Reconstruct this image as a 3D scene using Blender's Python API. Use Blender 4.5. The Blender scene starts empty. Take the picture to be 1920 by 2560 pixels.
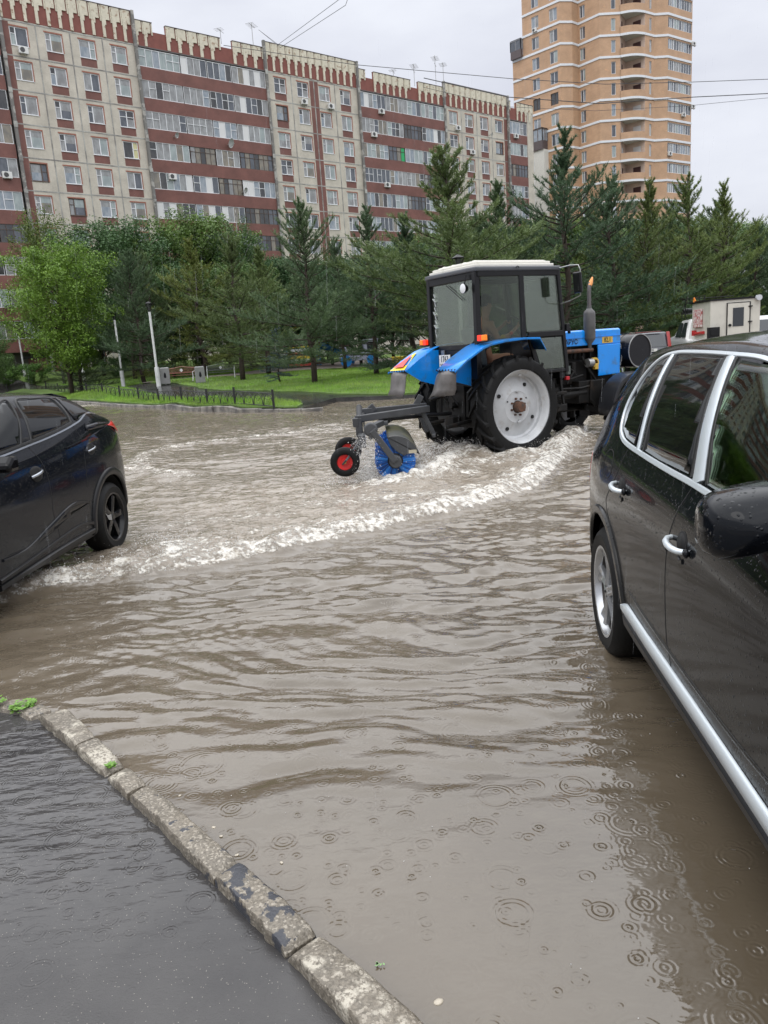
import bpy, bmesh, math, random
import numpy as np
from mathutils import Matrix, Vector
scene = bpy.context.scene
COL = scene.collection
PI = math.pi
# ------------------------------------------------------------------ camera
TH = math.radians(11.82); RO = math.radians(4.01)
Fv = Vector((0, math.cos(TH), -math.sin(TH))); R0 = Vector((1, 0, 0)); U0 = Vector((0, math.sin(TH), math.cos(TH)))
Rv = R0*math.cos(RO) - U0*math.sin(RO); Uv = R0*math.sin(RO) + U0*math.cos(RO)
cam = bpy.data.cameras.new('camera'); cam.sensor_fit = 'HORIZONTAL'; cam.sensor_width = 36; cam.lens = 36
cam.clip_start = .05; cam.clip_end = 2000
camo = bpy.data.objects.new('camera', cam); COL.objects.link(camo); scene.camera = camo
Mx = Matrix((Rv, Uv, -Fv)).transposed().to_4x4(); Mx.translation = (0, 0, 1.75); camo.matrix_world = Mx
# ------------------------------------------------------------------ overcast sky
SUN_EL = math.radians(58); SUN_AZ = math.radians(200)
w = bpy.data.worlds.new('World'); scene.world = w; w.use_nodes = True
nt = w.node_tree; nt.nodes.clear()
def N(nt, t, **k):
    n = nt.nodes.new(t)
    for a, b in k.items(): setattr(n, a, b)
    return n
def mathn(nt, op, a, b=None, c=None, clamp=False):
    n = nt.nodes.new('ShaderNodeMath'); n.operation = op; n.use_clamp = clamp
    for i, x in enumerate((a, b, c)):
        if x is None: continue
        if isinstance(x, (int, float)): n.inputs[i].default_value = x
        else: nt.links.new(x, n.inputs[i])
    return n.outputs[0]
def ramp(nt, fac, stops, interp='LINEAR'):
    n = nt.nodes.new('ShaderNodeValToRGB'); n.color_ramp.interpolation = interp
    el = n.color_ramp.elements
    while len(el) < len(stops): el.new(.5)
    for e, (p, c) in zip(el, stops):
        e.position = p; e.color = c if len(c) == 4 else (*c, 1)
    nt.links.new(fac, n.inputs[0]); return n.outputs[0]
def mixc(nt, fac, a, b, typ='MIX'):
    n = nt.nodes.new('ShaderNodeMix'); n.data_type = 'RGBA'; n.blend_type = typ
    for s, x in ((n.inputs[0], fac), (n.inputs[6], a), (n.inputs[7], b)):
        if isinstance(x, (int, float)): s.default_value = x
        elif isinstance(x, tuple): s.default_value = x if len(x) == 4 else (*x, 1)
        else: nt.links.new(x, s)
    return n.outputs[2]
sky = N(nt, 'ShaderNodeTexSky', sky_type='NISHITA', sun_disc=False, sun_elevation=SUN_EL, sun_rotation=SUN_AZ)
tc = N(nt, 'ShaderNodeTexCoord'); sep = N(nt, 'ShaderNodeSeparateXYZ'); nt.links.new(tc.outputs['Generated'], sep.inputs[0])
grad = ramp(nt, sep.outputs[2], [(0, (4.7, 4.76, 5.2)), (.14, (4.85, 4.95, 5.4)), (.40, (5.5, 5.65, 6.1)), (.54, (14.3, 14.5, 15)), (.75, (16.5, 16.8, 17.3)), (1, (15.5, 15.8, 16.3))])
mp = N(nt, 'ShaderNodeMapping'); mp.inputs['Scale'].default_value = (1.6, 1.6, 4.5); nt.links.new(tc.outputs['Generated'], mp.inputs[0])
nz = N(nt, 'ShaderNodeTexNoise'); nz.inputs['Scale'].default_value = 2.3; nz.inputs['Detail'].default_value = 6; nt.links.new(mp.outputs[0], nz.inputs['Vector'])
cl = ramp(nt, nz.outputs[0], [(.3, (.86, .86, .885)), (.7, (1.1, 1.1, 1.085))])
cloud = mixc(nt, 1, grad, cl, 'MULTIPLY')
skym = mixc(nt, .94, sky.outputs[0], cloud)
bg = N(nt, 'ShaderNodeBackground'); bg.inputs[1].default_value = .15; nt.links.new(skym, bg.inputs[0])
wo = N(nt, 'ShaderNodeOutputWorld'); nt.links.new(bg.outputs[0], wo.inputs[0])
sl = bpy.data.lights.new('sun', 'SUN'); sl.energy = .55; sl.angle = math.radians(35); sl.color = (1, .97, .93)
so = bpy.data.objects.new('sun', sl); COL.objects.link(so)
so.rotation_euler = (math.radians(90)-SUN_EL, 0, PI-SUN_AZ+PI)
so.rotation_euler = Vector((math.sin(SUN_AZ)*math.cos(SUN_EL), math.cos(SUN_AZ)*math.cos(SUN_EL), math.sin(SUN_EL))).to_track_quat('Z', 'Y').to_euler()
scene.view_settings.view_transform = 'Standard'; scene.view_settings.look = 'None'; scene.view_settings.exposure = .12; scene.view_settings.gamma = 1
scene.cycles.max_bounces = 6; scene.cycles.transparent_max_bounces = 10; scene.cycles.caustics_reflective = False; scene.cycles.caustics_refractive = False
rnd = random.Random(7); rng = np.random.default_rng(11)
# ------------------------------------------------------------------ helpers
def tag(o, label=None, cat=None, group=None, kind=None):
    if label: o['label'] = label
    if cat: o['category'] = cat
    if group: o['group'] = group
    if kind: o['kind'] = kind
    return o
def empty(name, loc=(0, 0, 0), rz=0, label=None, cat=None, group=None):
    o = bpy.data.objects.new(name, None); COL.objects.link(o); o.location = loc; o.rotation_euler = (0, 0, rz); o.empty_display_size = .2
    return tag(o, label, cat, group)
def copy_tree(o, parent=None):
    c = o.copy(); COL.objects.link(c)
    if parent: c.parent = parent
    for ch in list(o.children): copy_tree(ch, c)
    return c
def mkmesh(name, V, F, mats, mi=None, smooth=None):
    me = bpy.data.meshes.new(name); V = np.asarray(V, np.float32).reshape(-1, 3)
    if isinstance(F, np.ndarray):
        n, k = F.shape; me.vertices.add(len(V)); me.vertices.foreach_set('co', V.ravel())
        me.loops.add(n*k); me.loops.foreach_set('vertex_index', F.astype(np.int32).ravel())
        me.polygons.add(n); me.polygons.foreach_set('loop_start', np.arange(0, n*k, k, dtype=np.int32))
        try: me.polygons.foreach_set('loop_total', np.full(n, k, np.int32))
        except Exception: pass
        me.update(calc_edges=True)
    else:
        me.from_pydata([tuple(map(float, v)) for v in V], [], F)
    for m in (mats if isinstance(mats, (list, tuple)) else [mats]): me.materials.append(m)
    if mi is not None: me.polygons.foreach_set('material_index', np.asarray(mi, np.int32))
    if smooth is not None:
        me.polygons.foreach_set('use_smooth', np.ones(len(me.polygons), bool))
        if smooth < 180: me.set_sharp_from_angle(angle=math.radians(smooth))
    me.validate(); me.update()
    return me
def link(name, me, parent=None, bevel=0, **k):
    o = bpy.data.objects.new(name, me); COL.objects.link(o)
    if parent: o.parent = parent
    if bevel:
        b = o.modifiers.new('bevel', 'BEVEL'); b.width = bevel; b.segments = 2; b.limit_method = 'ANGLE'; b.angle_limit = math.radians(40)
    return tag(o, **k)
def frame(a, b, up=(0, 0, 1)):
    a = Vector(a); b = Vector(b); t = (b-a); L = t.length; t = t/L; u = Vector(up)
    if abs(t.dot(u)) > .97: u = Vector((0, 1, 0)) if abs(t.y) < .9 else Vector((1, 0, 0))
    s = t.cross(u).normalized(); u = s.cross(t).normalized(); return a, t, s, u, L
class MB:
    def __init__(s): s.v = []; s.f = []; s.m = []
    def add(s, V, F, m=0, M=None):
        n = len(s.v)
        if M is not None: V = [M @ Vector(v) for v in V]
        s.v += [tuple(v) for v in V]; s.f += [tuple(i+n for i in f) for f in F]; s.m += [m]*len(F) if isinstance(m, int) else list(m)
        return s
    def box(s, x0, x1, y0, y1, z0, z1, m=0, M=None):
        V = [(x, y, z) for z in (z0, z1) for y in (y0, y1) for x in (x0, x1)]
        return s.add(V, [(0, 2, 3, 1), (4, 5, 7, 6), (0, 1, 5, 4), (2, 6, 7, 3), (0, 4, 6, 2), (1, 3, 7, 5)], m, M)
    def beam(s, a, b, w, h, m=0, up=(0, 0, 1), w2=None, h2=None):
        a, t, sd, u, L = frame(a, b, up); V = []
        for k, (ww, hh) in ((0, (w, h)), (L, (w2 or w, h2 or h))):
            for sy, sz in ((-1, -1), (1, -1), (1, 1), (-1, 1)): V.append(a+t*k+sd*(sy*ww/2)+u*(sz*hh/2))
        return s.add(V, [(0, 1, 2, 3), (7, 6, 5, 4), (0, 4, 5, 1), (1, 5, 6, 2), (2, 6, 7, 3), (3, 7, 4, 0)], m)
    def tube(s, pts, r, n=8, m=0, closed=False):
        pts = [Vector(p) for p in pts]; k = len(pts); V = []; F = []; pu = None
        for i, p in enumerate(pts):
            if closed: t = (pts[(i+1) % k]-pts[i-1])
            else: t = (pts[min(i+1, k-1)]-pts[max(i-1, 0)])
            t.normalize()
            if pu is None: pu = Vector((0, 0, 1)) if abs(t.z) < .9 else Vector((1, 0, 0))
            sd = t.cross(pu).normalized(); pu = sd.cross(t).normalized(); rr = r[i] if isinstance(r, (list, tuple)) else r
            V += [p+sd*(rr*math.cos(2*PI*j/n))+pu*(rr*math.sin(2*PI*j/n)) for j in range(n)]
        for i in range(k if closed else k-1):
            a = i*n; b = ((i+1) % k)*n
            F += [(a+j, a+(j+1) % n, b+(j+1) % n, b+j) for j in range(n)]
        if not closed: F += [tuple(range(n))[::-1], tuple((k-1)*n+j for j in range(n))]
        return s.add(V, F, m)
    def lathe(s, prof, c=(0, 0, 0), axis='y', n=32, m=0, a0=0, a1=2*PI, M=None, cap=False):
        full = abs(a1-a0-2*PI) < 1e-6; na = n if full else n+1; V = []; F = []; mm = []
        for i in range(na):
            a = a0+(a1-a0)*i/n; ca, sa = math.cos(a), math.sin(a)
            for r, h in prof:
                p = {'y': (r*ca, h, r*sa), 'z': (r*ca, r*sa, h), 'x': (h, r*ca, r*sa)}[axis]
                V.append((p[0]+c[0], p[1]+c[1], p[2]+c[2]))
        k = len(prof)
        for i in range(n):
            a = i*k; b = ((i+1) % na)*k
            for j in range(k-1):
                F.append((a+j, b+j, b+j+1, a+j+1)); mm.append(m if isinstance(m, int) else m[j])
        return s.add(V, F, mm, M)
    def prism(s, poly, h0, h1, axis='y', m=0, M=None):
        k = len(poly); fn = {'y': lambda a, b, h: (a, h, b), 'z': lambda a, b, h: (a, b, h), 'x': lambda a, b, h: (h, a, b)}[axis]
        V = [fn(a, b, h0) for a, b in poly]+[fn(a, b, h1) for a, b in poly]
        return s.add(V, [tuple(range(k)), tuple(range(2*k-1, k-1, -1))]+[(i, (i+1) % k, k+(i+1) % k, k+i) for i in range(k)], m, M)
    def cyl(s, a, b, r, n=16, m=0, r2=None): return s.tube([a, b], [r, r2 if r2 is not None else r], n, m)
    def ball(s, c, r, m=0, n=8, sc=(1, 1, 1)):
        pr = [(math.sin(PI*i/n)*r, -math.cos(PI*i/n)*r) for i in range(n+1)]
        return s.lathe(pr, axis='z', n=n*2, m=m, M=Matrix.Translation(c) @ Matrix.Diagonal((*sc, 1)))
    def build(s, name, mats, parent=None, smooth=None, bevel=0, **k):
        me = mkmesh(name, s.v, s.f, mats, s.m, smooth)
        bm = bmesh.new(); bm.from_mesh(me); bmesh.ops.recalc_face_normals(bm, faces=bm.faces); bm.to_mesh(me); bm.free()
        if smooth is not None and smooth < 180: me.set_sharp_from_angle(angle=math.radians(smooth))
        return link(name, me, parent, bevel, **k)
def text(name, body, size, M, mat, parent, extrude=.002, label=None, wscale=1, align='CENTER'):
    cu = bpy.data.curves.new(name, 'FONT'); cu.body = body; cu.size = size; cu.extrude = extrude; cu.align_x = align; cu.align_y = 'CENTER'; cu.offset = size*.012
    t = bpy.data.objects.new('tmp', cu); COL.objects.link(t); bpy.context.view_layer.update()
    dg = bpy.context.evaluated_depsgraph_get(); me = bpy.data.meshes.new_from_object(t.evaluated_get(dg)); bpy.data.objects.remove(t)
    me.transform(M @ Matrix.Diagonal((wscale, 1, 1, 1))); me.materials.clear(); me.materials.append(mat)
    return link(name, me, parent, label=label)
# ------------------------------------------------------------------ noise (numpy)
def _h(ix, iy, s):
    n = (ix.astype(np.int64)*374761393+iy.astype(np.int64)*668265263+s*1442695041) & 0x7fffffff
    n = ((n ^ (n >> 13))*1274126177) & 0x7fffffff
    return ((n ^ (n >> 16)) & 0xffffff)/float(0xffffff)
def vn(x, y, s=0):
    x = np.asarray(x, float); y = np.asarray(y, float); ix = np.floor(x); iy = np.floor(y); fx = x-ix; fy = y-iy
    fx = fx*fx*fx*(fx*(fx*6-15)+10); fy = fy*fy*fy*(fy*(fy*6-15)+10)
    a = _h(ix, iy, s); b = _h(ix+1, iy, s); c = _h(ix, iy+1, s); d = _h(ix+1, iy+1, s)
    return (a+(b-a)*fx)*(1-fy)+(c+(d-c)*fx)*fy
def fbm(x, y, s=0, o=4):
    t = 0; a = .5
    for i in range(o): t = t+a*(vn(x, y, s+i*17)-.5)*2; x = x*2.03+3.1; y = y*1.97-1.7; a *= .5
    return t
def sm(a, b, x): t = np.clip((np.asarray(x, float)-a)/(b-a), 0, 1); return t*t*(3-2*t)
def polydist(X, Y, P):
    """signed distance to a polyline (left of travel > 0) and position along it 0..1"""
    best = np.full(X.shape, 1e9); sg = np.ones(X.shape); al = np.zeros(X.shape); n = len(P)-1
    for i in range(n):
        (ax, ay), (bx, by) = P[i], P[i+1]; dx, dy = bx-ax, by-ay; L2 = dx*dx+dy*dy
        t = np.clip(((X-ax)*dx+(Y-ay)*dy)/L2, 0, 1); d = np.hypot(X-ax-t*dx, Y-ay-t*dy)
        m = d < best; best = np.where(m, d, best); al = np.where(m, (i+t)/n, al)
        sg = np.where(m, np.sign((dx)*(Y-ay)-(dy)*(X-ax)), sg)
    return best*sg, al
def inpoly(X, Y, P):
    r = np.zeros(X.shape, bool); n = len(P); j = n-1
    for i in range(n):
        xi, yi = P[i]; xj, yj = P[j]
        c = ((yi > Y) != (yj > Y)) & (X < (xj-xi)*(Y-yi)/((yj-yi) if yj != yi else 1e-9)+xi); r ^= c; j = i
    return r
# ------------------------------------------------------------------ materials
MATS = {}
def mat(name, col, rough=.5, metal=0, var=.0, vscale=6, bump=0, bscale=40, col2=None, c2scale=3, c2lo=.45, c2hi=.6, coat=0, spec=None, ior=None, alpha=1, emit=None, trans=0, streak=None, hue_rand=0):
    if name in MATS: return MATS[name]
    m = bpy.data.materials.new(name); m.use_nodes = True; t = m.node_tree; b = t.nodes['Principled BSDF']
    b.inputs['Roughness'].default_value = rough; b.inputs['Metallic'].default_value = metal; b.inputs['Coat Weight'].default_value = coat
    b.inputs['Coat Roughness'].default_value = .03
    if ior: b.inputs['IOR'].default_value = ior
    if spec is not None: b.inputs['Specular IOR Level'].default_value = spec
    if alpha < 1: b.inputs['Alpha'].default_value = alpha
    if trans: b.inputs['Transmission Weight'].default_value = trans
    if emit: b.inputs['Emission Color'].default_value = (*emit[0], 1); b.inputs['Emission Strength'].default_value = emit[1]
    c = (*col, 1); tcn = N(t, 'ShaderNodeTexCoord'); vec = tcn.outputs['Object']
    if col2:
        n = N(t, 'ShaderNodeTexNoise'); n.inputs['Scale'].default_value = c2scale; n.inputs['Detail'].default_value = 8; n.inputs['Roughness'].default_value = .65
        src = vec
        if streak:
            mpn = N(t, 'ShaderNodeMapping'); mpn.inputs['Scale'].default_value = streak; t.links.new(vec, mpn.inputs[0]); src = mpn.outputs[0]
        t.links.new(src, n.inputs['Vector']); f = ramp(t, n.outputs[0], [(c2lo, (0, 0, 0)), (c2hi, (1, 1, 1))]); c = mixc(t, f, c, (*col2, 1))
    if var:
        n = N(t, 'ShaderNodeTexNoise'); n.inputs['Scale'].default_value = vscale; n.inputs['Detail'].default_value = 7; t.links.new(vec, n.inputs['Vector'])
        f = ramp(t, n.outputs[0], [(.25, (1-var,)*3), (.75, (1+var,)*3)]); c = mixc(t, 1, c, f, 'MULTIPLY')
    if hue_rand:
        oi = N(t, 'ShaderNodeObjectInfo'); f = ramp(t, oi.outputs['Random'], [(0, (1-hue_rand, 1-hue_rand*.8, 1-hue_rand*.6)), (.5, (1, 1, 1)), (1, (1+hue_rand*.9, 1+hue_rand*.6, 1-hue_rand*.2))]); c = mixc(t, 1, c, f, 'MULTIPLY')
    if isinstance(c, tuple): b.inputs['Base Color'].default_value = c
    else: t.links.new(c, b.inputs['Base Color'])
    if bump:
        n = N(t, 'ShaderNodeTexNoise'); n.inputs['Scale'].default_value = bscale; n.inputs['Detail'].default_value = 5; t.links.new(vec, n.inputs['Vector'])
        bn = N(t, 'ShaderNodeBump'); bn.inputs['Strength'].default_value = bump; bn.inputs['Distance'].default_value = .01; t.links.new(n.outputs[0], bn.inputs['Height']); t.links.new(bn.outputs[0], b.inputs['Normal'])
    MATS[name] = m; return m
def glassmat(name, tint, refl=1., rough=.02, fog=0.0, fogcol=(.4, .42, .42)):
    if name in MATS: return MATS[name]
    m = bpy.data.materials.new(name); m.use_nodes = True; t = m.node_tree; t.nodes.clear()
    tr = N(t, 'ShaderNodeBsdfTransparent'); tr.inputs[0].default_value = (*tint, 1)
    gl = N(t, 'ShaderNodeBsdfGlossy'); gl.inputs['Roughness'].default_value = rough; gl.inputs[0].default_value = (1, 1, 1, 1)
    fr = N(t, 'ShaderNodeFresnel'); fr.inputs[0].default_value = 1.5
    mx = N(t, 'ShaderNodeMixShader'); t.links.new(mathn(t, 'MULTIPLY', fr.outputs[0], refl, clamp=True), mx.inputs[0]); t.links.new(tr.outputs[0], mx.inputs[1]); t.links.new(gl.outputs[0], mx.inputs[2])
    out = N(t, 'ShaderNodeOutputMaterial'); last = mx.outputs[0]
    if fog:
        df = N(t, 'ShaderNodeBsdfDiffuse'); df.inputs[0].default_value = (*fogcol, 1); m2 = N(t, 'ShaderNodeMixShader'); tc_ = N(t, 'ShaderNodeTexCoord')
        nn = N(t, 'ShaderNodeTexNoise'); nn.inputs['Scale'].default_value = 2.2; nn.inputs['Detail'].default_value = 4; t.links.new(tc_.outputs['Object'], nn.inputs['Vector'])
        t.links.new(mathn(t, 'MULTIPLY', nn.outputs[0], fog*2, clamp=True), m2.inputs[0]); t.links.new(last, m2.inputs[1]); t.links.new(df.outputs[0], m2.inputs[2]); last = m2.outputs[0]
    t.links.new(last, out.inputs[0]); MATS[name] = m; return m
def carpaint(name, col, dirt=(.06, .055, .045), drops=.35, rough=.12):
    if name in MATS: return MATS[name]
    m = bpy.data.materials.new(name); m.use_nodes = True; t = m.node_tree; b = t.nodes['Principled BSDF']; tcn = N(t, 'ShaderNodeTexCoord'); vec = tcn.outputs['Object']
    n = N(t, 'ShaderNodeTexNoise'); n.inputs['Scale'].default_value = 1.7; n.inputs['Detail'].default_value = 9; n.inputs['Roughness'].default_value = .7; t.links.new(vec, n.inputs['Vector'])
    sp = N(t, 'ShaderNodeSeparateXYZ'); t.links.new(vec, sp.inputs[0])
    low = N(t, 'ShaderNodeMapRange'); low.inputs[1].default_value = 1.15; low.inputs[2].default_value = .35; t.links.new(sp.outputs[2], low.inputs[0])
    fine = N(t, 'ShaderNodeTexNoise'); fine.inputs['Scale'].default_value = 90; fine.inputs['Detail'].default_value = 3; t.links.new(vec, fine.inputs['Vector'])
    f = mathn(t, 'MULTIPLY', mathn(t, 'MULTIPLY', low.outputs[0], ramp(t, n.outputs[0], [(.3, (.15,)*3), (.7, (1,)*3)])), mathn(t, 'ADD', .4, fine.outputs[0]), clamp=True)
    t.links.new(mixc(t, f, (*col, 1), (*dirt, 1)), b.inputs['Base Color'])
    t.links.new(mathn(t, 'ADD', rough, mathn(t, 'MULTIPLY', f, .3)), b.inputs['Roughness']); b.inputs['Coat Weight'].default_value = .42; b.inputs['IOR'].default_value = 1.15; b.inputs['Coat IOR'].default_value = 1.4
    t.links.new(mathn(t, 'ADD', .02, mathn(t, 'MULTIPLY', f, .3)), b.inputs['Coat Roughness'])
    vo = N(t, 'ShaderNodeTexVoronoi'); vo.inputs['Scale'].default_value = 70; t.links.new(vec, vo.inputs['Vector'])
    sepc = N(t, 'ShaderNodeSeparateColor'); t.links.new(vo.outputs['Color'], sepc.inputs[0])
    rad = mathn(t, 'MULTIPLY', sepc.outputs[0], .42)
    dome = mathn(t, 'MAXIMUM', mathn(t, 'SUBTRACT', rad, vo.outputs['Distance']), 0)
    bn = N(t, 'ShaderNodeBump'); bn.inputs['Strength'].default_value = drops; bn.inputs['Distance'].default_value = .02; t.links.new(dome, bn.inputs['Height'])
    t.links.new(bn.outputs[0], b.inputs['Normal']); t.links.new(bn.outputs[0], b.inputs['Coat Normal'])
    MATS[name] = m; return m
# ------------------------------------------------------------------ terrain
def shx(P): return [(x+.012*y, y) for x, y in P]
CP = np.array([(-2.43,25.2,.12),(-4.75,27,.12),(-7.1,29.9,.12),(-9.34,33.6,.12),(-12.34,37.5,.13),(-15.27,41.9,.15),(-18.4,45.4,.2),(-30.7,64,.42),(-5.03,27.7,.24),(-8.05,32.3,.25),(-13.5,41.2,.27),(-20.68,53.3,.32),(-24,58,.4),
 (-1.24,30.5,.18),(.75,28.5,.12),(6.3,27.3,.06),(14.4,31,.06),(-4.3,35,.26),(-9.4,42,.43),(-16.7,52,.57),(-25.4,64,.74),(-30.9,70,1.14),(-12.16,44,.70),(-16.07,50,.66),(-13.2,52,.80),
 (1.7,52,.45),(-2.45,38,.45),(.1,43,.47),(-7.6,46,.60),(-13.8,47,.78),(-32,72,1.7),(-37.6,85,3.0),(-27.7,80,2.5),(-80,120,3),(0,80,1.0),(40,80,.8),(30,40,.1),(60,60,.4),(100,140,1),(0,140,1.2),(-60,64,1.4)], float)
def _tps():
    P = CP[:, :2]; n = len(P); r = np.hypot(P[:, None, 0]-P[None, :, 0], P[:, None, 1]-P[None, :, 1])
    K = np.where(r > 0, r*r*np.log(r+1e-9), 0)+np.eye(n)*.6; Q = np.c_[np.ones(n), P]
    A = np.block([[K, Q], [Q.T, np.zeros((3, 3))]]); return np.linalg.solve(A, np.r_[CP[:, 2], 0, 0, 0])
_W = _tps()
def tz(x, y):
    x = np.asarray(x, float); y = np.asarray(y, float); o = _W[-3]+_W[-2]*x+_W[-1]*y
    for (a, b, _), wt in zip(CP, _W):
        r2 = (x-a)**2+(y-b)**2; o = o+wt*.5*r2*np.log(r2+1e-12)
    return np.clip(o, .05, 3.2)
def tzf(x, y): return float(tz(x, y))
LAND = [(-130, 160), (-75, 105), (-30.8, 64.2), (-18.4, 45.5), (-15.25, 42), (-12.3, 37.6), (-9.3, 33.7), (-7.05, 30), (-4.72, 27.1), (-2.4, 25.3), (-2.0, 26.8), (-1.5, 28.9), (.75, 28.4), (6.3, 27.2), (14.4, 31), (30, 37), (80, 60), (100, 70), (100, 150)]
def grid(xs, ys):
    X, Y = np.meshgrid(xs, ys); nx = len(xs); ny = len(ys); i = np.arange((ny-1)*(nx-1)); r = i//(nx-1); c = i % (nx-1); a = r*nx+c
    return X, Y, np.c_[a, a+1, a+nx+1, a+nx]
m_bed = mat('road_asphalt', (.05, .05, .052), rough=.35, var=.2, vscale=3, bump=.4, bscale=60)
link('road', mkmesh('road', [(-150, -10, -.3), (160, -10, -.3), (160, 230, -.3), (-150, 230, -.3)], [(0, 1, 2, 3)], m_bed), kind='structure')
m_path = mat('wet_path', (.055, .054, .052), rough=.16, col2=(.03, .03, .03), c2scale=.8, var=.25, vscale=8, bump=.15, bscale=30)
def sheet(name, poly, step, zf, mt, thick=.03, **k):
    bm = bmesh.new(); f = bm.faces.new([bm.verts.new((x, y, 0)) for x, y in poly])
    if f.normal.z < 0: f.normal_flip()
    x0, x1 = min(p[0] for p in poly), max(p[0] for p in poly); y0, y1 = min(p[1] for p in poly), max(p[1] for p in poly)
    for ax, a, b in ((0, x0, x1), (1, y0, y1)):
        t = math.ceil(a/step)*step
        while t < b:
            co = (t, 0, 0) if ax == 0 else (0, t, 0); no = (1, 0, 0) if ax == 0 else (0, 1, 0)
            bmesh.ops.bisect_plane(bm, geom=bm.verts[:]+bm.edges[:]+bm.faces[:], plane_co=co, plane_no=no, dist=1e-5); t += step
    vx = np.array([v.co.x for v in bm.verts]); vy = np.array([v.co.y for v in bm.verts]); zz = zf(vx, vy)
    for v, z in zip(bm.verts, zz): v.co.z = z
    r = bmesh.ops.extrude_face_region(bm, geom=bm.faces[:]); 
    for e in r['geom']:
        if isinstance(e, bmesh.types.BMVert): e.co.z += thick
    bmesh.ops.recalc_face_normals(bm, faces=bm.faces)
    me = bpy.data.meshes.new(name); bm.to_mesh(me); bm.free(); me.materials.append(mt); return link(name, me, **k)
sheet('ground', LAND, 1.5, lambda x, y: tz(x, y)-.5, m_path, .5, kind='structure')
m_soil = mat('lawn_soil', (.07, .12, .02), rough=.9, col2=(.10, .17, .03), c2scale=1.2, var=.3, vscale=20, bump=.5, bscale=25)
def jit(P, a=.12, s=3):
    o = []
    for i in range(len(P)):
        (x0, y0), (x1, y1) = P[i], P[(i+1) % len(P)]; L = math.hypot(x1-x0, y1-y0); n = max(1, int(L/.8)) if L < 40 else 12
        for j in range(n):
            t = j/n; x = x0+(x1-x0)*t; y = y0+(y1-y0)*t; o.append((x+rnd.uniform(-a, a), y+rnd.uniform(-a, a)))
    return o
LAWN = [(-34, 72.5), (-30.9, 70), (-25.4, 64), (-16.7, 52), (-9.4, 42), (-4.3, 35), (-1.24, 30.6), (.75, 28.8), (6.3, 27.8), (13.4, 31.3), (30, 38), (60, 56), (70, 90), (30, 95), (-20, 92), (-45, 88)]
VERGE = [(-2.6, 25.45), (-4.75, 27.2), (-7.05, 30.1), (-9.3, 33.8), (-12.3, 37.7), (-15.2, 42.1), (-18.4, 45.7), (-30.7, 64.3), (-30, 66.5), (-23.5, 59.5), (-20, 54.8), (-15.6, 47.6), (-12.6, 42.3), (-9.6, 37.2), (-7.2, 33.5), (-5.0, 30.2), (-3.6, 28.3), (-2.55, 26.6)]
lawn_a = sheet('lawn', jit(LAWN), 1.5, tz, m_soil, .045, kind='structure')
lawn_b = sheet('grass_verge', jit(VERGE, .07), 1.0, tz, m_soil, .05, kind='structure')
BP = shx([(-14.6, 47.8), (-9.5, 50.2), (-6, 57), (2, 60), (16, 61), (16, 76), (0, 79), (-8, 68), (-12, 54), (-16, 51)])
m_gravel = mat('gravel_path', (.19, .16, .14), rough=.6, var=.25, vscale=9, col2=(.12, .10, .09), c2scale=1)
sheet('bench_path', BP, 1.5, lambda x, y: tz(x, y)+.05, m_gravel, .04, kind='structure')
# grass blades
def grass(name, poly, n, hmin, hmax, wd, seed, avoid=None, ylim=None, near=None):
    r = np.random.default_rng(seed); xs_ = [p[0] for p in poly]; ys_ = [p[1] for p in poly]
    P = np.zeros((0, 2))
    while len(P) < n:
        q = np.c_[r.uniform(min(xs_), max(xs_), n*3), r.uniform(min(ys_), max(ys_) if ylim is None else ylim, n*3)]
        k = inpoly(q[:, 0], q[:, 1], poly)
        if avoid is not None: k &= ~inpoly(q[:, 0], q[:, 1], avoid)
        k &= (r.random(len(q)) < np.clip((32/np.maximum(q[:, 1], 1))**2, 0, 1)) & (q[:, 0] < q[:, 1]*.56) & (q[:, 0] > -q[:, 1]*.56)
        P = np.r_[P, q[k]]
    P = P[:n]; x, y = P.T; z = tz(x, y)+.04; a = r.uniform(0, 2*PI, n); h = r.uniform(hmin, hmax, n)*(.7+.6*vn(x*1.3, y*1.3, 5)); b = r.uniform(0, 2*PI, n); l = h*r.uniform(.1, .6, n)
    sc = np.clip(y/30, 1, 2.2); ww = wd*sc; dx = np.cos(a)*ww; dy = np.sin(a)*ww
    V = np.stack([np.c_[x-dx, y-dy, z], np.c_[x+dx, y+dy, z], np.c_[x+np.cos(b)*l, y+np.sin(b)*l, z+h]], 1).reshape(-1, 3)
    return V, np.arange(3*n).reshape(-1, 3)
m_g1 = mat('grass_blade', (.15, .30, .02), rough=.6, var=.45, vscale=.6, col2=(.22, .33, .05), c2scale=.45, c2lo=.42, c2hi=.62)
V, F = grass('g', LAWN, 150000, .05, .13, .006, 3, BP, 66)
link('lawn_grass', mkmesh('lawn_grass', V, F, m_g1), kind='stuff', label='bright wet grass growing on the lawn')
V, F = grass('g', VERGE, 30000, .06, .18, .006, 4, None, 55)
link('verge_grass', mkmesh('verge_grass', V, F, m_g1), kind='stuff', label='longer grass along the fence and kerb')
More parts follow.
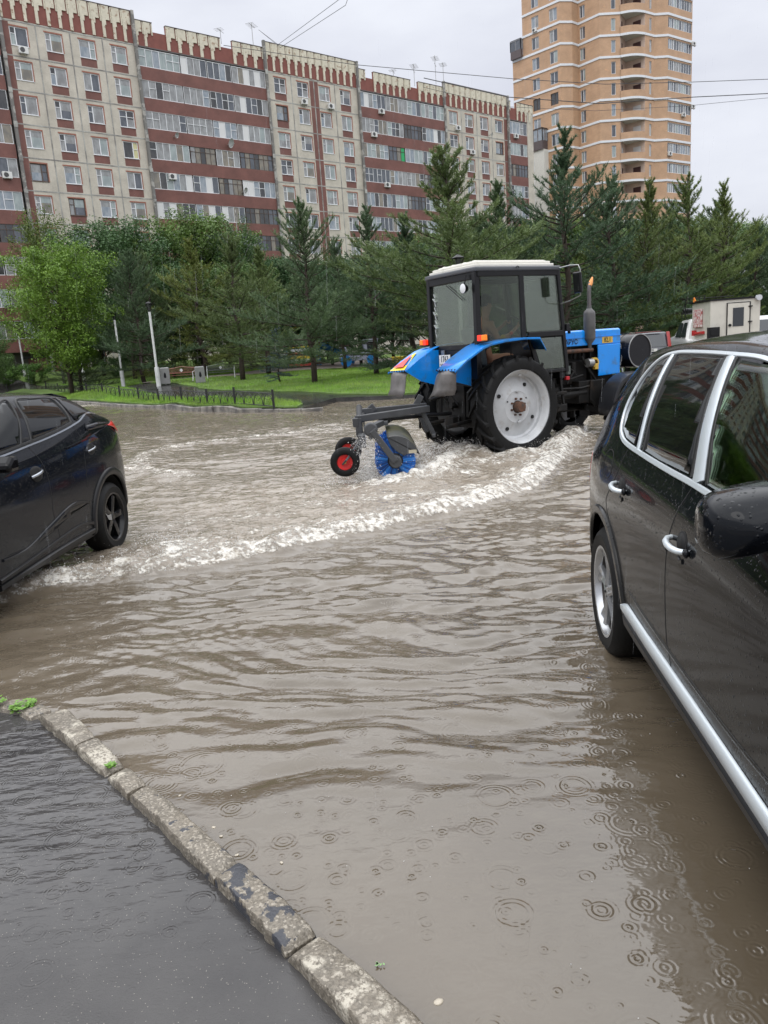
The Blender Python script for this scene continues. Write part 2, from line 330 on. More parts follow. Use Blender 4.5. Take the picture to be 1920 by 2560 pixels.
# far kerb along the verge
m_kerb = mat('kerb_concrete', (.22, .205, .18), rough=.5, var=.3, vscale=5, col2=(.08, .075, .07), c2scale=2.2, bump=.5, bscale=30)
kb = MB(); KP = [(-30.7, 64), (-18.4, 45.4), (-15.27, 41.9), (-12.34, 37.5), (-9.34, 33.6), (-7.1, 29.9), (-4.75, 27), (-2.43, 25.2), (-1.75, 25.0)]
for i in range(len(KP)-1):
    a = Vector((*KP[i], 0)); b = Vector((*KP[i+1], 0)); L = (b-a).length; n = max(1, round(L/1.0))
    for j in range(n):
        p = a.lerp(b, (j+.01)/n); q = a.lerp(b, (j+.985)/n); zt = max(.085, tzf(p.x, p.y)+.0)+rnd.uniform(-.03, .015); zt2 = max(.085, tzf(q.x, q.y)+.0)+rnd.uniform(-.03, .015)
        p.z = zt-.3; q.z = zt2-.3; off = Vector((rnd.uniform(-.03, .03), rnd.uniform(-.03, .03), 0)); kb.beam(p+off, q+off, .2, .6)
kb.build('kerb', [m_kerb], bevel=.02, kind='structure')
# ------------------------------------------------------------------ flood water
ARC1 = [(3.95, 14.6), (3.5, 13.2), (3.03, 11.92), (2.47, 10.5), (1.79, 9.04), (1.06, 8.26), (.37, 7.83), (-.25, 7.3), (-.81, 6.96), (-1.32, 6.67), (-1.81, 6.46), (-2.3, 6.38), (-2.75, 6.18), (-3.2, 5.8), (-3.8, 5.2)]
ARC2 = [(-.2, 18.4), (-.79, 18.54), (-2.12, 18.04), (-3.19, 17.7), (-4.41, 17.04), (-4.88, 15.61), (-4.56, 14.06), (-3.84, 12.8), (-2.91, 11.98), (-2.2, 11.6)]
BTR = [(1.5, 12.7), (1.15, 12.0), (.85, 11.1), (.6, 10.4), (.1, 10.05), (-.35, 9.95), (-.8, 10.1), (-1.5, 10.5)]
WFO = [(.93, 13.4), (1.41, 12.6), (1.9, 11.85), (2.5, 11.95), (3.1, 12.8), (3.5, 13.5)]
SEC = [(2.1, 6.7), (1.85, 6.45), (1.28, 6.2), (.72, 5.81), (.08, 5.64), (-.83, 5.5), (-1.8, 5.4)]
def water(X, Y):
    D, al = polydist(X, Y, ARC1); wob = .09*fbm(X*1.6, Y*1.6, 31, 3)+.04*fbm(X*6, Y*6, 32, 2); s = -(D)+wob
    st = np.interp(al, [0, .1, .2, .5, .8, .93, 1], [.5, .95, 1.05, 1, .9, .85, .5]); wd = np.interp(al, [0, .3, .6, 1], [1.0, .85, .6, .7])
    lum = .75+.35*vn(al*60, D*3, 4)+.25*vn(X*9, Y*9, 14)
    h = .115*st*np.exp(-((s-.2)/.17)**2)*lum+.045*st*np.exp(-((s-.65)/.3)**2)*vn(X*3, Y*3, 6)-.02*st*np.exp(-((s+.1)/.12)**2)
    foam = st*sm(-.07, .04, s)*np.exp(-(np.maximum(s-.25, 0)/(wd*1.05))**1.5)*(1.0-.22*sm(.3, .9, s))
    turb = sm(-.1, .15, s)*np.exp(-np.maximum(s-.3, 0)/2.6)*st
    # streaky foam between the bow wave and the tractor
    inner = sm(.1, .5, s)*sm(5.0, 2.6, s)*sm(-3.6, -2.2, X)
    foam = np.maximum(foam, inner*(.42+.62*vn(X*.9+Y*.4, Y*2.6-X*.3, 8)*sm(4.0, .6, s)))
    turb = np.maximum(turb, inner*.55)
    D2, al2 = polydist(X, Y, ARC2); w2 = .22*fbm(X*.9, Y*.9, 41, 3); d2 = D2+w2; e = np.exp(-(d2/.36)**2)*(np.minimum(al2, 1-al2)*8).clip(0, 1)
    foam = np.maximum(foam, .85*e); h = h+.045*e
    foam = np.maximum(foam, .5*np.exp(-((d2+.5)/.6)**2)*(np.minimum(al2, 1-al2)*8).clip(0, 1))
    D3, al3 = polydist(X, Y, BTR); w3 = .12*fbm(X*3, Y*3, 51, 3); e3 = np.exp(-((D3+w3)/.42)**2)*np.interp(al3, [0, .15, .55, 1], [.6, 1, 1, .15])
    foam = np.maximum(foam, 1.15*e3); h = h+.11*e3*np.interp(al3, [0, .4, .7, 1], [.7, 1.2, .5, .1])*(.5+vn(X*7, Y*7, 52)); turb = np.maximum(turb, e3)
    D4, al4 = polydist(X, Y, WFO); e4 = np.exp(-((D4+.15*fbm(X*4, Y*4, 61, 3))/.45)**2); foam = np.maximum(foam, 1.05*e4); h = h+.1*e4*(.4+vn(X*6, Y*6, 62)); turb = np.maximum(turb, e4)
    e5 = np.exp(-(np.hypot((X+2.1)/.62, (Y-7.3)/.5))**2); foam = np.maximum(foam, 1.05*e5*(.6+.7*vn(X*5, Y*5, 71))); h = h+.07*e5*vn(X*8, Y*8, 72); turb = np.maximum(turb, e5)
    # trough water around brush casters
    e6 = np.exp(-(np.hypot((X+.5)/.9, (Y-11.0)/.9))**2); foam = np.maximum(foam, .62*e6); turb = np.maximum(turb, .8*e6)
    D7, al7 = polydist(X, Y, SEC); e7 = np.exp(-((D7+.15*fbm(X*2, Y*2, 81, 3))/.11)**2)*np.interp(al7, [0, .3, 1], [.3, 1, .35]); foam = np.maximum(foam, .45*e7*vn(X*2.2, Y*5, 82)*1.6); h = h+.018*e7
    e8 = np.exp(-(np.hypot((X+15.0)/2.2, (Y-40.6)/1.6))**2); foam = np.maximum(foam, .9*e8); h = h+.06*e8*vn(X*2, Y*2, 9)
    far = sm(12, 16, Y)*sm(30, 18, Y)*sm(-6, -3, X)*sm(6, 4.5, X); foam = np.maximum(foam, .45*far*vn(X*.8, Y*1.9, 10)*1.7)
    # open water: ripples running out towards the kerb
    out = sm(0, .25, -s)*sm(2.3, 4.4, Y); near = sm(1.6, 3.2, Y); wx = X+.6*fbm(X*.6, Y*.7, 91, 3); wy = Y+.42*fbm(X*.75, Y*.9, 92, 3)
    A = np.interp(Y, [2.4, 3.3, 4.3, 5.6, 7, 12, 30], [.0, .006, .0105, .0095, .008, .009, .009])
    rip = 0
    for lam, ang, a, ph in ((.46, 76, .9, 0), (.31, 104, .75, 1.3), (.23, 66, .5, 2.1), (.66, 95, .7, .4), (.17, 112, .36, 4.), (.12, 80, .24, 5.), (.09, 60, .14, 2.)):
        c, s_ = math.cos(math.radians(ang)), math.sin(math.radians(ang)); md = .15+1.25*sm(.25, .8, vn(X*.9+ph, Y*1.3-ph, int(ph*10)+100))
        p = (wx*c+wy*s_)*2*PI/lam+ph; rip = rip+a*md*(np.sin(p)+.25*np.sin(2*p+.6))
    ro = -s+.25*fbm(X*.9, Y*.9, 121, 3); h = h+.012*out*np.exp(-np.maximum(-s, 0)/1.3)*np.sin(ro*2*PI/.42)*(.3+vn(X*1.2, Y*1.2, 122))
    h = h+A*rip*(1-.7*sm(0, .5, s)*sm(4, 1, s))*np.where(Y > 14, .8, 1)
    h = h+turb*(.045*fbm(X*3.2, Y*4.6, 111, 4)+.022*fbm(X*11, Y*13, 112, 3))
    h = h+.0022*fbm(X*1.6, Y*1.6, 113, 3)*sm(.5, 2, Y)+.012*sm(8, 14, Y)*fbm(X*2.6, Y*4, 114, 4)
    foam = np.clip(foam, 0, 1.3)*sm(0, 1, .5+Y)
    # calm lee close to shore kerbs and under parked cars
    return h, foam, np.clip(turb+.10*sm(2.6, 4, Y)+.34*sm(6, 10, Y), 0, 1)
def axis_(segs):
    o = [segs[0][0]]
    for a, b, st in segs:
        n = max(1, round((b-a)/st)); o += list(a+(b-a)*np.arange(1, n+1)/n)
    return np.array(o)
xs = axis_([(-60, -20, 1.2), (-20, -8, .25), (-8, -4.4, .07), (-4.4, 4.4, .022), (4.4, 8, .07), (8, 22, .3), (22, 90, 2)])
ys = axis_([(-6, .6, .3), (.6, 2.6, .02), (2.6, 6.2, .014), (6.2, 9.5, .02), (9.5, 14, .035), (14, 20, .07), (20, 32, .15), (32, 60, .5), (60, 120, 3)])
X, Y, F = grid(xs, ys); Hh, FO, TU = water(X, Y)
me = mkmesh('water', np.c_[X.ravel(), Y.ravel(), Hh.ravel()], F, [])
me.polygons.foreach_set('use_smooth', np.ones(len(me.polygons), bool))
for nm, A_ in (('foam', FO), ('turb', TU)):
    at = me.attributes.new(nm, 'FLOAT', 'POINT'); at.data.foreach_set('value', A_.ravel().astype(np.float32))
def water_mat():
    m = bpy.data.materials.new('flood_water'); m.use_nodes = True; t = m.node_tree; b = t.nodes['Principled BSDF']
    geo = N(t, 'ShaderNodeNewGeometry'); pos = geo.outputs['Position']
    af = N(t, 'ShaderNodeAttribute', attribute_name='foam').outputs['Fac']; at_ = N(t, 'ShaderNodeAttribute', attribute_name='turb').outputs['Fac']
    def noise(sc, det=4, rg=.55, scale=(1, 1, 1)):
        mp_ = N(t, 'ShaderNodeMapping'); mp_.inputs['Scale'].default_value = scale; t.links.new(pos, mp_.inputs[0])
        n = N(t, 'ShaderNodeTexNoise'); n.inputs['Scale'].default_value = sc; n.inputs['Detail'].default_value = det; n.inputs['Roughness'].default_value = rg; t.links.new(mp_.outputs[0], n.inputs['Vector']); return n.outputs[0]
    n1 = noise(7, 9, .74, (1, 1.5, 1)); n2 = noise(20, 6, .68)
    ff = mathn(t, 'ADD', mathn(t, 'MULTIPLY', n1, .75), mathn(t, 'MULTIPLY', n2, .25))
    fm = N(t, 'ShaderNodeMapRange', interpolation_type='SMOOTHSTEP'); fm.inputs[1].default_value = .34; fm.inputs[2].default_value = .60
    t.links.new(mathn(t, 'ADD', mathn(t, 'MULTIPLY', af, .49), mathn(t, 'MULTIPLY', mathn(t, 'SUBTRACT', ff, .49), 2.3)), fm.inputs[0]); foam = fm.outputs[0]
    mud = mixc(t, ramp(t, noise(.8, 5), [(.35, (0, 0, 0)), (.65, (1, 1, 1))]), (.086, .068, .046, 1), (.110, .088, .062, 1))
    # aerated water is paler
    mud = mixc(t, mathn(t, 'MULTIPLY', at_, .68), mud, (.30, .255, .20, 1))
    fcol = mixc(t, ramp(t, mathn(t, 'ADD', n2, mathn(t, 'MULTIPLY', mathn(t, 'SUBTRACT', af, .7), .28)), [(.44, (0, 0, 0)), (.62, (1, 1, 1))]), (.36, .31, .245, 1), (.68, .65, .59, 1)); col = mixc(t, foam, mud, fcol); t.links.new(col, b.inputs['Base Color'])
    t.links.new(mathn(t, 'ADD', .035, mathn(t, 'MULTIPLY', foam, .3)), b.inputs['Roughness']); b.inputs['IOR'].default_value = 1.68
    # rain rings
    hs = None
    for sc, seed, amp in ((2.3, 0, .0013), (4.2, 3.7, .0013), (7.5, 9.1, .0009), (1.5, 5.3, .0010), (11., 2.2, .0005)):
        mp_ = N(t, 'ShaderNodeMapping'); mp_.inputs['Location'].default_value = (seed, seed*.7, 0); t.links.new(pos, mp_.inputs[0])
        vo = N(t, 'ShaderNodeTexVoronoi', voronoi_dimensions='2D'); vo.inputs['Scale'].default_value = sc; t.links.new(mp_.outputs[0], vo.inputs['Vector'])
        d = mathn(t, 'DIVIDE', vo.outputs['Distance'], sc); sc_ = N(t, 'ShaderNodeSeparateColor'); t.links.new(vo.outputs['Color'], sc_.inputs[0])
        R = mathn(t, 'MULTIPLY', mathn(t, 'POWER', sc_.outputs[0], 1.5), .30/sc); x = mathn(t, 'SUBTRACT', d, R)
        g_ = mathn(t, 'EXPONENT', mathn(t, 'MULTIPLY', mathn(t, 'POWER', mathn(t, 'DIVIDE', x, .019), 2), -1))
        wv = mathn(t, 'MULTIPLY', mathn(t, 'SINE', mathn(t, 'MULTIPLY', x, 2*PI/.019)), g_)
        on = mathn(t, 'GREATER_THAN', sc_.outputs[1], .2)
        hh = mathn(t, 'MULTIPLY', mathn(t, 'MULTIPLY', wv, on), mathn(t, 'MULTIPLY', mathn(t, 'SUBTRACT', 1.15, sc_.outputs[0]), amp)); hs = hh if hs is None else mathn(t, 'ADD', hs, hh)
    hs = mathn(t, 'MULTIPLY', hs, ramp(t, noise(9, 2, .5), [(.32, (.2,)*3), (.5, (1,)*3)]))
    rp = mathn(t, 'MULTIPLY', noise(7, 3, .5, (1, 1.6, 1)), mathn(t, 'ADD', .004, mathn(t, 'MULTIPLY', at_, .045)))
    rp2 = mathn(t, 'MULTIPLY', noise(38, 4, .6), mathn(t, 'ADD', .0001, mathn(t, 'ADD', mathn(t, 'MULTIPLY', at_, .0035), mathn(t, 'MULTIPLY', foam, .012))))
    H_ = mathn(t, 'ADD', hs, mathn(t, 'ADD', rp, rp2))
    bn = N(t, 'ShaderNodeBump'); bn.inputs['Strength'].default_value = 1; bn.inputs['Distance'].default_value = 1; t.links.new(H_, bn.inputs['Height']); t.links.new(bn.outputs[0], b.inputs['Normal'])
    return m
me.materials.append(water_mat()); link('water', me, kind='structure')
# spray: loose drops thrown up by the brush, the tyres and the breaking crest
def drops(P, S, name, label, m):
    n = len(P); T = np.array([(1, 1, 1), (-1, -1, 1), (-1, 1, -1), (1, -1, -1)])/1.7; A = rng.uniform(0, 2*PI, n); c, s_ = np.cos(A), np.sin(A)
    V = np.stack([np.c_[(T[i, 0]*c-T[i, 1]*s_), (T[i, 0]*s_+T[i, 1]*c), np.full(n, T[i, 2])*1.5]*S[:, None]+P for i in range(4)], 1).reshape(-1, 3)
    b = np.arange(n)*4; F = np.concatenate([np.c_[b, b+1, b+2], np.c_[b, b+3, b+1], np.c_[b, b+2, b+3], np.c_[b+1, b+3, b+2]])
    return link(name, mkmesh(name, V, F, m, smooth=180), kind='stuff', label=label)
m_drop = mat('spray_drops', (.78, .77, .75), rough=.15, alpha=.85)
pr_ = rng.random((900, 2))*np.array([9, 9.5])+np.array([-4.5, 1.6]); pr_ = pr_[np.abs(pr_[:, 0]) < pr_[:, 1]*.62]
drops(np.c_[pr_, .004+.03*rng.random(len(pr_))**2], .0012+.0016*rng.random(len(pr_)), 'rain_splash', 'tiny drops jumping where the rain hits the water', m_drop)
def blob(n, c, r, zmax, pw=2): 
    q = rng.normal(0, 1, (n, 2))*r+np.array(c); z = zmax*rng.random(n)**pw; return np.c_[q, z]
P = [blob(3600, (-.17, 10.6), (.09, .28), .62, 1.3), blob(2600, (.62, 11.0), (.2, .45), .38, 1.7), blob(1500, (1.0, 12.2), (.22, .3), .30, 2), blob(1500, (1.55, 12.3), (.3, .12), .28, 2.2), blob(1200, (2.7, 12.2), (.4, .25), .22, 2),
     blob(900, (-2.1, 7.2), (.18, .12), .2, 2), blob(900, (-.45, 10.5), (.22, .3), .12, 2), blob(1200, (.35, 10.15), (.35, .1), .14, 2)]
al = rng.random(5200)*(len(ARC1)-2.2); i = al.astype(int); A1 = np.array(ARC1); q = A1[i]+(A1[i+1]-A1[i])*(al-i)[:, None]; q = q+np.array([-.08, .14])+rng.normal(0, .09, q.shape)
P.append(np.c_[q, .04+.13*rng.random(len(q))**2])
P = np.concatenate(P); drops(P, .0025+.0055*rng.random(len(P))**3, 'water_spray', 'white spray thrown up by the brush and tyres', m_drop)

# falling rain
n_ = 1600; d_ = 2.2+14*rng.random(n_)**1.1; P = np.c_[(rng.random(n_)*2-1)*.56*d_, d_, .1+rng.random(n_)*(1.2+.45*d_)]; Lr = .03+.09*rng.random(n_); wr = .0004+.0003*rng.random(n_)
V = np.stack([P+np.c_[-wr, 0*wr, 0*wr], P+np.c_[wr, wr, 0*wr], P+np.c_[wr+.05*Lr, 0*wr, Lr], P+np.c_[-wr+.05*Lr, wr, Lr]], 1).reshape(-1, 3)
m_rain = mat('rain', (.8, .82, .85), rough=.2, alpha=.13); link('rain', mkmesh('rain', V, np.arange(4*n_).reshape(-1, 4), m_rain), kind='stuff', label='thin streaks of falling rain')
# ------------------------------------------------------------------ pavement and broken kerb in the foreground
KL = [(-1.79, 3.6), (-1.74, 3.54), (-1.05, 2.77), (-.71, 2.35), (-.42, 1.99), (-.15, 1.66), (.03, 1.43), (.42, .94), (1.0, .2)]
KR = [(-1.745, 3.755), (-1.7, 3.71), (-1.36, 3.26), (-1.13, 3.0), (-.98, 2.84), (-.54, 2.32), (-.28, 2.0), (-.09, 1.79), (.02, 1.64), (.13, 1.5), (.50, 1.03), (1.1, .3)]
def plen(P):
    s = [0]
    for a, b in zip(P, P[1:]): s.append(s[-1]+math.hypot(b[0]-a[0], b[1]-a[1]))
    return s
_QL = np.polyfit([p[1] for p in KL[1:-1]], [p[0] for p in KL[1:-1]], 3); _QR = np.polyfit([p[1] for p in KR[1:-1]], [p[0] for p in KR[1:-1]], 3)
def byY(P, y):
    e = 0 if y < 3.60 or P is KL else (y-3.60)**2*1.2
    return float(np.polyval(_QL if P is KL else _QR, y))-e
def pave_mat():
    m = bpy.data.materials.new('wet_pavement'); m.use_nodes = True; t = m.node_tree; b = t.nodes['Principled BSDF']; geo = N(t, 'ShaderNodeNewGeometry'); pos = geo.outputs['Position']
    sp = N(t, 'ShaderNodeSeparateXYZ'); t.links.new(pos, sp.inputs[0])
    def noise(sc, det=4, rg=.55, scl=(1, 1, 1)):
        mp_ = N(t, 'ShaderNodeMapping'); mp_.inputs['Scale'].default_value = scl; t.links.new(pos, mp_.inputs[0])
        n = N(t, 'ShaderNodeTexNoise'); n.inputs['Scale'].default_value = sc; n.inputs['Detail'].default_value = det; n.inputs['Roughness'].default_value = rg; t.links.new(mp_.outputs[0], n.inputs['Vector']); return n.outputs[0]
    c = mixc(t, ramp(t, noise(2.2, 7), [(.35, (0, 0, 0)), (.65, (1, 1, 1))]), (.036, .034, .034), (.058, .055, .053))
    for sc, th_, cc in ((230, .2, (.03, .03, .03)), (170, .13, (.36, .33, .28)), (210, .09, (.45, .42, .36))):
        vo = N(t, 'ShaderNodeTexVoronoi'); vo.inputs['Scale'].default_value = sc; t.links.new(pos, vo.inputs['Vector']); s2 = N(t, 'ShaderNodeSeparateColor'); t.links.new(vo.outputs['Color'], s2.inputs[0])
        k = mathn(t, 'MULTIPLY', mathn(t, 'LESS_THAN', vo.outputs['Distance'], th_ if sc == 230 else .28), mathn(t, 'LESS_THAN', s2.outputs[0], .5 if sc == 230 else .025 if sc == 170 else .03))
        c = mixc(t, mathn(t, 'MULTIPLY', k, .42), c, (*cc, 1))
    t.links.new(c, b.inputs['Base Color'])
    wet = N(t, 'ShaderNodeMapRange', interpolation_type='SMOOTHSTEP'); wet.inputs[1].default_value = 2.0; wet.inputs[2].default_value = 2.8
    t.links.new(mathn(t, 'ADD', sp.outputs[1], mathn(t, 'MULTIPLY', noise(1.5, 3), .5)), wet.inputs[0])
    t.links.new(mathn(t, 'SUBTRACT', .24, mathn(t, 'MULTIPLY', wet.outputs[0], .20)), b.inputs['Roughness']); b.inputs['IOR'].default_value = 1.45
    hs = None
    for sc, seed, amp in ((4.6, 1.3, .0007), (8.0, 7.7, .0005)):
        mp_ = N(t, 'ShaderNodeMapping'); mp_.inputs['Location'].default_value = (seed, seed*.7, 0); t.links.new(pos, mp_.inputs[0])
        vo = N(t, 'ShaderNodeTexVoronoi', voronoi_dimensions='2D'); vo.inputs['Scale'].default_value = sc; t.links.new(mp_.outputs[0], vo.inputs['Vector'])
        d = mathn(t, 'DIVIDE', vo.outputs['Distance'], sc); sc_ = N(t, 'ShaderNodeSeparateColor'); t.links.new(vo.outputs['Color'], sc_.inputs[0])
        x = mathn(t, 'SUBTRACT', d, mathn(t, 'MULTIPLY', mathn(t, 'POWER', sc_.outputs[0], 1.6), .3/sc)); g_ = mathn(t, 'EXPONENT', mathn(t, 'MULTIPLY', mathn(t, 'POWER', mathn(t, 'DIVIDE', x, .013), 2), -1))
        hh = mathn(t, 'MULTIPLY', mathn(t, 'MULTIPLY', mathn(t, 'SINE', mathn(t, 'MULTIPLY', x, 2*PI/.013)), g_), amp*.8); hs = hh if hs is None else mathn(t, 'ADD', hs, hh)
    rp = mathn(t, 'MULTIPLY', noise(9, 3, .5, (.7, 1.8, 1)), mathn(t, 'MULTIPLY', wet.outputs[0], .011))
    gr = mathn(t, 'MULTIPLY', noise(260, 3), mathn(t, 'MULTIPLY', mathn(t, 'SUBTRACT', 1.1, wet.outputs[0]), .0011))
    bn = N(t, 'ShaderNodeBump'); bn.inputs['Distance'].default_value = 1; t.links.new(mathn(t, 'ADD', mathn(t, 'ADD', mathn(t, 'MULTIPLY', hs, mathn(t, 'ADD', .25, wet.outputs[0])), rp), gr), bn.inputs['Height']); t.links.new(bn.outputs[0], b.inputs['Normal'])
    return m
PAVE = [(-8, 4.6), (-3.5, 4.15), (-2.6, 4.0), (-2.15, 3.86), (-1.93, 3.75)]+[(byY(KL, y)+.03, y) for y in (3.54, 3.3, 3.0, 2.7, 2.4, 2.1, 1.8, 1.5, 1.2, .9, .5)]+[(1.0, -3), (-8, -3)]
sheet('pavement', PAVE, .12, lambda x, y: .008+.003*fbm(x*2, y*2, 5, 2)+.012*sm(2.2, 1.2, y), pave_mat(), .012, kind='structure')
def stone_mat(name, white, black):
    m = bpy.data.materials.new(name); m.use_nodes = True; t = m.node_tree; b = t.nodes['Principled BSDF']; pos = N(t, 'ShaderNodeNewGeometry').outputs['Position']
    def noise(sc, det=5, rg=.6, loc=(0, 0, 0)):
        mp_ = N(t, 'ShaderNodeMapping'); mp_.inputs['Location'].default_value = loc; t.links.new(pos, mp_.inputs[0])
        n = N(t, 'ShaderNodeTexNoise'); n.inputs['Scale'].default_value = sc; n.inputs['Detail'].default_value = det; n.inputs['Roughness'].default_value = rg; t.links.new(mp_.outputs[0], n.inputs['Vector']); return n.outputs[0]
    c = mixc(t, ramp(t, noise(90, 4), [(.38, (0, 0, 0)), (.62, (1, 1, 1))]), (.115, .10, .078), (.21, .185, .148))
    c = mixc(t, 1, c, ramp(t, noise(6, 5), [(.3, (.82, .82, .82)), (.7, (1.12, 1.1, 1.08))]), 'MULTIPLY')
    vo = N(t, 'ShaderNodeTexVoronoi'); vo.inputs['Scale'].default_value = 130; t.links.new(pos, vo.inputs['Vector']); s2 = N(t, 'ShaderNodeSeparateColor'); t.links.new(vo.outputs['Color'], s2.inputs[0])
    c = mixc(t, mathn(t, 'MULTIPLY', mathn(t, 'LESS_THAN', s2.outputs[0], .16), .6), c, (.38, .34, .28, 1))
    if white: c = mixc(t, mathn(t, 'MULTIPLY', mathn(t, 'MULTIPLY', ramp(t, noise(9, 3, .5, (3, 1, 0)), [(.62-white*.16, (0, 0, 0)), (.70-white*.16, (1, 1, 1))]), ramp(t, noise(60, 5, .7), [(.44, (0, 0, 0)), (.52, (1, 1, 1))])), .8), c, (.50, .46, .38, 1))
    k = ramp(t, noise(13, 6, .62, (7, 2, 0)), [(.66-black*.17, (0, 0, 0)), (.675-black*.17, (1, 1, 1))])
    if black: c = mixc(t, mathn(t, 'MULTIPLY', k, .95), c, (.035, .038, .048, 1))
    t.links.new(c, b.inputs['Base Color']); b.inputs['Roughness'].default_value = .42
    bn = N(t, 'ShaderNodeBump'); bn.inputs['Distance'].default_value = .008; bn.inputs['Strength'].default_value = .55
    t.links.new(mathn(t, 'ADD', noise(110, 4), mathn(t, 'MULTIPLY', noise(22, 4), 1.6)), bn.inputs['Height']); t.links.new(bn.outputs[0], b.inputs['Normal']); return m
def stone(y0, y1, mt, label, sd, zt=.072, dip=(0, 0)):
    nu = max(16, int((y0-y1)/.008)); prof = [(0, -.12), (0, .7), (.008, .95), (.03, 1.01), (.3, 1.03), (.55, 1.03), (.86, 1.01), (.95, .9), (.99, .55), (1.0, .0), (1.0, -.9)]; V = []; k = len(prof)
    for i in range(nu+1):
        t = i/nu; y = y0+(y1-y0)*t
        n1 = fbm(np.array(t*9+sd), np.array(0.), sd, 4)*.009+fbm(np.array(y*22.), np.array(3.), sd, 3)*.006; n2 = fbm(np.array(t*7+sd), np.array(5.), sd+3, 4)*.008
        yl = y-.075*.5; yr = y+.075*.5
        a = Vector((byY(KL, yl)+n1, yl, 0)); b = Vector((byY(KR, yr)+n2, yr, 0)); end = min(t, 1-t)*(y0-y1)
        ze = zt*(1-.22*math.exp(-(end/.010)**2)) - dip[0]*math.exp(-t*(y0-y1)/.05)-dip[1]*math.exp(-(1-t)*(y0-y1)/.05)
        for p, q in prof:
            c = a.lerp(b, p); z = ze*q+.006*float(fbm(np.array(c.x*16), np.array(c.y*16), 77, 3)) if q > 0 else .1*q
            if q > .4: c.x += .003*float(fbm(np.array(c.x*60), np.array(c.y*60), 78, 2))
            V.append((c.x, c.y, z))
    F = [(i*k+j, i*k+j+1, (i+1)*k+j+1, (i+1)*k+j) for i in range(nu) for j in range(k-1)]+[tuple(range(k)), tuple(range(nu*k+k-1, nu*k-1, -1))]
    o = link('kerb_stone', mkmesh('kerb_stone', V, F, mt, smooth=55)); bm = bmesh.new(); bm.from_mesh(o.data); bmesh.ops.recalc_face_normals(bm, faces=bm.faces); bm.to_mesh(o.data); bm.free()
    return tag(o, label, 'kerb stone', 'broken kerb stones along the flooded pavement')
sA = stone_mat('kerb_stone_pale', .75, 0); sB = stone_mat('kerb_stone_plain', .0, .35); sC = stone_mat('kerb_stone_black_paint', 0, .9); sD = stone_mat('kerb_stone_white_paint', .8, 0)
stone(3.66, 3.335, sA, 'farthest kerb stone, its rounded tip jutting into the flood beside the weeds', 1)
stone(3.325, 3.09, sA, 'short pale kerb stone ending in a mossy broken edge', 2, .068, (0, .03))
stone(3.075, 2.895, sA, 'shortest kerb stone, white flecked, just below the mossy break', 3, .064, (.035, 0))
stone(2.885, 2.335, sB, 'long grey kerb stone with a diagonal crack near its far end', 4, .07, (.01, .01))
stone(2.325, 1.985, sC, 'kerb stone with large peeling black paint patches', 5, .072, (0, .02))
stone(1.975, .3, sD, 'nearest kerb stone with worn white paint at the bottom of the picture', 6, .078, (.03, 0))
# curved kerb piece running left from the tip
mb = MB(); pts = [(-1.84, 3.70), (-1.95, 3.80), (-2.12, 3.87), (-2.4, 3.93), (-3.2, 4.02), (-5, 4.2)]
for i in range(len(pts)-1): mb.beam((*pts[i], -.02), (pts[i+1][0], pts[i+1][1], -.02), .13, .13)
tag(mb.build('kerb_stone', [sB], bevel=.03), 'low curved kerb stone almost under water, left of the weeds', 'kerb stone', 'broken kerb stones along the flooded pavement')
# weeds
m_leaf = mat('weed_leaf', (.12, .25, .03), rough=.5, var=.3, vscale=20)
def weed(loc, n, r, h, label, name='weed'):
    mb = MB(); 
    for i in range(n):
        a = rnd.uniform(0, 2*PI); l = rnd.uniform(.3, 1)*r; zz = rnd.uniform(.15, 1)*h; c = Vector((math.cos(a)*l, math.sin(a)*l, zz)); mb.tube([(c.x*.15, c.y*.15, -.01), (c.x*.5, c.y*.5, zz*.75), tuple(c)], .0012, 4)
        for j in range(3):
            b = a+(j-1)*1.1; L = rnd.uniform(.012, .022); d = Vector((math.cos(b), math.sin(b), rnd.uniform(-.2, .5)))*L; sd = Vector((-math.sin(b), math.cos(b), 0))*L*.38
            mb.add([c, c+d*.5+sd, c+d, c+d*.5-sd], [(0, 1, 2, 3)])
    o = mb.build(name, [m_leaf]); o.location = loc; return tag(o, label, 'weed')
weed((-1.975, 3.79, .03), 70, .065, .035, 'bright green weeds growing on the kerb at the left edge')
weed((-2.13, 3.84, .05), 26, .04, .03, 'tiny green tuft left of the larger kerb weeds')
weed((-1.275, 3.085, .055), 14, .014, .010, 'small moss tuft in the broken kerb joint')
def leafbit(x, y, s, label):
    mb = MB()
    for i in range(7):
        a = i*.85; d = Vector((math.cos(a), math.sin(a), 0))*s; sd = Vector((-d.y, d.x, 0))*.3; c = Vector((i*s*.35, i*s*.12, .003)); mb.add([c, c+d*.5+sd, c+d, c+d*.5-sd], [(0, 1, 2, 3)])
    o = mb.build('floating_leaf', [mat('floating_leaf', (.16, .3, .1), rough=.3)]); o.location = (x, y, .006); tag(o, label, 'leaf')
leafbit(-.12, 1.915, .012, 'green leaf floating beside the black painted kerb stone')
leafbit(-.80, 2.62, .009, 'green sprig floating right of the cracked kerb stone')
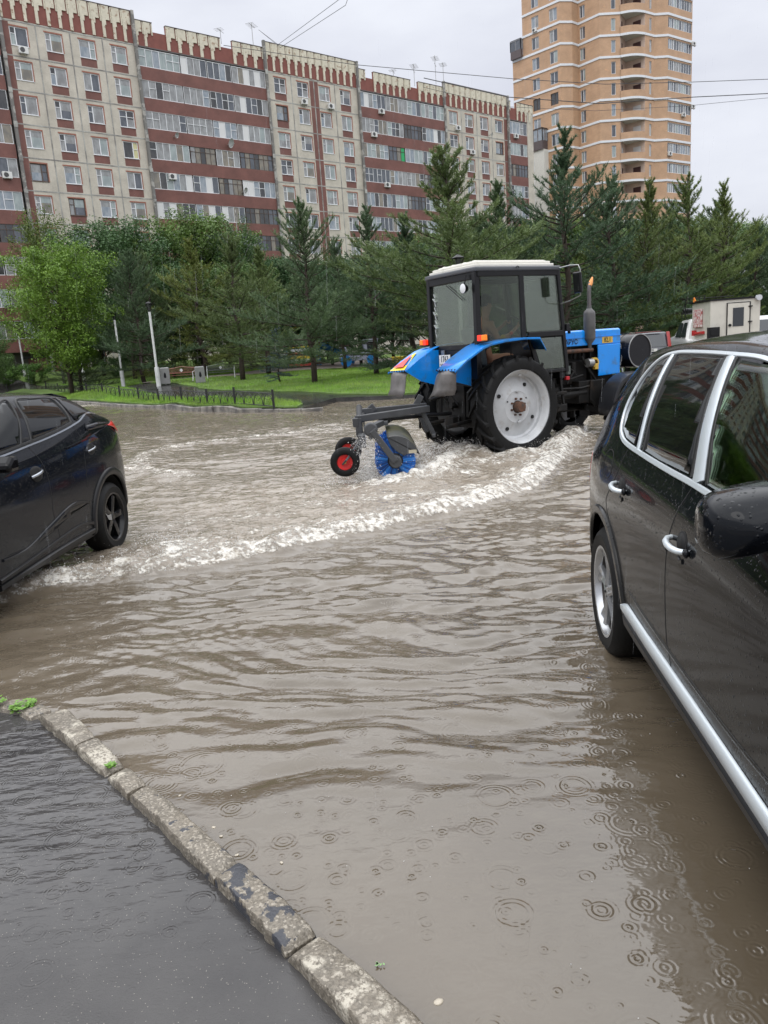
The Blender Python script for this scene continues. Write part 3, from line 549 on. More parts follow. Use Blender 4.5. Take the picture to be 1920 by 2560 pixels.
# pebbles seen through the shallow water, breaking its surface
m_peb = mat('pebble', (.45, .40, .32), rough=.35, var=.2, vscale=30)
for x, y, s in ((.055, 1.78, .012), (-.74, 2.66, .007), (-.70, 2.60, .006), (-.62, 2.48, .007), (-.93, 2.9, .006), (-.45, 2.42, .006)):
    mb = MB(); mb.ball((0, 0, 0), s, n=6, sc=(1.3, .9, .45)); o = mb.build('pebble', [m_peb], smooth=180); o.location = (x, y, .001); o.rotation_euler[2] = x*9
    tag(o, 'small pale pebble poking out of the shallow water near the kerb', 'pebble', 'pebbles in the shallow water by the kerb')
m_cab = mat('cab_black', (.008, .008, .009), spec=.3, rough=.3); m_galv = mat('bare_metal', (.35, .35, .34), rough=.35, metal=.7)
# ------------------------------------------------------------------ panel apartment block
def brickmat(name, c1, c2, mortar, sc, stain=None, bw=.5, rh=.25, wear=.25, rough=.7):
    if name in MATS: return MATS[name]
    m = bpy.data.materials.new(name); m.use_nodes = True; t = m.node_tree; b = t.nodes['Principled BSDF']; tcn = N(t, 'ShaderNodeTexCoord'); vec = tcn.outputs['Object']
    sp = N(t, 'ShaderNodeSeparateXYZ'); t.links.new(vec, sp.inputs[0]); cb = N(t, 'ShaderNodeCombineXYZ'); t.links.new(mathn(t, 'ADD', sp.outputs[0], sp.outputs[1]), cb.inputs[0]); t.links.new(sp.outputs[2], cb.inputs[1])
    br_ = N(t, 'ShaderNodeTexBrick'); br_.inputs['Scale'].default_value = sc; br_.inputs['Color1'].default_value = (*c1, 1); br_.inputs['Color2'].default_value = (*c2, 1); br_.inputs['Mortar'].default_value = (*mortar, 1); br_.inputs['Mortar Size'].default_value = .012; br_.inputs['Brick Width'].default_value = bw; br_.inputs['Row Height'].default_value = rh
    t.links.new(cb.outputs[0], br_.inputs['Vector'])
    n = N(t, 'ShaderNodeTexNoise'); n.inputs['Scale'].default_value = .7; n.inputs['Detail'].default_value = 8; n.inputs['Roughness'].default_value = .65; t.links.new(vec, n.inputs['Vector'])
    c = mixc(t, 1, br_.outputs[0], ramp(t, n.outputs[0], [(.3, (1-wear,)*3), (.7, (1+wear*.5,)*3)]), 'MULTIPLY')
    if stain:
        n2 = N(t, 'ShaderNodeTexNoise'); n2.inputs['Scale'].default_value = 2.2; n2.inputs['Detail'].default_value = 9; n2.inputs['Roughness'].default_value = .75; t.links.new(vec, n2.inputs['Vector'])
        c = mixc(t, ramp(t, n2.outputs[0], [(stain[1], (0, 0, 0)), (stain[1]+.07, (1, 1, 1))]), c, (*stain[0], 1))
    t.links.new(c, b.inputs['Base Color']); b.inputs['Roughness'].default_value = rough; MATS[name] = m; return m
m_cream = brickmat('cream_tile', (.54, .50, .42), (.50, .46, .385), (.42, .39, .33), 4.2, ((.40, .37, .31), .60))
m_redt = brickmat('oxide_red_tile', (.185, .078, .062), (.17, .07, .056), (.14, .065, .055), 4.2, ((.22, .11, .09), .62), wear=.3)
m_parc = mat('parapet_cream', (.58, .54, .43), rough=.8, col2=(.30, .20, .13), c2scale=2.6, c2lo=.56, c2hi=.66, var=.12, vscale=3)
m_parr = mat('parapet_red', (.20, .07, .055), rough=.8, var=.15, vscale=2)
m_joint = mat('joint_mortar', (.40, .40, .37), rough=.9, col2=(.20, .19, .18), c2scale=.5, c2lo=.42, c2hi=.58, var=.15)
m_jd = mat('dark_joint', (.17, .165, .155), rough=.9, col2=(.36, .35, .32), c2scale=1.5, c2lo=.52, c2hi=.6)
m_fw = mat('window_white', (.70, .71, .72), rough=.35); m_fbr = mat('window_brown', (.09, .06, .045), rough=.6); m_win_in = mat('room_dark', (.02, .02, .02), rough=.9); m_lint = mat('lintel_red', (.30, .13, .09), rough=.8)
GL = [mat('pane_%s' % k, c, rough=.08, ior=1.55, col2=c2, c2scale=2.2, c2lo=.4, c2hi=.6, streak=(1, 1, .5)) for k, c, c2 in (('slate', (.06, .07, .085), (.10, .11, .13)), ('curtain', (.30, .31, .31), (.20, .20, .20)), ('sky', (.20, .24, .28), (.30, .33, .36)), ('mint', (.33, .38, .37), (.25, .29, .29)), ('dark', (.025, .027, .03), (.05, .05, .05)), ('warm', (.24, .21, .16), (.15, .14, .12)))]
for g_i in GL: g_i.node_tree.nodes['Principled BSDF'].inputs['Coat Weight'].default_value = .6
m_yc = mat('pane_yellow_curtain', (.55, .52, .28), rough=.3); m_white_panel = mat('white_sandwich_panel', (.62, .62, .61), rough=.5); m_grn = mat('green_board', (.02, .35, .12), rough=.6)
AZB = math.radians(90-50.94); BX, BY = -20.761, 81.8
bd = empty('apartment_building', (BX, BY, 0), AZB, 'long cream and oxide red panel apartment block with rows of glazed balconies', 'building')
FL = [31.68-2.8*k for k in range(12)]     # window head of each storey
ZB = -1.0
def wall(s0, s1, wins, name, top, extra=None):
    """front wall with real openings; wins = list of (a,b) window spans"""
    mb = MB(); xs_ = sorted({s0, s1, *[v for w_ in wins for v in w_]})
    for i in range(len(xs_)-1):
        a, b = xs_[i], xs_[i+1]; isw = any(abs(a-w_[0]) < 1e-6 and abs(b-w_[1]) < 1e-6 for w_ in wins)
        if not isw: mb.add([(a, 0, ZB), (b, 0, ZB), (b, 0, top), (a, 0, top)], [(0, 1, 2, 3)]); continue
        z = top; red = (extra or {}).get(round(a, 2), 0)
        for f in FL:
            if f-1.53 < ZB: break
            mb.add([(a, 0, f), (b, 0, f), (b, 0, z), (a, 0, z)], [(0, 1, 2, 3)]); h = f-1.53; z = h
            mb.add([(a, 0, h), (b, 0, h), (b, .16, h), (a, .16, h)], [(0, 1, 2, 3)], 2).add([(a, 0, f), (b, 0, f), (b, .16, f), (a, .16, f)], [(0, 1, 2, 3)], 2).add([(a, 0, h), (a, 0, f), (a, .16, f), (a, .16, h)], [(0, 1, 2, 3)], 2).add([(b, 0, h), (b, 0, f), (b, .16, f), (b, .16, h)], [(0, 1, 2, 3)], 2)
            if red: mb.add([(a, 0, h-.74), (b, 0, h-.74), (b, 0, h), (a, 0, h)], [(0, 1, 2, 3)], 1); z = h-.74
        mb.add([(a, 0, ZB), (b, 0, ZB), (b, 0, z), (a, 0, z)], [(0, 1, 2, 3)])
    return mb.build(name, [m_cream, m_redt, m_lint], bd)
def win_mesh(v):
    r = random.Random(v*7+1); mb = MB(); W, H = 1.5, 1.53; f = .075
    mb.box(0, W, .06, .13, 0, f).box(0, W, .06, .13, H-f, H).box(0, f, .06, .13, f, H-f).box(W-f, W, .06, .13, f, H-f)
    lay = v % 4; x = (.48, .98, .74, .5)[lay]; mb.box(x-.045, x+.045, .055, .13, f, H-f)
    if lay == 0 or lay == 3: mb.box(f, x-.045, .06, .125, H*.62, H*.62+.05)
    if lay == 1: mb.box(x+.045, W-f, .06, .125, H*.55, H*.55+.05)
    if lay == 2 and v % 3 == 0: mb.box(f, W-f, .06, .125, H*.6, H*.6+.05)
    mb.box(-.03, W+.03, -.05, .06, -.035, 0); mb.box(-.08, W+.08, -.012, -.001, H+.003, H+.12, 1).box(W+.003, W+.08, -.012, -.001, 0, H, 1)
    me = mkmesh('window', mb.v, mb.f, [m_fbr if v in (3, 9) else m_fw, m_lint], mb.m)
    p = MB(); a = r.choice((0, 1, 1, 2, 3, 5)); b = r.choice((0, 0, 1, 2, 3, 5, 1))
    for (x0, x1, k) in ((f, x-.045, a), (x+.045, W-f, b)):
        zc = r.choice((0, 0, .35, .5))*(H-2*f)
        p.add([(x0, .10, f), (x1, .10, f), (x1, .10, H-f-zc), (x0, .10, H-f-zc)], [(0, 1, 2, 3)], k)
        if zc: p.add([(x0, .10, H-f-zc), (x1, .10, H-f-zc), (x1, .10, H-f), (x0, .10, H-f)], [(0, 1, 2, 3)], r.choice((1, 3, 4, 5)))
    if v == 5: p = MB().add([(f, .10, f), (x-.045, .10, f), (x-.045, .10, H-f), (f, .10, H-f)], [(0, 1, 2, 3)], 4).add([(x+.045, .10, f), (W-f, .10, f), (W-f, .10, H-f), (x+.045, .10, H-f)], [(0, 1, 2, 3)], 6)
    return me, mkmesh('pane', p.v, p.f, GL+[m_yc], p.m)
WV = [win_mesh(v) for v in range(14)]; wc = [0]
def put_win(s, zt, v=None):
    v = rnd.choice([i for i in range(14) if i not in (3, 5, 9)] if rnd.random() < .9 else [3, 9]) if v is None else v; a, b = WV[v]
    o = link('window', a, bd); o.location = (s, 0, zt-1.53); p = link('pane', b, o); wc[0] += 1; return o
SECT = [(-12.0, 0.0, (-11.46, -8.46, -5.46, -2.46)), (14.6, 27.15, (15.55, 18.55, 21.54, 24.54)), (41.45, 53.7, (42.30, 45.28, 48.2, 51.18))]
for si, (s0, s1, ws) in enumerate(SECT):
    ex_ = {}
    for w_ in ws:
        if (si == 0 and w_ != ws[0]) or (si == 1 and w_ in (ws[0], ws[3])) or (si == 2 and w_ in (ws[1], ws[2])): ex_[round(w_, 2)] = 1
    wall(s0, s1, [(w_, w_+1.5) for w_ in ws], 'wall', 32.2, ex_)
    for w_ in ws:
        for k, f in enumerate(FL[:10]): put_win(w_, f, 5 if (si == 0 and w_ == ws[3] and k == 3) else None)
    rs = {0: [(-12.0, -11.48)], 1: [(20.28, 20.78), (20.93, 21.42)], 2: [(52.98, 53.62)]}[si]
    q = MB()
    for a, b in rs: q.box(a, b, -.015, 0, ZB, 32.0)
    q.build('red_stripe', [m_redt], bd)
    j = MB(); bays = [s0]+[(a+b+1.5)/2 for a, b in zip(ws, ws[1:])]+[s1]
    for x in bays[1:-1]:
        if si == 1 and abs(x-20.8) < .5: x = 20.855
        j.box(x-.05, x+.05, -.022, 0, ZB, 32.1)
    for k in range(11): z = 31.68-2.8*k+.42; j.box(s0+.01, s1-.01, -.018, 0, z-.05, z+.05)
    j.build('panel_joint', [m_joint], bd)
# balcony sections
def glaz(s0, s1, zb, zt, kind, nb, sd):
    r = random.Random(sd); mb = MB(); W = s1-s0; fm = .055 if kind != 1 else .045; p = MB(); y = -.10
    mb.box(s0, s1, y, y+.07, zb, zb+fm).box(s0, s1, y, y+.07, zt-fm, zt); n = nb; xs_ = [s0+W*i/n for i in range(n+1)]
    for i, x in enumerate(xs_): h = fm*(1.2 if i in (0, n) else (1 if i % 2 else .7)); mb.box(x-h/2 if 0 < i else x, x+h/2 if i < n else x, y, y+.07, zb+fm, zt-fm)
    base = r.choice((0, 1, 2, 3, 1))
    for i in range(n):
        k = base if r.random() < .45 else r.choice((0, 1, 2, 3, 4, 5, 7 if kind == 0 else 1)); z1 = zt-fm
        if kind == 1 and True: mb.box(xs_[i], xs_[i+1], y, y+.06, zb+(zt-zb)*.68, zb+(zt-zb)*.68+.04)
        elif r.random() < .3 and k != 7: mb.box(xs_[i]+.03, xs_[i+1]-.03, y, y+.06, zb+(zt-zb)*.55, zb+(zt-zb)*.55+.05)
        if kind == 1: k = r.choice((4, 4, 0, 5, 1))
        if kind == 1 and sd == 777 and i == n-1: k = 8
        p.add([(xs_[i]+.02, y+.045, zb+fm), (xs_[i+1]-.02, y+.045, zb+fm), (xs_[i+1]-.02, y+.045, z1), (xs_[i]+.02, y+.045, z1)], [(0, 1, 2, 3)], k)
    o = mb.build('balcony_glazing', [m_fw if kind == 0 else m_fbr], bd); p.build('pane', GL+[m_yc, m_white_panel, m_grn], o); return o
def balconies(s0, s1, cuts, old, floors, dep=1.2, top=32.15):
    for k in range(floors):
        f = 31.95-2.8*k; MB().box(s0+.12, s1-.12, -.12, .0, f-2.85, f-1.66).build('balcony_parapet', [m_redt], bd)
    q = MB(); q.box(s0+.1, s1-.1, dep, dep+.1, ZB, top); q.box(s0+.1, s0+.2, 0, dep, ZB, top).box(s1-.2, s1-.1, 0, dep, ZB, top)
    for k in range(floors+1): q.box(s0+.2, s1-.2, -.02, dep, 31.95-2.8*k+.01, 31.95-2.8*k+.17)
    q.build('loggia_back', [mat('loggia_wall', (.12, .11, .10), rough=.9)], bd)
    mm_ = MB(); mm_.box(s0+.05, s1-.05, -.16, 0, 32.0, 32.10); mm_.build('balcony_roof_edge', [mat('roof_edge_metal', (.10, .085, .08), rough=.5)], bd)
    for k in range(floors):
        f = 31.95-2.8*k
        for i, (a, b) in enumerate(zip(cuts, cuts[1:])):
            kd = 1 if (k, i) in old else 0; nb = max(3, round((b-a)/(.72 if kd == 0 else .62))); glaz(a+.06, b-.06, f-1.66, f-.04, kd, nb, 777 if (s0 > 20 and (k, i) == (2, 1)) else int(1000*s0)+k*17+i)
balconies(0.0, 14.6, [.12, 4.5, 7.45, 10.3, 14.45], {(3, 1), (3, 3), (4, 2), (5, 3), (6, 3)}, 7)
balconies(27.15, 41.45, [27.3, 31.4, 34.1, 37.2, 41.3], {(1, 2), (2, 1), (4, 2), (3, 3)}, 7)
balconies(53.7, 57.9, [53.85, 57.75], {(2, 0)}, 5)
balconies(-22.0, -12.35, [-21.9, -18, -15, -12.5], {(6, 2), (3, 1)}, 10)
# lower part of the balcony bays: plain wall with windows
for (s0, s1) in ((0.0, 14.6), (27.15, 41.45)):
    q = MB(); q.box(s0+.1, s1-.1, .02, .1, ZB, 12.3); q.build('wall', [m_cream], bd)
    for x in (s0+1, s0+5, s0+8.6, s0+12.2):
        for k in (7, 8, 9): put_win(x, FL[k])
# joint pillars between sections
jp = MB()
for x in (-12.2, 0.0, 14.55, 27.2, 41.4, 53.75): jp.box(x-.13, x+.13, -.30, .0, ZB, 35.05 if x > -13 else 33)

for x in (-12.2, 0.0, 14.55, 27.2, 41.4, 53.75):
    for k in range(10): z = 31.95-2.8*k; jp.box(x-.17, x+.16, -.33, -.3, z-.10-.2*rnd.random(), z+.12+.2*rnd.random(), 1)
jp.build('joint_pillar', [m_jd, m_joint], bd)
ew = MB(); ew.box(57.9, 59.25, 0, 11, ZB, 34.4).box(57.95, 59.2, -.01, 0, ZB, 34.0); ew.build('wall', [m_cream], bd)
bk = MB(); bk.box(-22, 59.2, 1.6, 12, ZB, 32.3); bk.build('roof_block', [mat('roof_grey', (.12, .12, .12), rough=.9)], bd)
# parapets with stepped ribs
def parapet(s0, s1, z0, z1, per, holes=()):
    mb = MB(); segs = []; x = s0
    for a, b in list(holes)+[(s1, s1)]:
        if a > x: segs.append((x, a))
        x = b
    for a, b in holes: mb.box(a, b, .05, .25, z0, z1-.75, 1)
    for a, b in segs:
        mb.box(a, b, 0, .22, z0, z1, 1); n = max(1, round((b-a)/per)); p = (b-a)/n; H = z1-z0
        for i in range(n):
            u = a+p*i
            mb.prism([(u+.01, z0+.03), (u+p*.27, z0+.03), (u+p*.27, z0+H*.40), (u+p*.40, z0+H*.40), (u+p*.40, z0+H*.56), (u+p*.76, z0+H*.56), (u+p*.76, z1-.03), (u+.01, z1-.03)], -.10, 0, 'y', 0)
            mb.prism([(u+p*.87, z0+H*.50), (u+p*1.0, z0+H*.50), (u+p*1.0, z1-.03), (u+p*.87, z1-.03)], -.06, 0, 'y', 0)
        mb.box(a-.02, b+.02, -.13, .26, z1, z1+.05, 2)
    return mb.build('parapet', [m_parc, m_parr, mat('coping_metal', (.12, .10, .10), rough=.5)], bd)
parapet(-12.1, 0.0, 32.22, 35.0, .98); parapet(14.6, 27.1, 32.22, 35.0, .96); parapet(41.45, 53.7, 32.22, 35.0, 1.0)
parapet(.12, 14.45, 32.15, 34.35, 1.1, [(1.95, 3.35), (9.35, 10.75)]); parapet(27.3, 41.3, 32.15, 34.35, 1.05, [(28.5, 29.75), (35.7, 37.0)]); parapet(53.85, 59.25, 32.15, 34.45, 1.0, [(54.4, 55.7)]); parapet(-22, -12.3, 32.15, 34.3, 1.0)
# things on the facade
def FP(s, z, off): c, n = math.cos(AZB), math.sin(AZB); return (BX+s*c+off*n, BY+s*n-off*c, z)
acm = MB(); acm.box(-.40, .40, -.30, 0, -.28, .28); acg = MB(); acg.lathe([(.21, -.312), (.21, -.302), (.19, -.302), (.19, -.312)], c=(-.1, 0, 0), n=20); acg.lathe([(0, -.308), (.18, -.304)], c=(-.1, 0, 0), n=20, m=0)
ac0 = None
def ac(s, z, where):
    global ac0
    if ac0 is None:
        e = empty('air_conditioner', (0, 0, 0)); acm.build('casing', [mat('ac_white', (.62, .62, .60), rough=.4)], e, bevel=.02); acg.build('fan_grille', [mat('ac_dark', (.06, .06, .06), rough=.6)], e)
        MB().box(-.3, -.26, -.28, .02, -.34, -.28).box(.26, .3, -.28, .02, -.34, -.28).build('bracket', [m_galv], e); ac0 = e; o = e
    else: o = copy_tree(ac0)
    o.location = FP(s, z, .12 if True else 0); o.rotation_euler = (0, 0, AZB); tag(o, where, 'air conditioner', 'air conditioners on the apartment block facade')
ac(-10.6, 29.75, 'white air conditioner under the top left window of the block'); ac(2.2, 20.35, 'white air conditioner under the left end of the fifth row of glazed balconies')
ac(19.2, 29.6, 'white air conditioner with a looping pipe, second window column right of the glazed balconies'); ac(22.9, 29.6, 'white air conditioner just right of the double red stripe'); ac(30.5, 30.05, 'white air conditioner under the topmost glazing of the farther balcony bay')
ac(29.1, 27.3, 'white air conditioner one row below the top in the farther balcony bay'); ac(30.7, 21.7, 'white air conditioner on a lower parapet of the farther balcony bay'); ac(43.6, 29.7, 'white air conditioner on the far cream block, top row left'); ac(46.2, 27.0, 'white air conditioner on the far cream block, second row')
ac(55.2, 30.0, 'white air conditioner under the balcony glazing at the far end of the block'); ac(-13.6, 19.2, 'white air conditioner on the balcony parapet at the left edge of the picture'); ac(40.2, 27.0, 'white air conditioner at the right end of the second row of the farther balcony bay')
m_dish = mat('dish_grey', (.42, .43, .42), rough=.5)
def dish(s, z, r, lb):
    e = empty('satellite_dish', FP(s, z, .45), AZB+.5, lb, 'satellite dish', 'satellite dishes on the balconies'); MB().lathe([(0, .0), (r*.5, -.03), (r*.85, -.09), (r, -.13)], n=24).build('reflector', [m_dish], e, smooth=60).rotation_euler = (.35, 0, 0)
    MB().tube([(0, 0, -r*.8), (0, -r*1.1, -.1)], .02, 6).tube([(0, 0, 0), (.0, .5, -.2)], .025, 6).build('arm', [m_galv], e); MB().tube([(0, .3, -.3), (.4, .35, -.7), (.2, .4, -1.1), (.9, .4, -.9)], .012, 5).build('cable', [m_galv], e)
dish(9.1, 24.2, .48, 'large pale satellite dish in the middle of the nearer balcony bay'); dish(3.0, 24.3, .28, 'small satellite dish left of the large one'); dish(10.3, 19.6, .32, 'satellite dish two rows below the large dish'); dish(10.8, 15.0, .26, 'lowest small satellite dish just above the tree tops'); dish(49.8, 29.6, .28, 'small satellite dish on the far cream block')
def antenna(s, zb, h, lb, n=3):
    e = empty('roof_antenna', FP(s, zb, -1.0), AZB+.6, lb, 'antenna', 'television antennas on the roof'); MB().tube([(0, 0, 0), (0, 0, h)], .035, 5).build('mast', [m_galv], e); a = MB(); a.tube([(-.7, 0, h*.9), (.8, 0, h*.9)], .025, 5)
    for i in range(n+2): x = -.6+i*.3; a.tube([(x, -.45, h*.9), (x, .45, h*.9)], .018, 5)
    if n > 3: a.tube([(-.5, 0, h*.7), (.6, 0, h*.66)], .022, 5)
    a.build('aerial', [m_galv], e)
antenna(14.0, 34.9, 2.1, 'tall aerial at the joint right of the nearer balcony bay'); antenna(10.1, 34.3, 1.4, 'short thin mast above the nearer balcony bay', 1); antenna(37.4, 34.2, 2.6, 'left aerial of the pair above the farther balcony bay', 4); antenna(41.2, 35, 3.4, 'tallest aerial, standing over the joint of the far cream block', 4); antenna(42.6, 35, 2.8, 'aerial just right of the tallest one', 3); antenna(33.9, 34.3, 1.2, 'short mast left of the aerial pair', 1)
# ------------------------------------------------------------------ orange brick tower
m_obr = brickmat('orange_brick', (.50, .315, .19), (.46, .285, .17), (.43, .30, .21), 3.0, ((.62, .36, .2), .60), wear=.18); m_band = mat('white_band', (.66, .68, .70), rough=.6, var=.06); m_rec = brickmat('recess_brick', (.62, .48, .39), (.56, .43, .35), (.45, .35, .3), 3.0, wear=.2)
PT = [(25.7, 134.1), (31.5, 127.7), (33.4, 128.0), (34.6, 129.0), (36.95, 125.9), (40.05, 126.0), (43.85, 126.2), (45.7, 127.4), (47.7, 127.4), (52.8, 130.9)]
TX, TY = 40.0, 132.0
tw = empty('tower_building', (TX, TY, 0), 0, 'tall orange brick residential tower with white floor bands and balconies, cut by the top edge', 'building')
FH = 2.93; B0 = 45.29; BZ = [B0+FH*k for k in range(-15, 5)]; TOP = 61.0
def lp(i, t, off=0):
    a, b = Vector(PT[i]), Vector(PT[i+1]); d = (b-a); L = d.length; d /= L; n = Vector((d.y, -d.x)); q = a+d*t+n*off; return q.x-TX, q.y-TY
def flen(i): return (Vector(PT[i+1])-Vector(PT[i])).length
def facet(i, spans, zt=TOP, z0=-1, t0=0, t1=None, mt=m_obr):
    mb = MB(); L = t1 or flen(i); xs_ = sorted({t0, L, *[v for s_ in spans for v in s_[:2]]})
    def q(a, b, za, zb_, o=0): A = lp(i, a, o); B_ = lp(i, b, o); mb.add([(*A, za), (*B_, za), (*B_, zb_), (*A, zb_)], [(0, 1, 2, 3)])
    for a, b in zip(xs_, xs_[1:]):
        sp_ = [s_ for s_ in spans if abs(s_[0]-a) < 1e-6 and abs(s_[1]-b) < 1e-6]
        if not sp_: q(a, b, z0, zt); continue
        zl = z0
        for bz in BZ:
            h0, h1 = bz+sp_[0][2], bz+sp_[0][3]
            if h0 < z0+2 or h1 > zt-.2: continue
            q(a, b, zl, h0); zl = h1
            for (ta, tb) in ((a, a), (b, b)):
                A = lp(i, ta, 0); C = lp(i, ta, -.2); mb.add([(*A, h0), (*C, h0), (*C, h1), (*A, h1)], [(0, 1, 2, 3)])
            A, B_, C, D = lp(i, a, 0), lp(i, b, 0), lp(i, b, -.2), lp(i, a, -.2); mb.add([(*A, h0), (*B_, h0), (*C, h0), (*D, h0)], [(0, 1, 2, 3)]); mb.add([(*A, h1), (*B_, h1), (*C, h1), (*D, h1)], [(0, 1, 2, 3)])
        q(a, b, zl, zt)
    mb.build('wall', [mt], tw)
def towerwin(i, a, b, h0, h1, zmin=14, zmax=TOP, kind=0, nb=2):
    for bz in BZ:
        if bz+h0 < zmin or bz+h1 > zmax: continue
        A = Vector(lp(i, a, -.12)); B_ = Vector(lp(i, b, -.12)); W = (B_-A).length; ang = math.atan2(B_.y-A.y, B_.x-A.x); mb = MB(); H = h1-h0; f = .07
        mb.box(0, W, -.03, .05, 0, f).box(0, W, -.03, .05, H-f, H).box(0, f, -.03, .05, f, H-f).box(W-f, W, -.03, .05, f, H-f)
        for j in range(1, nb): mb.box(W*j/nb-f/2, W*j/nb+f/2, -.03, .05, f, H-f)
        dk = (kind == 2 and abs(bz-(B0-FH*3)) < .1) or kind == 1
        o = mb.build('window', [m_fbr if dk else m_fw], tw); o.location = (A.x, A.y, bz+h0); o.rotation_euler = (0, 0, ang); p = MB()
        for j in range(nb): p.add([(W*j/nb, .02, .02), (W*(j+1)/nb, .02, .02), (W*(j+1)/nb, .02, H-.02), (W*j/nb, .02, H-.02)], [(0, 1, 2, 3)], rnd.choice((0, 1, 2, 0, 3)) if not dk else 4)
        p.build('pane', GL, o)
facet(0, [(3.45, 4.80, .55, 2.25), (6.75, 8.15, .55, 2.25)], t0=1.74); towerwin(0, 3.45, 4.80, .55, 2.25, 33, kind=2); towerwin(0, 6.75, 8.15, .55, 2.25, 20, kind=2)
facet(0, [], zt=45.8, t0=-.3, t1=1.74)
facet(1, []); facet(2, []); facet(3, [(.30, 1.25, .62, 2.30)]); towerwin(3, .30, 1.25, .62, 2.30, 20); facet(4, [(1.75, 2.42, .62, 2.30)]); towerwin(4, 1.75, 2.42, .62, 2.30, 20, nb=1)
facet(6, [(1.0, 1.55, .62, 2.30)]); towerwin(6, 1.0, 1.55, .62, 2.30, 18, nb=2); facet(7, []); facet(8, [(.10, 6.1, 1.15, 2.55)])
towerwin(8, .10, 1.6, 1.15, 2.55, 14, nb=3); towerwin(8, 1.62, 6.1, 1.15, 2.55, 14, nb=7)
# white bands run round the facets
def bandpts(off): 
    o = []; 
    P = [Vector(p) for p in PT]
    for i, p in enumerate(P):
        d1 = (P[i]-P[i-1]).normalized() if i else None; d2 = (P[i+1]-P[i]).normalized() if i < len(P)-1 else None
        n = Vector((0, 0))
        for d in (d1, d2):
            if d is not None: n += Vector((d.y, -d.x))
        n.normalize(); o.append((p.x+n.x*off-TX, p.y+n.y*off-TY))
    return o
ou = bandpts(.10); inn = bandpts(-.05)
for bz in BZ:
    if bz < 16: continue
    bn_ = MB()
    for i in range(9):
        if i == 0:
            a = lp(0, -.3 if bz < 45.9 else 1.74, .10); a2 = lp(0, -.3 if bz < 45.9 else 1.74, -.05)
        else: a, a2 = ou[i], inn[i]
        if i == 5: bn_.build('floor_band', [m_band], tw); bn_ = MB(); continue
        b, b2 = ou[i+1], inn[i+1]
        bn_.add([(*a, bz-.16), (*b, bz-.16), (*b2, bz-.16), (*a2, bz-.16), (*a, bz+.16), (*b, bz+.16), (*b2, bz+.16), (*a2, bz+.16)], [(0, 1, 5, 4), (4, 5, 6, 7), (0, 3, 2, 1)])
    bn_.build('floor_band', [m_band], tw)
# balconies between facets 4 and 6
rc_ = MB(); A, B_ = lp(5, 0), lp(5, flen(5)); mid = ((A[0]+B_[0])/2-.3, (A[1]+B_[1])/2+2.3); rc_.add([(*A, -1), (*mid, -1), (*mid, TOP), (*A, TOP)], [(0, 1, 2, 3)]).add([(*mid, -1), (*B_, -1), (*B_, TOP), (*mid, TOP)], [(0, 1, 2, 3)]); rc_.build('recess_wall', [m_rec], tw)
for bz in BZ:
    arc = []; n = 10
    for j in range(n+1):
        t = j/n; arc.append(lp(5, flen(5)*t, .12+.5*math.sin(PI*t)))
    mb = MB(); k = len(arc)
    for z0, z1, m_, o_ in ((bz+.16, bz+1.10, 0, 0), (bz-.16, bz+.16, 1, .02)):
        for j in range(n):
            (x0, y0), (x1, y1) = arc[j], arc[j+1]; y0 -= o_; y1 -= o_; mb.add([(x0, y0, z0), (x1, y1, z0), (x1, y1, z1), (x0, y0, z1), (x0, y0+.14, z0), (x1, y1+.14, z0), (x1, y1+.14, z1), (x0, y0+.14, z1)], [(0, 1, 2, 3), (5, 4, 7, 6), (3, 2, 6, 7), (0, 4, 5, 1)], m_)
    mb.add([(x, y, bz-.1) for x, y in arc]+[(*mid, bz-.1)], [tuple(range(k+1))], 2); mb.add([(x, y, bz+.05) for x, y in arc]+[(*mid, bz+.05)], [tuple(range(k+1))], 2)
    b = mb.build('balcony', [m_obr, m_band, mat('slab_grey', (.6, .6, .56), rough=.8)], tw)
    # door and window in the recess
    if bz > 20:
        w_ = MB(); (ax_, ay_), (mx, my), (bx2, by2) = A, mid, B_
        for (px, py, qx, qy, t0, t1, z0, z1) in ((mx, my, bx2, by2, .38, .78, .95, 2.15), (ax_, ay_, mx, my, .22, .42, .2, 2.05)):
            P0 = (px+(qx-px)*t0, py+(qy-py)*t0-.04); P1 = (px+(qx-px)*t1, py+(qy-py)*t1-.04); w_.add([(*P0, bz+z0), (*P1, bz+z0), (*P1, bz+z1), (*P0, bz+z1)], [(0, 1, 2, 3)])
        lite = abs(bz-(B0-FH*5)) < .1 or abs(bz-(B0-FH*6)) < .1 or abs(bz-(B0-FH*4)) < .1; w_.build('balcony_door', [m_white_panel if lite else mat('brown_door', (.06, .022, .02), rough=.5)], b)
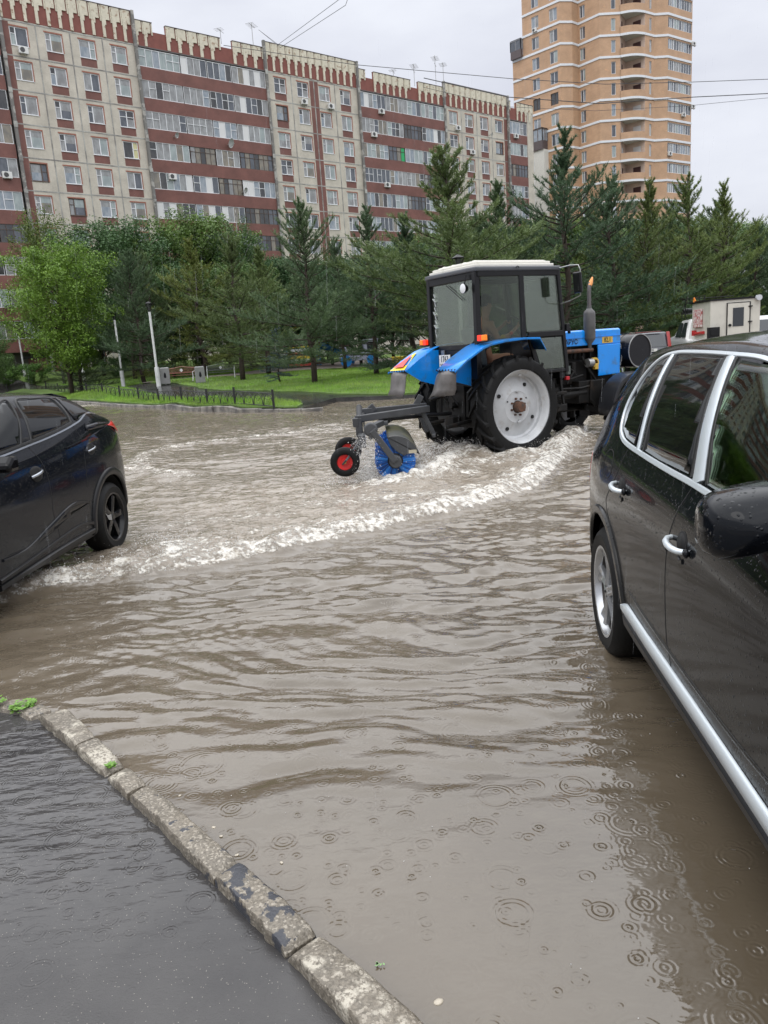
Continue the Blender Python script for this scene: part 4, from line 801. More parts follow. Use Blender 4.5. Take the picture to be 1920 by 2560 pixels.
# glazed corner loggias and low cream wing on the left
def loggia(t0, t1, off, z0, z1, top):
    mb = MB(); A0, A1, B1, B0_ = lp(0, t0, 0), lp(0, t0, off), lp(0, t1, off), lp(0, t1, 0); P_ = [A0, A1, B1, B0_]
    for a, b in zip(P_, P_[1:]): mb.add([(*a, z0), (*b, z0), (*b, z1), (*a, z1)], [(0, 1, 2, 3)])
    mb.add([(*p, z0) for p in P_], [(0, 1, 2, 3)], 0)
    o = mb.build('glazed_loggia', [mat('dark_cladding', (.09, .07, .07), rough=.5)], tw); MB().prism([tuple(p) for p in P_], top+.06, top+.16, 'z').build('loggia_roof', [m_cab], o); g = MB(); f = MB()
    for a, b in zip(P_, P_[1:]):
        g.add([(*a, z1), (*b, z1), (*b, top), (*a, top)], [(0, 1, 2, 3)], 2 if z0 < 40 else 0); n = 4 if (Vector(a)-Vector(b)).length > 2.4 else 2
        for j in range(n+1): x = a[0]+(b[0]-a[0])*j/n; y = a[1]+(b[1]-a[1])*j/n; f.box(x-.05, x+.05, y-.05, y+.05, z1, top+.05)
        f.beam((*a, top), (*b, top), .12, .12)
    g.build('pane', GL, o); f.build('frame', [m_fbr if z0 < 40 else mat('grey_frame', (.22, .22, .23), rough=.5)], o)
wg = MB(); A0, A1, B1, B0_ = lp(0, 2.6, 0), lp(0, 2.6, 1.2), lp(0, 6.1, 1.2), lp(0, 6.1, 0); P_ = [A0, A1, B1, B0_]
for a, b in zip(P_, P_[1:]): wg.add([(*a, -1), (*b, -1), (*b, 30.9), (*a, 30.9)], [(0, 1, 2, 3)])
wg.add([(*p, 30.9) for p in P_], [(0, 1, 2, 3)]); wg.build('low_wing', [mat('pale_render', (.60, .59, .54), rough=.8, var=.08)], tw)
for k in range(3):
    z = 27.9-2.9*k; a, b = Vector(lp(0, 2.9, 1.24)), Vector(lp(0, 4.2, 1.24)); mb = MB().add([(a.x, a.y, z), (b.x, b.y, z), (b.x, b.y, z+1.6), (a.x, a.y, z+1.6)], [(0, 1, 2, 3)], 0); o = mb.build('window', [GL[0]], tw)
    f = MB(); 
    for t in (0, .5, 1): p = a.lerp(b, t); f.box(p.x-.05, p.x+.05, p.y-.06, p.y+.02, z, z+1.6)
    f.beam((a.x, a.y-.03, z), (b.x, b.y-.03, z), .08, .08); f.beam((a.x, a.y-.03, z+1.6), (b.x, b.y-.03, z+1.6), .08, .08); f.build('frame', [m_fw], o)
loggia(2.6, 6.0, 1.4, 30.9, 32.2, 33.9); loggia(-.3, 1.72, .5, 45.45, 46.6, 48.0)
MB().add([(*lp(0, -.3), 45.8), (*lp(0, 1.74), 45.8), (*lp(0, 1.74, -5), 45.8), (*lp(0, -.3, -5), 45.8)], [(0, 1, 2, 3)]).add([(*lp(0, 1.74), -1), (*lp(0, 1.74, -8), -1), (*lp(0, 1.74, -8), TOP), (*lp(0, 1.74), TOP)], [(0, 1, 2, 3)]).add([(*lp(0, -.3), -1), (*lp(0, -.3, -6), -1), (*lp(0, -.3, -6), 45.8), (*lp(0, -.3), 45.8)], [(0, 1, 2, 3)]).add([(52.8-TX, 130.9-TY, -1), (52.8-TX+1, 145-TY, -1), (52.8-TX+1, 145-TY, TOP), (52.8-TX, 130.9-TY, TOP)], [(0, 1, 2, 3)]).build('wall', [m_obr], tw)
def tac(i, t, z, lb, off=.05):
    o = copy_tree(ac0); p = lp(i, t, off); o.location = (p[0]+TX, p[1]+TY, z); a, b = Vector(PT[i]), Vector(PT[i+1]); o.rotation_euler = (0, 0, math.atan2(b.y-a.y, b.x-a.x)); tag(o, lb, 'air conditioner', 'air conditioners on the tower')
tac(0, 4.2, B0+FH+.25, 'white air conditioner on the orange tower below its second highest left window'); tac(8, 3.9, B0-FH*4+1.0, 'upper white air conditioner on the glazed right bay of the tower'); tac(8, .5, B0-FH*6+.9, 'lower white air conditioner on the glazed right bay of the tower'); tac(0, 3.6, B0-FH*5+2.6, 'white air conditioner on the tower beside the dark glazed loggia')
tac(8, 6.3, B0-FH+2.6, 'upper dark outdoor unit sticking out of the right edge of the tower', .1); tac(8, 6.3, B0-FH*4+2.4, 'lower outdoor unit sticking out of the right edge of the tower', .1)
# ------------------------------------------------------------------ overhead cables
m_cab2 = mat('cable_black', (.05, .05, .055), rough=.7)
def cable(pts, r, lb):
    V = []; P = [Vector(p) for p in pts]
    for i in range(len(P)-1):
        for j in range(10): t = j/10; V.append(P[i].lerp(P[i+1], t))
    V.append(P[-1]); tag(MB().tube(V, r, 5).build('overhead_cable', [m_cab2]), lb, 'cable', 'overhead cables crossing the sky')
cable([(-9, 60, 23.6), (.2, 60, 21.76), (11.36, 60, 20.13), (18, 60, 19.35), (24.3, 60, 19.09), (29.7, 60, 18.93), (40, 60, 18.9)], .022, 'upper overhead cable passing in front of the tower')
cable([(5.0, 60, 20.59), (10.98, 60, 18.95), (17.5, 60, 18.1), (24.33, 60, 18.09), (29.75, 60, 17.98), (40, 60, 18.0)], .03, 'lower thicker overhead cable passing in front of the tower')
cable([(5.0, 61, 20.3), (10.98, 61, 18.6), (17.5, 61, 17.9), (24.33, 61, 17.8), (29.9, 61, 17.95), (40, 61, 18.1)], .014, 'thin cable just under the lower thicker one')
cable([(2.6, 52, 26.5), (-.6, 60, 26.0), (-6.7, 78, 29.9), (-9, 84, 33.5)], .018, 'left cable of the pair rising to the top edge above the block')
cable([(1.2, 50, 24.6), (-.2, 60, 25.6), (-6.6, 79, 30.0), (-9, 84, 33.5)], .018, 'right cable of the pair rising to the top edge above the block')
# ------------------------------------------------------------------ cars with lofted bodies
m_tyre = mat('tyre_rubber', (.008, .008, .008), spec=.2, rough=.6, var=.3, vscale=30, bump=.2, bscale=80)
m_black = mat('black_plastic', (.010, .010, .011), spec=.25, rough=.35)
m_dark = mat('dark_void', (.006, .006, .006), rough=.8)
m_chrome = mat('satin_silver_trim', (.62, .67, .70), rough=.32, metal=.35)
m_gap = mat('panel_gap', (.004, .004, .004), rough=.9)
m_rubber = mat('window_rubber', (.01, .01, .01), rough=.5)
def hermite(keys, u):
    k = sorted(keys); x = np.array([a for a, _ in k], float); y = np.array([b for _, b in k], float)
    d = np.diff(y)/np.diff(x); m = np.zeros(len(x)); m[1:-1] = np.where(d[:-1]*d[1:] > 0, 2*d[:-1]*d[1:]/(d[:-1]+d[1:]+1e-12), 0); m[0] = d[0]; m[-1] = d[-1]
    u = np.clip(u, x[0], x[-1]); i = np.clip(np.searchsorted(x, u)-1, 0, len(x)-2); h = x[i+1]-x[i]; t = (u-x[i])/h
    return (2*t**3-3*t*t+1)*y[i]+(t**3-2*t*t+t)*h*m[i]+(-2*t**3+3*t*t)*y[i+1]+(t**3-t*t)*h*m[i+1]
class Body:
    def __init__(s, K, nseg=9): s.K = K; s.nseg = nseg
    def ctrl(s, u):
        g = {k: float(hermite(v, np.array(u))) if isinstance(v, list) else v for k, v in s.K.items()}; w = g['w']
        P = [(0, g['zb']), (w-.16, g['zb']), (w+g['d_sill'], g['zb']+.05), (w+g['d_low'], g['z_low']), (w, g['z_mid']), (w+g['d_sh'], g['z_sh']), (w+g['d_belt'], g['z_belt']),
             ((w+g['d_belt'])*.5+g['y_rail']*.5+.028, (g['z_belt']+g['z_rail'])*.5), (g['y_rail'], g['z_rail']), (g['y_rail']-.11, g['z_rail']+(g['z_top']-g['z_rail'])*.55), (g['y_rail']*.5, g['z_rail']+(g['z_top']-g['z_rail'])*.93), (0, g['z_top'])]
        return P
    def prof(s, u):
        P = [Vector(p) for p in s.ctrl(u)]; P = [Vector((-P[1].x, P[1].y))]+P+[Vector((-P[-2].x, P[-2].y))]; O = []
        for i in range(1, len(P)-2):
            p0, p1, p2, p3 = P[i-1:i+3]
            for j in range(s.nseg):
                t = j/s.nseg; O.append(.5*((2*p1)+(p2-p0)*t+(2*p0-5*p1+4*p2-p3)*t*t+(3*p1-p0-3*p2+p3)*t**3)*1.0)
        O.append(P[-2]); return np.array([(max(p.x, 0), p.y) for p in O])
    def cache(s, us): s.us = us; s.pr = np.array([s.prof(u) for u in us]); s.i0 = 2*s.nseg; s.i1 = 9*s.nseg+3
    def W(s, u, z):
        f = np.interp(u, s.us, np.arange(len(s.us))); i = int(min(f, len(s.us)-2)); t = f-i; r = []
        for k in (i, i+1):
            p = s.pr[k][s.i0:s.i1]; r.append(np.interp(z, np.maximum.accumulate(p[:, 1]), p[:, 0]))
        return r[0]*(1-t)+r[1]*t
    def pt(s, u, z, off=0, side=1):
        y = s.W(u, z); e = .012; dz = (s.W(u, z+e)-s.W(u, z-e))/(2*e); du = (s.W(u+e, z)-s.W(u-e, z))/(2*e)
        n = Vector((-du, 1, -dz)).normalized(); p = Vector((u, y, z))+n*off; return Vector((p.x, p.y*side, p.z)), Vector((n.x, n.y*side, n.z))
def inside(u, z, P):
    return bool(inpoly(np.array([u]), np.array([z]), P)[0])
def body_mesh(B, u0, u1, n, holes, arches, matfn, mats, name, parent, seams=()):
    us = np.linspace(u0, u1, n); B.cache(us); V = []; F = []; M = []; k = B.pr.shape[1]
    for side in (1, -1):
        o = len(V)
        for i, u in enumerate(us): V += [(u, p[0]*side, p[1]) for p in B.pr[i]]
        for i in range(n-1):
            uc = (us[i]+us[i+1])/2
            for j in range(k-1):
                q = B.pr[i][j:j+2].mean(0)*.5+B.pr[i+1][j:j+2].mean(0)*.5; zc = q[1]
                if j >= B.i0-4 and j < B.i1:
                    if any(inside(uc, zc, h) for h in holes): continue
                if j < 8*B.nseg and any((uc-a)**2+(zc-b)**2 < r*r for a, b, r in arches) : continue
                f = (o+i*k+j, o+(i+1)*k+j, o+(i+1)*k+j+1, o+i*k+j+1); F.append(f if side > 0 else f[::-1]); M.append(matfn(uc, zc, j))
        for i in (0, n-1):
            f = tuple(o+i*k+j for j in range(k)); F.append(f); M.append(matfn(us[i], .6, 0))
    me = mkmesh(name, V, F, mats, M, smooth=180); bm = bmesh.new(); bm.from_mesh(me); bmesh.ops.remove_doubles(bm, verts=bm.verts, dist=.0005); bmesh.ops.recalc_face_normals(bm, faces=bm.faces); bm.to_mesh(me); bm.free()
    me.set_sharp_from_angle(angle=math.radians(50)); return link(name, me, parent)
def ribbon(B, path, width, height, m, name, parent, side=1, closed=False, dens=.03, off=0, sub=True, **k):
    P = [Vector((a, b)) for a, b in path]
    if sub:   # smooth path
        Q = []; n = len(P)
        for i in range(n if closed else n-1):
            p0, p1, p2, p3 = (P[(i-1) % n], P[i], P[(i+1) % n], P[(i+2) % n]) if closed else (P[max(i-1, 0)], P[i], P[i+1], P[min(i+2, n-1)])
            c = max(2, int((p2-p1).length/dens))
            for j in range(c):
                t = j/c; Q.append(.5*((2*p1)+(p2-p0)*t+(2*p0-5*p1+4*p2-p3)*t*t+(3*p1-p0-3*p2+p3)*t**3))
        if not closed: Q.append(P[-1])
        P = Q
    V = []; n = len(P); pts = [B.pt(p.x, p.y, 0, side) for p in P]; cs = [(-.5, -.004/max(height, .001)), (-.5, .35), (-.36, 1), (.36, 1), (.5, .35), (.5, -.004/max(height, .001))]; L = len(cs)
    for i in range(n):
        p, nn = pts[i]; a = pts[(i-1) % n if closed else max(i-1, 0)][0]; b = pts[(i+1) % n if closed else min(i+1, n-1)][0]; t = (b-a).normalized(); bb = nn.cross(t).normalized()
        wd = width(i/(n-1)) if callable(width) else width
        V += [p+bb*(c*wd)+nn*(h*height+off) for c, h in cs]
    F = [((i % n)*L+j, (i % n)*L+(j+1) % L, ((i+1) % n)*L+(j+1) % L, ((i+1) % n)*L+j) for i in range(n if closed else n-1) for j in range(L)]
    if not closed: F += [tuple(range(L)), tuple(range((n-1)*L+L-1, (n-1)*L-1, -1))]
    me = mkmesh(name, V, F, m, smooth=50); bm = bmesh.new(); bm.from_mesh(me); bmesh.ops.recalc_face_normals(bm, faces=bm.faces); bm.to_mesh(me); bm.free(); return link(name, me, parent, **k)
def patch(B, poly, off, m, name, parent, side=1, step=.06, thick=.004, **k):
    bm = bmesh.new(); bm.faces.new([bm.verts.new((a, 0, b)) for a, b in poly])
    for ax, co in ((0, 0), (2, 1)):
        a, b = min(p[co] for p in poly), max(p[co] for p in poly); t = a+step
        while t < b:
            bmesh.ops.bisect_plane(bm, geom=bm.verts[:]+bm.edges[:]+bm.faces[:], plane_co=(t, 0, 0) if ax == 0 else (0, 0, t), plane_no=(1, 0, 0) if ax == 0 else (0, 0, 1), dist=1e-5); t += step
    for v in bm.verts: v.co = B.pt(v.co.x, v.co.z, off, side)[0]
    me = bpy.data.meshes.new(name); bmesh.ops.recalc_face_normals(bm, faces=bm.faces); bm.to_mesh(me); bm.free(); me.materials.append(m); me.polygons.foreach_set('use_smooth', np.ones(len(me.polygons), bool))
    o = link(name, me, parent, **k); s_ = o.modifiers.new('solid', 'SOLIDIFY'); s_.thickness = thick; s_.offset = 0; return o
def wheel(parent, loc, R, rr, wd, side, rimfn, tread=None, name='wheel'):
    """axis along y, outer face towards side"""
    e = empty(name, loc); e.parent = parent; s = side; h = wd/2
    prof = [(rr*.98, s*(h-.012)), (rr+.012, s*(h-.004)), (rr+.03, s*h), ((R+rr)/2+.01, s*(h+.006)), (R-.03, s*(h-.006)), (R-.008, s*(h-.03)), (R, s*(h-.06)), (R, 0), (R, -s*(h-.06)), (R-.03, -s*h), (rr, -s*h*.9), (rr*.98, -s*h*.9)]
    mb = MB().lathe(prof, n=64)
    for g_ in (-.045, .0, .045): mb.lathe([(R+.0015, g_-.006), (R+.0015, g_+.006)], n=48)
    mb.build('tyre', [m_tyre], e, smooth=35)
    rimfn(e, rr, s, h); return e
# ---------------- right car: black SUV with silver trim
m_paintR = carpaint('wet_black_paint', (.005, .006, .008), dirt=(.028, .026, .022), drops=.5)
m_paintL = carpaint('wet_graphite_paint', (.006, .007, .010), dirt=(.018, .019, .02), drops=.4, rough=.1)
m_priv = mat('privacy_glass', (.005, .006, .006), rough=.03, ior=1.36); m_tint = glassmat('tinted_glass', (.05, .055, .05), .8); m_clear = glassmat('green_glass', (.42, .52, .42), .75)
KR_ = dict(w=[(-1.14, .60), (-1.10, .73), (-1.0, .84), (-.85, .905), (-.6, .95), (-.2, .978), (.4, .972), (1.2, .97), (2.2, .97), (3.0, .96), (3.4, .86), (3.6, .6)], zb=[(-1.14, .42), (-1.0, .30), (-.6, .24), (0, .22), (2.3, .2), (3.0, .22), (3.6, .4)],
  d_sill=-.05, d_low=-.012, z_low=.45, z_mid=.80, d_sh=[(-1.14, -.02), (.2, -.022), (3, -.03)], z_sh=[(-1.14, .98), (-.4, 1.06), (.4, 1.06), (2, 1.0), (3, .92), (3.6, .7)],
  d_belt=[(-1.14, -.07), (.2, -.07), (3, -.1)], z_belt=[(-1.14, 1.10), (-.7, 1.17), (0, 1.215), (.4, 1.19), (1.2, 1.175), (2.0, 1.12), (2.6, 1.04), (3.2, .95), (3.6, .75)],
  y_rail=[(-1.14, .52), (-1.0, .64), (-.8, .70), (-.4, .69), (0, .685), (1, .69), (1.6, .70), (2.1, .74), (2.6, .78), (3.3, .7), (3.6, .5)],
  z_rail=[(-1.14, 1.13), (-.95, 1.21), (-.72, 1.40), (-.5, 1.55), (-.2, 1.63), (.2, 1.655), (.8, 1.66), (1.3, 1.635), (1.7, 1.5), (2.1, 1.28), (2.4, 1.12), (3.2, 1.0), (3.6, .78)],
  z_top=[(-1.14, 1.14), (-.95, 1.24), (-.72, 1.45), (-.5, 1.62), (-.2, 1.695), (.3, 1.725), (.8, 1.73), (1.3, 1.70), (1.7, 1.55), (2.1, 1.33), (2.4, 1.17), (3.2, 1.05), (3.6, .8)])
BR_ = Body(KR_, 13)
car = empty('parked_suv', (2.164, 3.926, 0), math.radians(90-185), 'wet black SUV with silver window trim and silver sill strip, parked at the right edge', 'car')
qg = [(.29, 1.22), (.12, 1.235), (.02, 1.27), (-.03, 1.34), (-.035, 1.44), (.0, 1.53), (.06, 1.59), (.20, 1.625), (.24, 1.5), (.27, 1.35)]
rw = [(.45, 1.215), (.7, 1.205), (1.11, 1.205), (1.06, 1.35), (1.0, 1.5), (.945, 1.628), (.6, 1.632), (.31, 1.625), (.36, 1.5), (.41, 1.35)]
fw = [(1.30, 1.20), (1.6, 1.185), (1.98, 1.165), (1.85, 1.30), (1.66, 1.46), (1.5, 1.57), (1.38, 1.61), (1.07, 1.628), (1.13, 1.5), (1.22, 1.35)]
def shrink(P, d):
    cx_ = sum(p[0] for p in P)/len(P); cz = sum(p[1] for p in P)/len(P); return [(cx_+(a-cx_)*(1-d), cz+(b-cz)*(1-d)) for a, b in P]
W0 = (-.17, .325)
def mR(u, z, j): return 1 if z < .36 and j < 40 else 0
body_mesh(BR_, -1.14, 3.6, 320, [shrink(fw, -.012)], [(W0[0], W0[1], .455), (2.69, W0[1], .44)], mR, [m_paintR, m_black], 'body', car)
for s in (-1, 1):
    for nm, P, mt in (('quarter_window', qg, m_priv), ('rear_window', rw, m_priv), ('front_window', fw, m_clear)):
        patch(BR_, P, .002, mt, nm, car, s)
    ribbon(BR_, [(.02, 1.235), (.12, 1.212), (.3, 1.198), (.6, 1.188), (.9, 1.182), (1.2, 1.178), (1.6, 1.16), (2.02, 1.13), (1.88, 1.31), (1.68, 1.47), (1.5, 1.59), (1.3, 1.632), (1.0, 1.645), (.6, 1.65), (.25, 1.645), (.06, 1.615), (-.05, 1.54), (-.085, 1.44), (-.08, 1.34), (-.04, 1.27)], lambda t: .026 if t < .36 else .020, .008, m_chrome, 'window_trim', car, s, True)
    ribbon(BR_, [(.355, 1.20), (.305, 1.38), (.25, 1.53), (.225, 1.64)], .040, .007, m_chrome, 'pillar_trim', car, s)
    ribbon(BR_, [(1.205, 1.19), (1.13, 1.37), (1.05, 1.52), (.995, 1.64)], lambda t: .105-.035*t, .007, m_chrome, 'pillar_trim', car, s)
    ribbon(BR_, [(.435, 1.21), (.39, 1.36), (.335, 1.5), (.285, 1.635)], .022, .006, m_rubber, 'window_seal', car, s)
    ribbon(BR_, [(1.295, 1.20), (1.21, 1.36), (1.13, 1.5), (1.06, 1.635)], .022, .006, m_rubber, 'window_seal', car, s)
    ribbon(BR_, [(1.13, 1.20), (1.08, 1.35), (1.0, 1.5), (.95, 1.635)], .022, .006, m_rubber, 'window_seal', car, s)
    ribbon(BR_, [(.30, .40), (.36, .405), (.48, .405), (.8, .392), (1.15, .385), (1.7, .375), (2.2, .36)], lambda t: .028+.042*sm(0, .06, t), .016, m_chrome, 'sill_strip', car, s, off=.004)
    ribbon(BR_, [(.32, .335), (.6, .315), (1.2, .30), (2.2, .28)], .07, .02, m_black, 'sill_cladding', car, s)
    gp = dict(width=.007, height=.0012, m=m_gap, name='door_gap', parent=car, side=s)
    ribbon(BR_, [(.20, 1.18), (.15, 1.06), (.05, .97), (-.03, .88), (.04, .80)], **gp)
    ribbon(BR_, [(1.165, 1.165), (1.12, 1.05), (1.08, .93), (1.075, .7), (1.08, .52), (1.11, .44), (1.09, .36)], **gp)
    ribbon(BR_, [(.38, .45), (.9, .42), (1.6, .41), (2.2, .40)], .006, .0012, m_gap, 'door_gap', car, s)
    ribbon(BR_, [(.45, .52), (.8, .495), (1.3, .48), (1.8, .48), (2.2, .5)], .016, .004, m_paintR, 'door_crease', car, s)
    ribbon(BR_, [(-.70, .38), (-.69, .5)]+[(W0[0]+.475*math.cos(a), W0[1]+.475*math.sin(a)) for a in np.linspace(PI*.88, PI*.06, 14)]+[(.31, .36)], .05, .014, m_paintR, 'arch_lip', car, s)
    ribbon(BR_, [(W0[0]+2.86+.46*math.cos(a), W0[1]+.46*math.sin(a)) for a in np.linspace(PI, 0, 16)], .05, .014, m_paintR, 'arch_lip', car, s)
    c = [(-.07+.10*math.cos(a), 1.075+.075*math.sin(a)) for a in np.linspace(0, 2*PI, 20, endpoint=False)]
    if s < 0: ribbon(BR_, c, .006, .0012, m_gap, 'fuel_flap', car, s, True)
    for uh, zh in ((.24, 1.0), (1.21, .955)):
        h = empty('door_handle'); h.parent = car
        ribbon(BR_, [(uh+.035+.04*math.cos(a), zh+.018+.030*math.sin(a)) for a in np.linspace(0, 2*PI, 12, endpoint=False)], .03, .002, m_dark, 'recess', h, s, True, off=.001)
        patch(BR_, [(uh+.035+.048*math.cos(a), zh+.018+.036*math.sin(a)) for a in np.linspace(0, 2*PI, 14, endpoint=False)], .004, m_dark, 'recess', h, s, .05, .002)
        g = [BR_.pt(uh+a, zh+b, o, s)[0] for a, b, o in ((-.085, .012, .0), (-.075, .008, .022), (-.045, .002, .036), (0, -.002, .042), (.05, -.003, .041), (.085, -.003, .03), (.10, -.003, .0))]
        MB().tube(g, [.010, .011, .0125, .013, .013, .012, .010], 10).build('grip', [m_chrome], h, smooth=60)
        MB().tube([BR_.pt(uh+a, zh+b-.008, o, s)[0] for a, b, o in ((-.06, .0, .036), (-.02, -.002, .043), (.02, -.003, .043))], .0105, 8).build('grip_inlay', [m_black], h, smooth=60)
        k_ = BR_.pt(uh+.125, zh+.0, .012, s)[0]; MB().ball(k_, .015, sc=(1.2, .8, 1.2)).build('lock_cap', [m_paintR], h, smooth=180)
        ribbon(BR_, [(uh+.01, zh-.045), (uh+.04, zh-.055), (uh+.07, zh-.045)], .02, .006, m_paintR, 'lock_cover', h, s)
    for uw in (W0[0], 2.69):
        MB().lathe([(.455, -.02), (.47, -.38)], c=(uw, s*.93 if s > 0 else -.53, W0[1]), n=28, a0=-.1, a1=PI+.1).build('wheel_well', [m_dark], car)
# side mirrors
for s in (-1, 1):
    mb = MB(); pr = []; seg = 16; rings = [(0, .02), (.03, .68), (.08, .93), (.16, 1), (.21, .97), (.235, .78), (.245, .05)]; V = []
    for h_, sc in rings:
        for j in range(seg*2):
            a = 2*PI*j/(seg*2); ca, sa = math.cos(a), math.sin(a); e = .55
            yy = math.copysign(abs(ca)**e, ca)*.165*sc*(1.05 if ca*s > 0 else 1); zz = math.copysign(abs(sa)**e, sa)*(.098 if sa > 0 else .088)*sc
            yy *= .78; V.append((2.07-h_+.03*(yy*s/.13), s*.985+yy, 1.213+zz-.015*(yy*s/.13)))
    n = seg*2; mb.add(V, [(i*n+j, i*n+(j+1) % n, (i+1)*n+(j+1) % n, (i+1)*n+j) for i in range(len(rings)-1) for j in range(n)]+[tuple(range(n)), tuple(range((len(rings)-1)*n, len(rings)*n))])
    me_ = empty('side_mirror'); me_.parent = car; mb.build('mirror_shell', [m_paintR], me_, smooth=60)
    MB().beam((1.9, s*.88, 1.12), (1.95, s*.95, 1.15), .09, .05).build('mirror_arm', [m_black], me_, bevel=.015)
# silver alloy rims with five twin spokes
m_alloy = mat('alloy_silver', (.46, .47, .48), rough=.25, metal=.75, var=.1)
m_disc = mat('brake_disc', (.12, .11, .10), rough=.4, metal=.8)
def rimR(e, rr, s, h):
    mb = MB().lathe([(rr+.012, s*(h-.002)), (rr-.004, s*(h-.004)), (rr-.016, s*(h-.02)), (rr-.03, s*(h-.1)), (rr-.035, -s*h*.5)], n=48); mb.build('rim_barrel', [m_alloy], e, smooth=40); MB().lathe([(rr-.022, s*(h-.04)), (rr-.034, -s*h*.5)], n=48).build('rim_inner', [m_disc], e, smooth=40)
    MB().lathe([(.16, s*(h-.13)), (.05, s*(h-.13))], n=32).lathe([(.16, s*(h-.13)), (.16, s*(h-.16))], n=32).build('brake_disc', [m_disc], e)
    MB().lathe([(rr-.03, s*(h-.17)), (.0, s*(h-.17))], n=32).build('wheel_back', [m_dark], e)
    mb = MB()
    for i in range(5):
        a0 = 2*PI*i/5+.35
        V = []; F = []; n = 9
        for j in range(n):
            t = j/(n-1); r = .03+t*(rr-.042); hw = .034+.034*t-.02*math.sin(PI*t); hh = h-.012-.012*math.sin(PI*t*.9)-.006*(1-t); th = .03
            for c, dz in ((-1, -th), (-1, -.008), (-.55, 0), (0, -.011), (.55, 0), (1, -.008), (1, -th)):
                aa = a0+.10*t; x = r*math.cos(aa)-c*hw*math.sin(aa); z = r*math.sin(aa)+c*hw*math.cos(aa); V.append((x, s*(hh+dz), z))
        k = 7; F = [(p*k+q, p*k+q+1, (p+1)*k+q+1, (p+1)*k+q) for p in range(n-1) for q in range(k-1)]; mb.add(V, F)
    mb.lathe([(.0, s*(h-.022)), (.025, s*(h-.024)), (.036, s*(h-.034)), (.055, s*(h-.04)), (.06, s*(h-.07))], n=24)
    for i in range(5):
        a = 2*PI*(i+.5)/5+.35; mb.lathe([(0, s*(h-.038)), (.009, s*(h-.04)), (.009, s*(h-.07))], c=(.045*math.cos(a), 0, .045*math.sin(a)), n=8)
    mb.build('spokes', [m_alloy], e, smooth=45)
for uw in (W0[0], 2.69):
    wheel(car, (uw, -.845, W0[1]), .375, .25, .25, -1, rimR); 
wheel(car, (W0[0], .845, W0[1]), .375, .25, .25, 1, rimR); wheel(car, (2.69, .845, W0[1]), .375, .25, .25, 1, rimR)
m_seat = mat('beige_leather', (.20, .18, .11), rough=.6); m_belt = mat('olive_trim', (.30, .29, .12), rough=.8)
ib = MB(); ib.box(-.95, 2.1, -.78, .78, .3, .9); ib.build('cabin_floor', [m_dark], car)
for uu in (.15, 1.15):
    for yy in (-.37, .37):
        sb = MB(); sb.beam((uu+.25, yy, .95), (uu-.02, yy, 1.42), .46, .14, up=(1, 0, 0)); sb.box(uu-.12, uu+.02, yy-.12, yy+.12, 1.44, 1.60); sb.build('seat', [m_seat], car, bevel=.03)
MB().beam((1.13, -.84, 1.0), (1.05, -.66, 1.6), .02, .10).build('pillar_lining', [m_belt], car)
MB().beam((1.13, .84, 1.0), (1.05, .66, 1.6), .02, .10).build('pillar_lining', [m_belt], car)
m_red = mat('red_lamp', (.35, .01, .008), rough=.1, coat=1)
for s in (-1, 1): patch(BR_, [(-.98, .86), (-.86, .84), (-.84, 1.02), (-.97, 1.08)], .004, m_red, 'tail_lamp', car, s)
# ---------------- left car: dark graphite crossover
KL_ = dict(w=[(-.86, .56), (-.83, .66), (-.76, .75), (-.62, .83), (-.45, .885), (-.2, .925), (.1, .938), (.6, .935), (1.5, .935), (2.6, .93), (3.3, .88), (3.6, .6)], zb=[(-.86, .42), (-.7, .32), (-.3, .26), (.5, .2), (2.5, .19), (3.6, .35)],
  d_sill=-.035, d_low=-.012, z_low=.42, z_mid=[(-.86, .70), (.2, .82), (2, .78)], d_sh=[(-.86, -.02), (.3, -.02), (2, -.03)], z_sh=[(-.86, 1.02), (-.4, 1.08), (.4, 1.07), (1.5, 1.03), (3, .9)],
  d_belt=[(-.86, -.09), (.0, -.075), (.4, -.07), (3, -.08)], z_belt=[(-.86, 1.16), (-.5, 1.235), (-.2, 1.285), (.1, 1.315), (.4, 1.27), (.7, 1.235), (1.3, 1.185), (2, 1.13), (2.6, 1.02), (3.6, .75)],
  y_rail=[(-.86, .50), (-.6, .62), (-.3, .66), (0, .655), (.5, .665), (1.2, .67), (1.8, .68), (2.4, .74), (3.6, .5)],
  z_rail=[(-.86, 1.18), (-.62, 1.235), (-.35, 1.29), (-.12, 1.40), (.05, 1.49), (.2, 1.52), (.6, 1.555), (1.3, 1.575), (1.6, 1.5), (2.1, 1.25), (2.5, 1.06), (3.6, .78)],
  z_top=[(-.86, 1.19), (-.62, 1.26), (-.35, 1.33), (-.12, 1.45), (.05, 1.55), (.2, 1.585), (.6, 1.62), (1.3, 1.635), (1.6, 1.56), (2.1, 1.30), (2.5, 1.11), (3.6, .8)])
BL_ = Body(KL_)
carL = empty('parked_crossover', (-3.628, 7.665, 0), math.radians(90-184), 'wet dark graphite crossover with black wheels, cut by the left edge', 'car')
rwL = [(1.235, 1.235), (.85, 1.27), (.5, 1.315), (.47, 1.38), (.455, 1.45), (.475, 1.52), (.77, 1.545), (1.07, 1.55), (1.15, 1.42)]
fwL = [(1.95, 1.17), (1.42, 1.222), (1.33, 1.32), (1.26, 1.42), (1.21, 1.553), (1.3, 1.55), (1.5, 1.48), (1.75, 1.33)]
qL = [(.36, 1.525), (.22, 1.51), (.10, 1.49), (-.0, 1.45), (-.1, 1.39), (-.17, 1.335), (.0, 1.34), (.12, 1.355), (.22, 1.345), (.36, 1.31), (.40, 1.32), (.40, 1.42)]
WL = (0.0, .305)
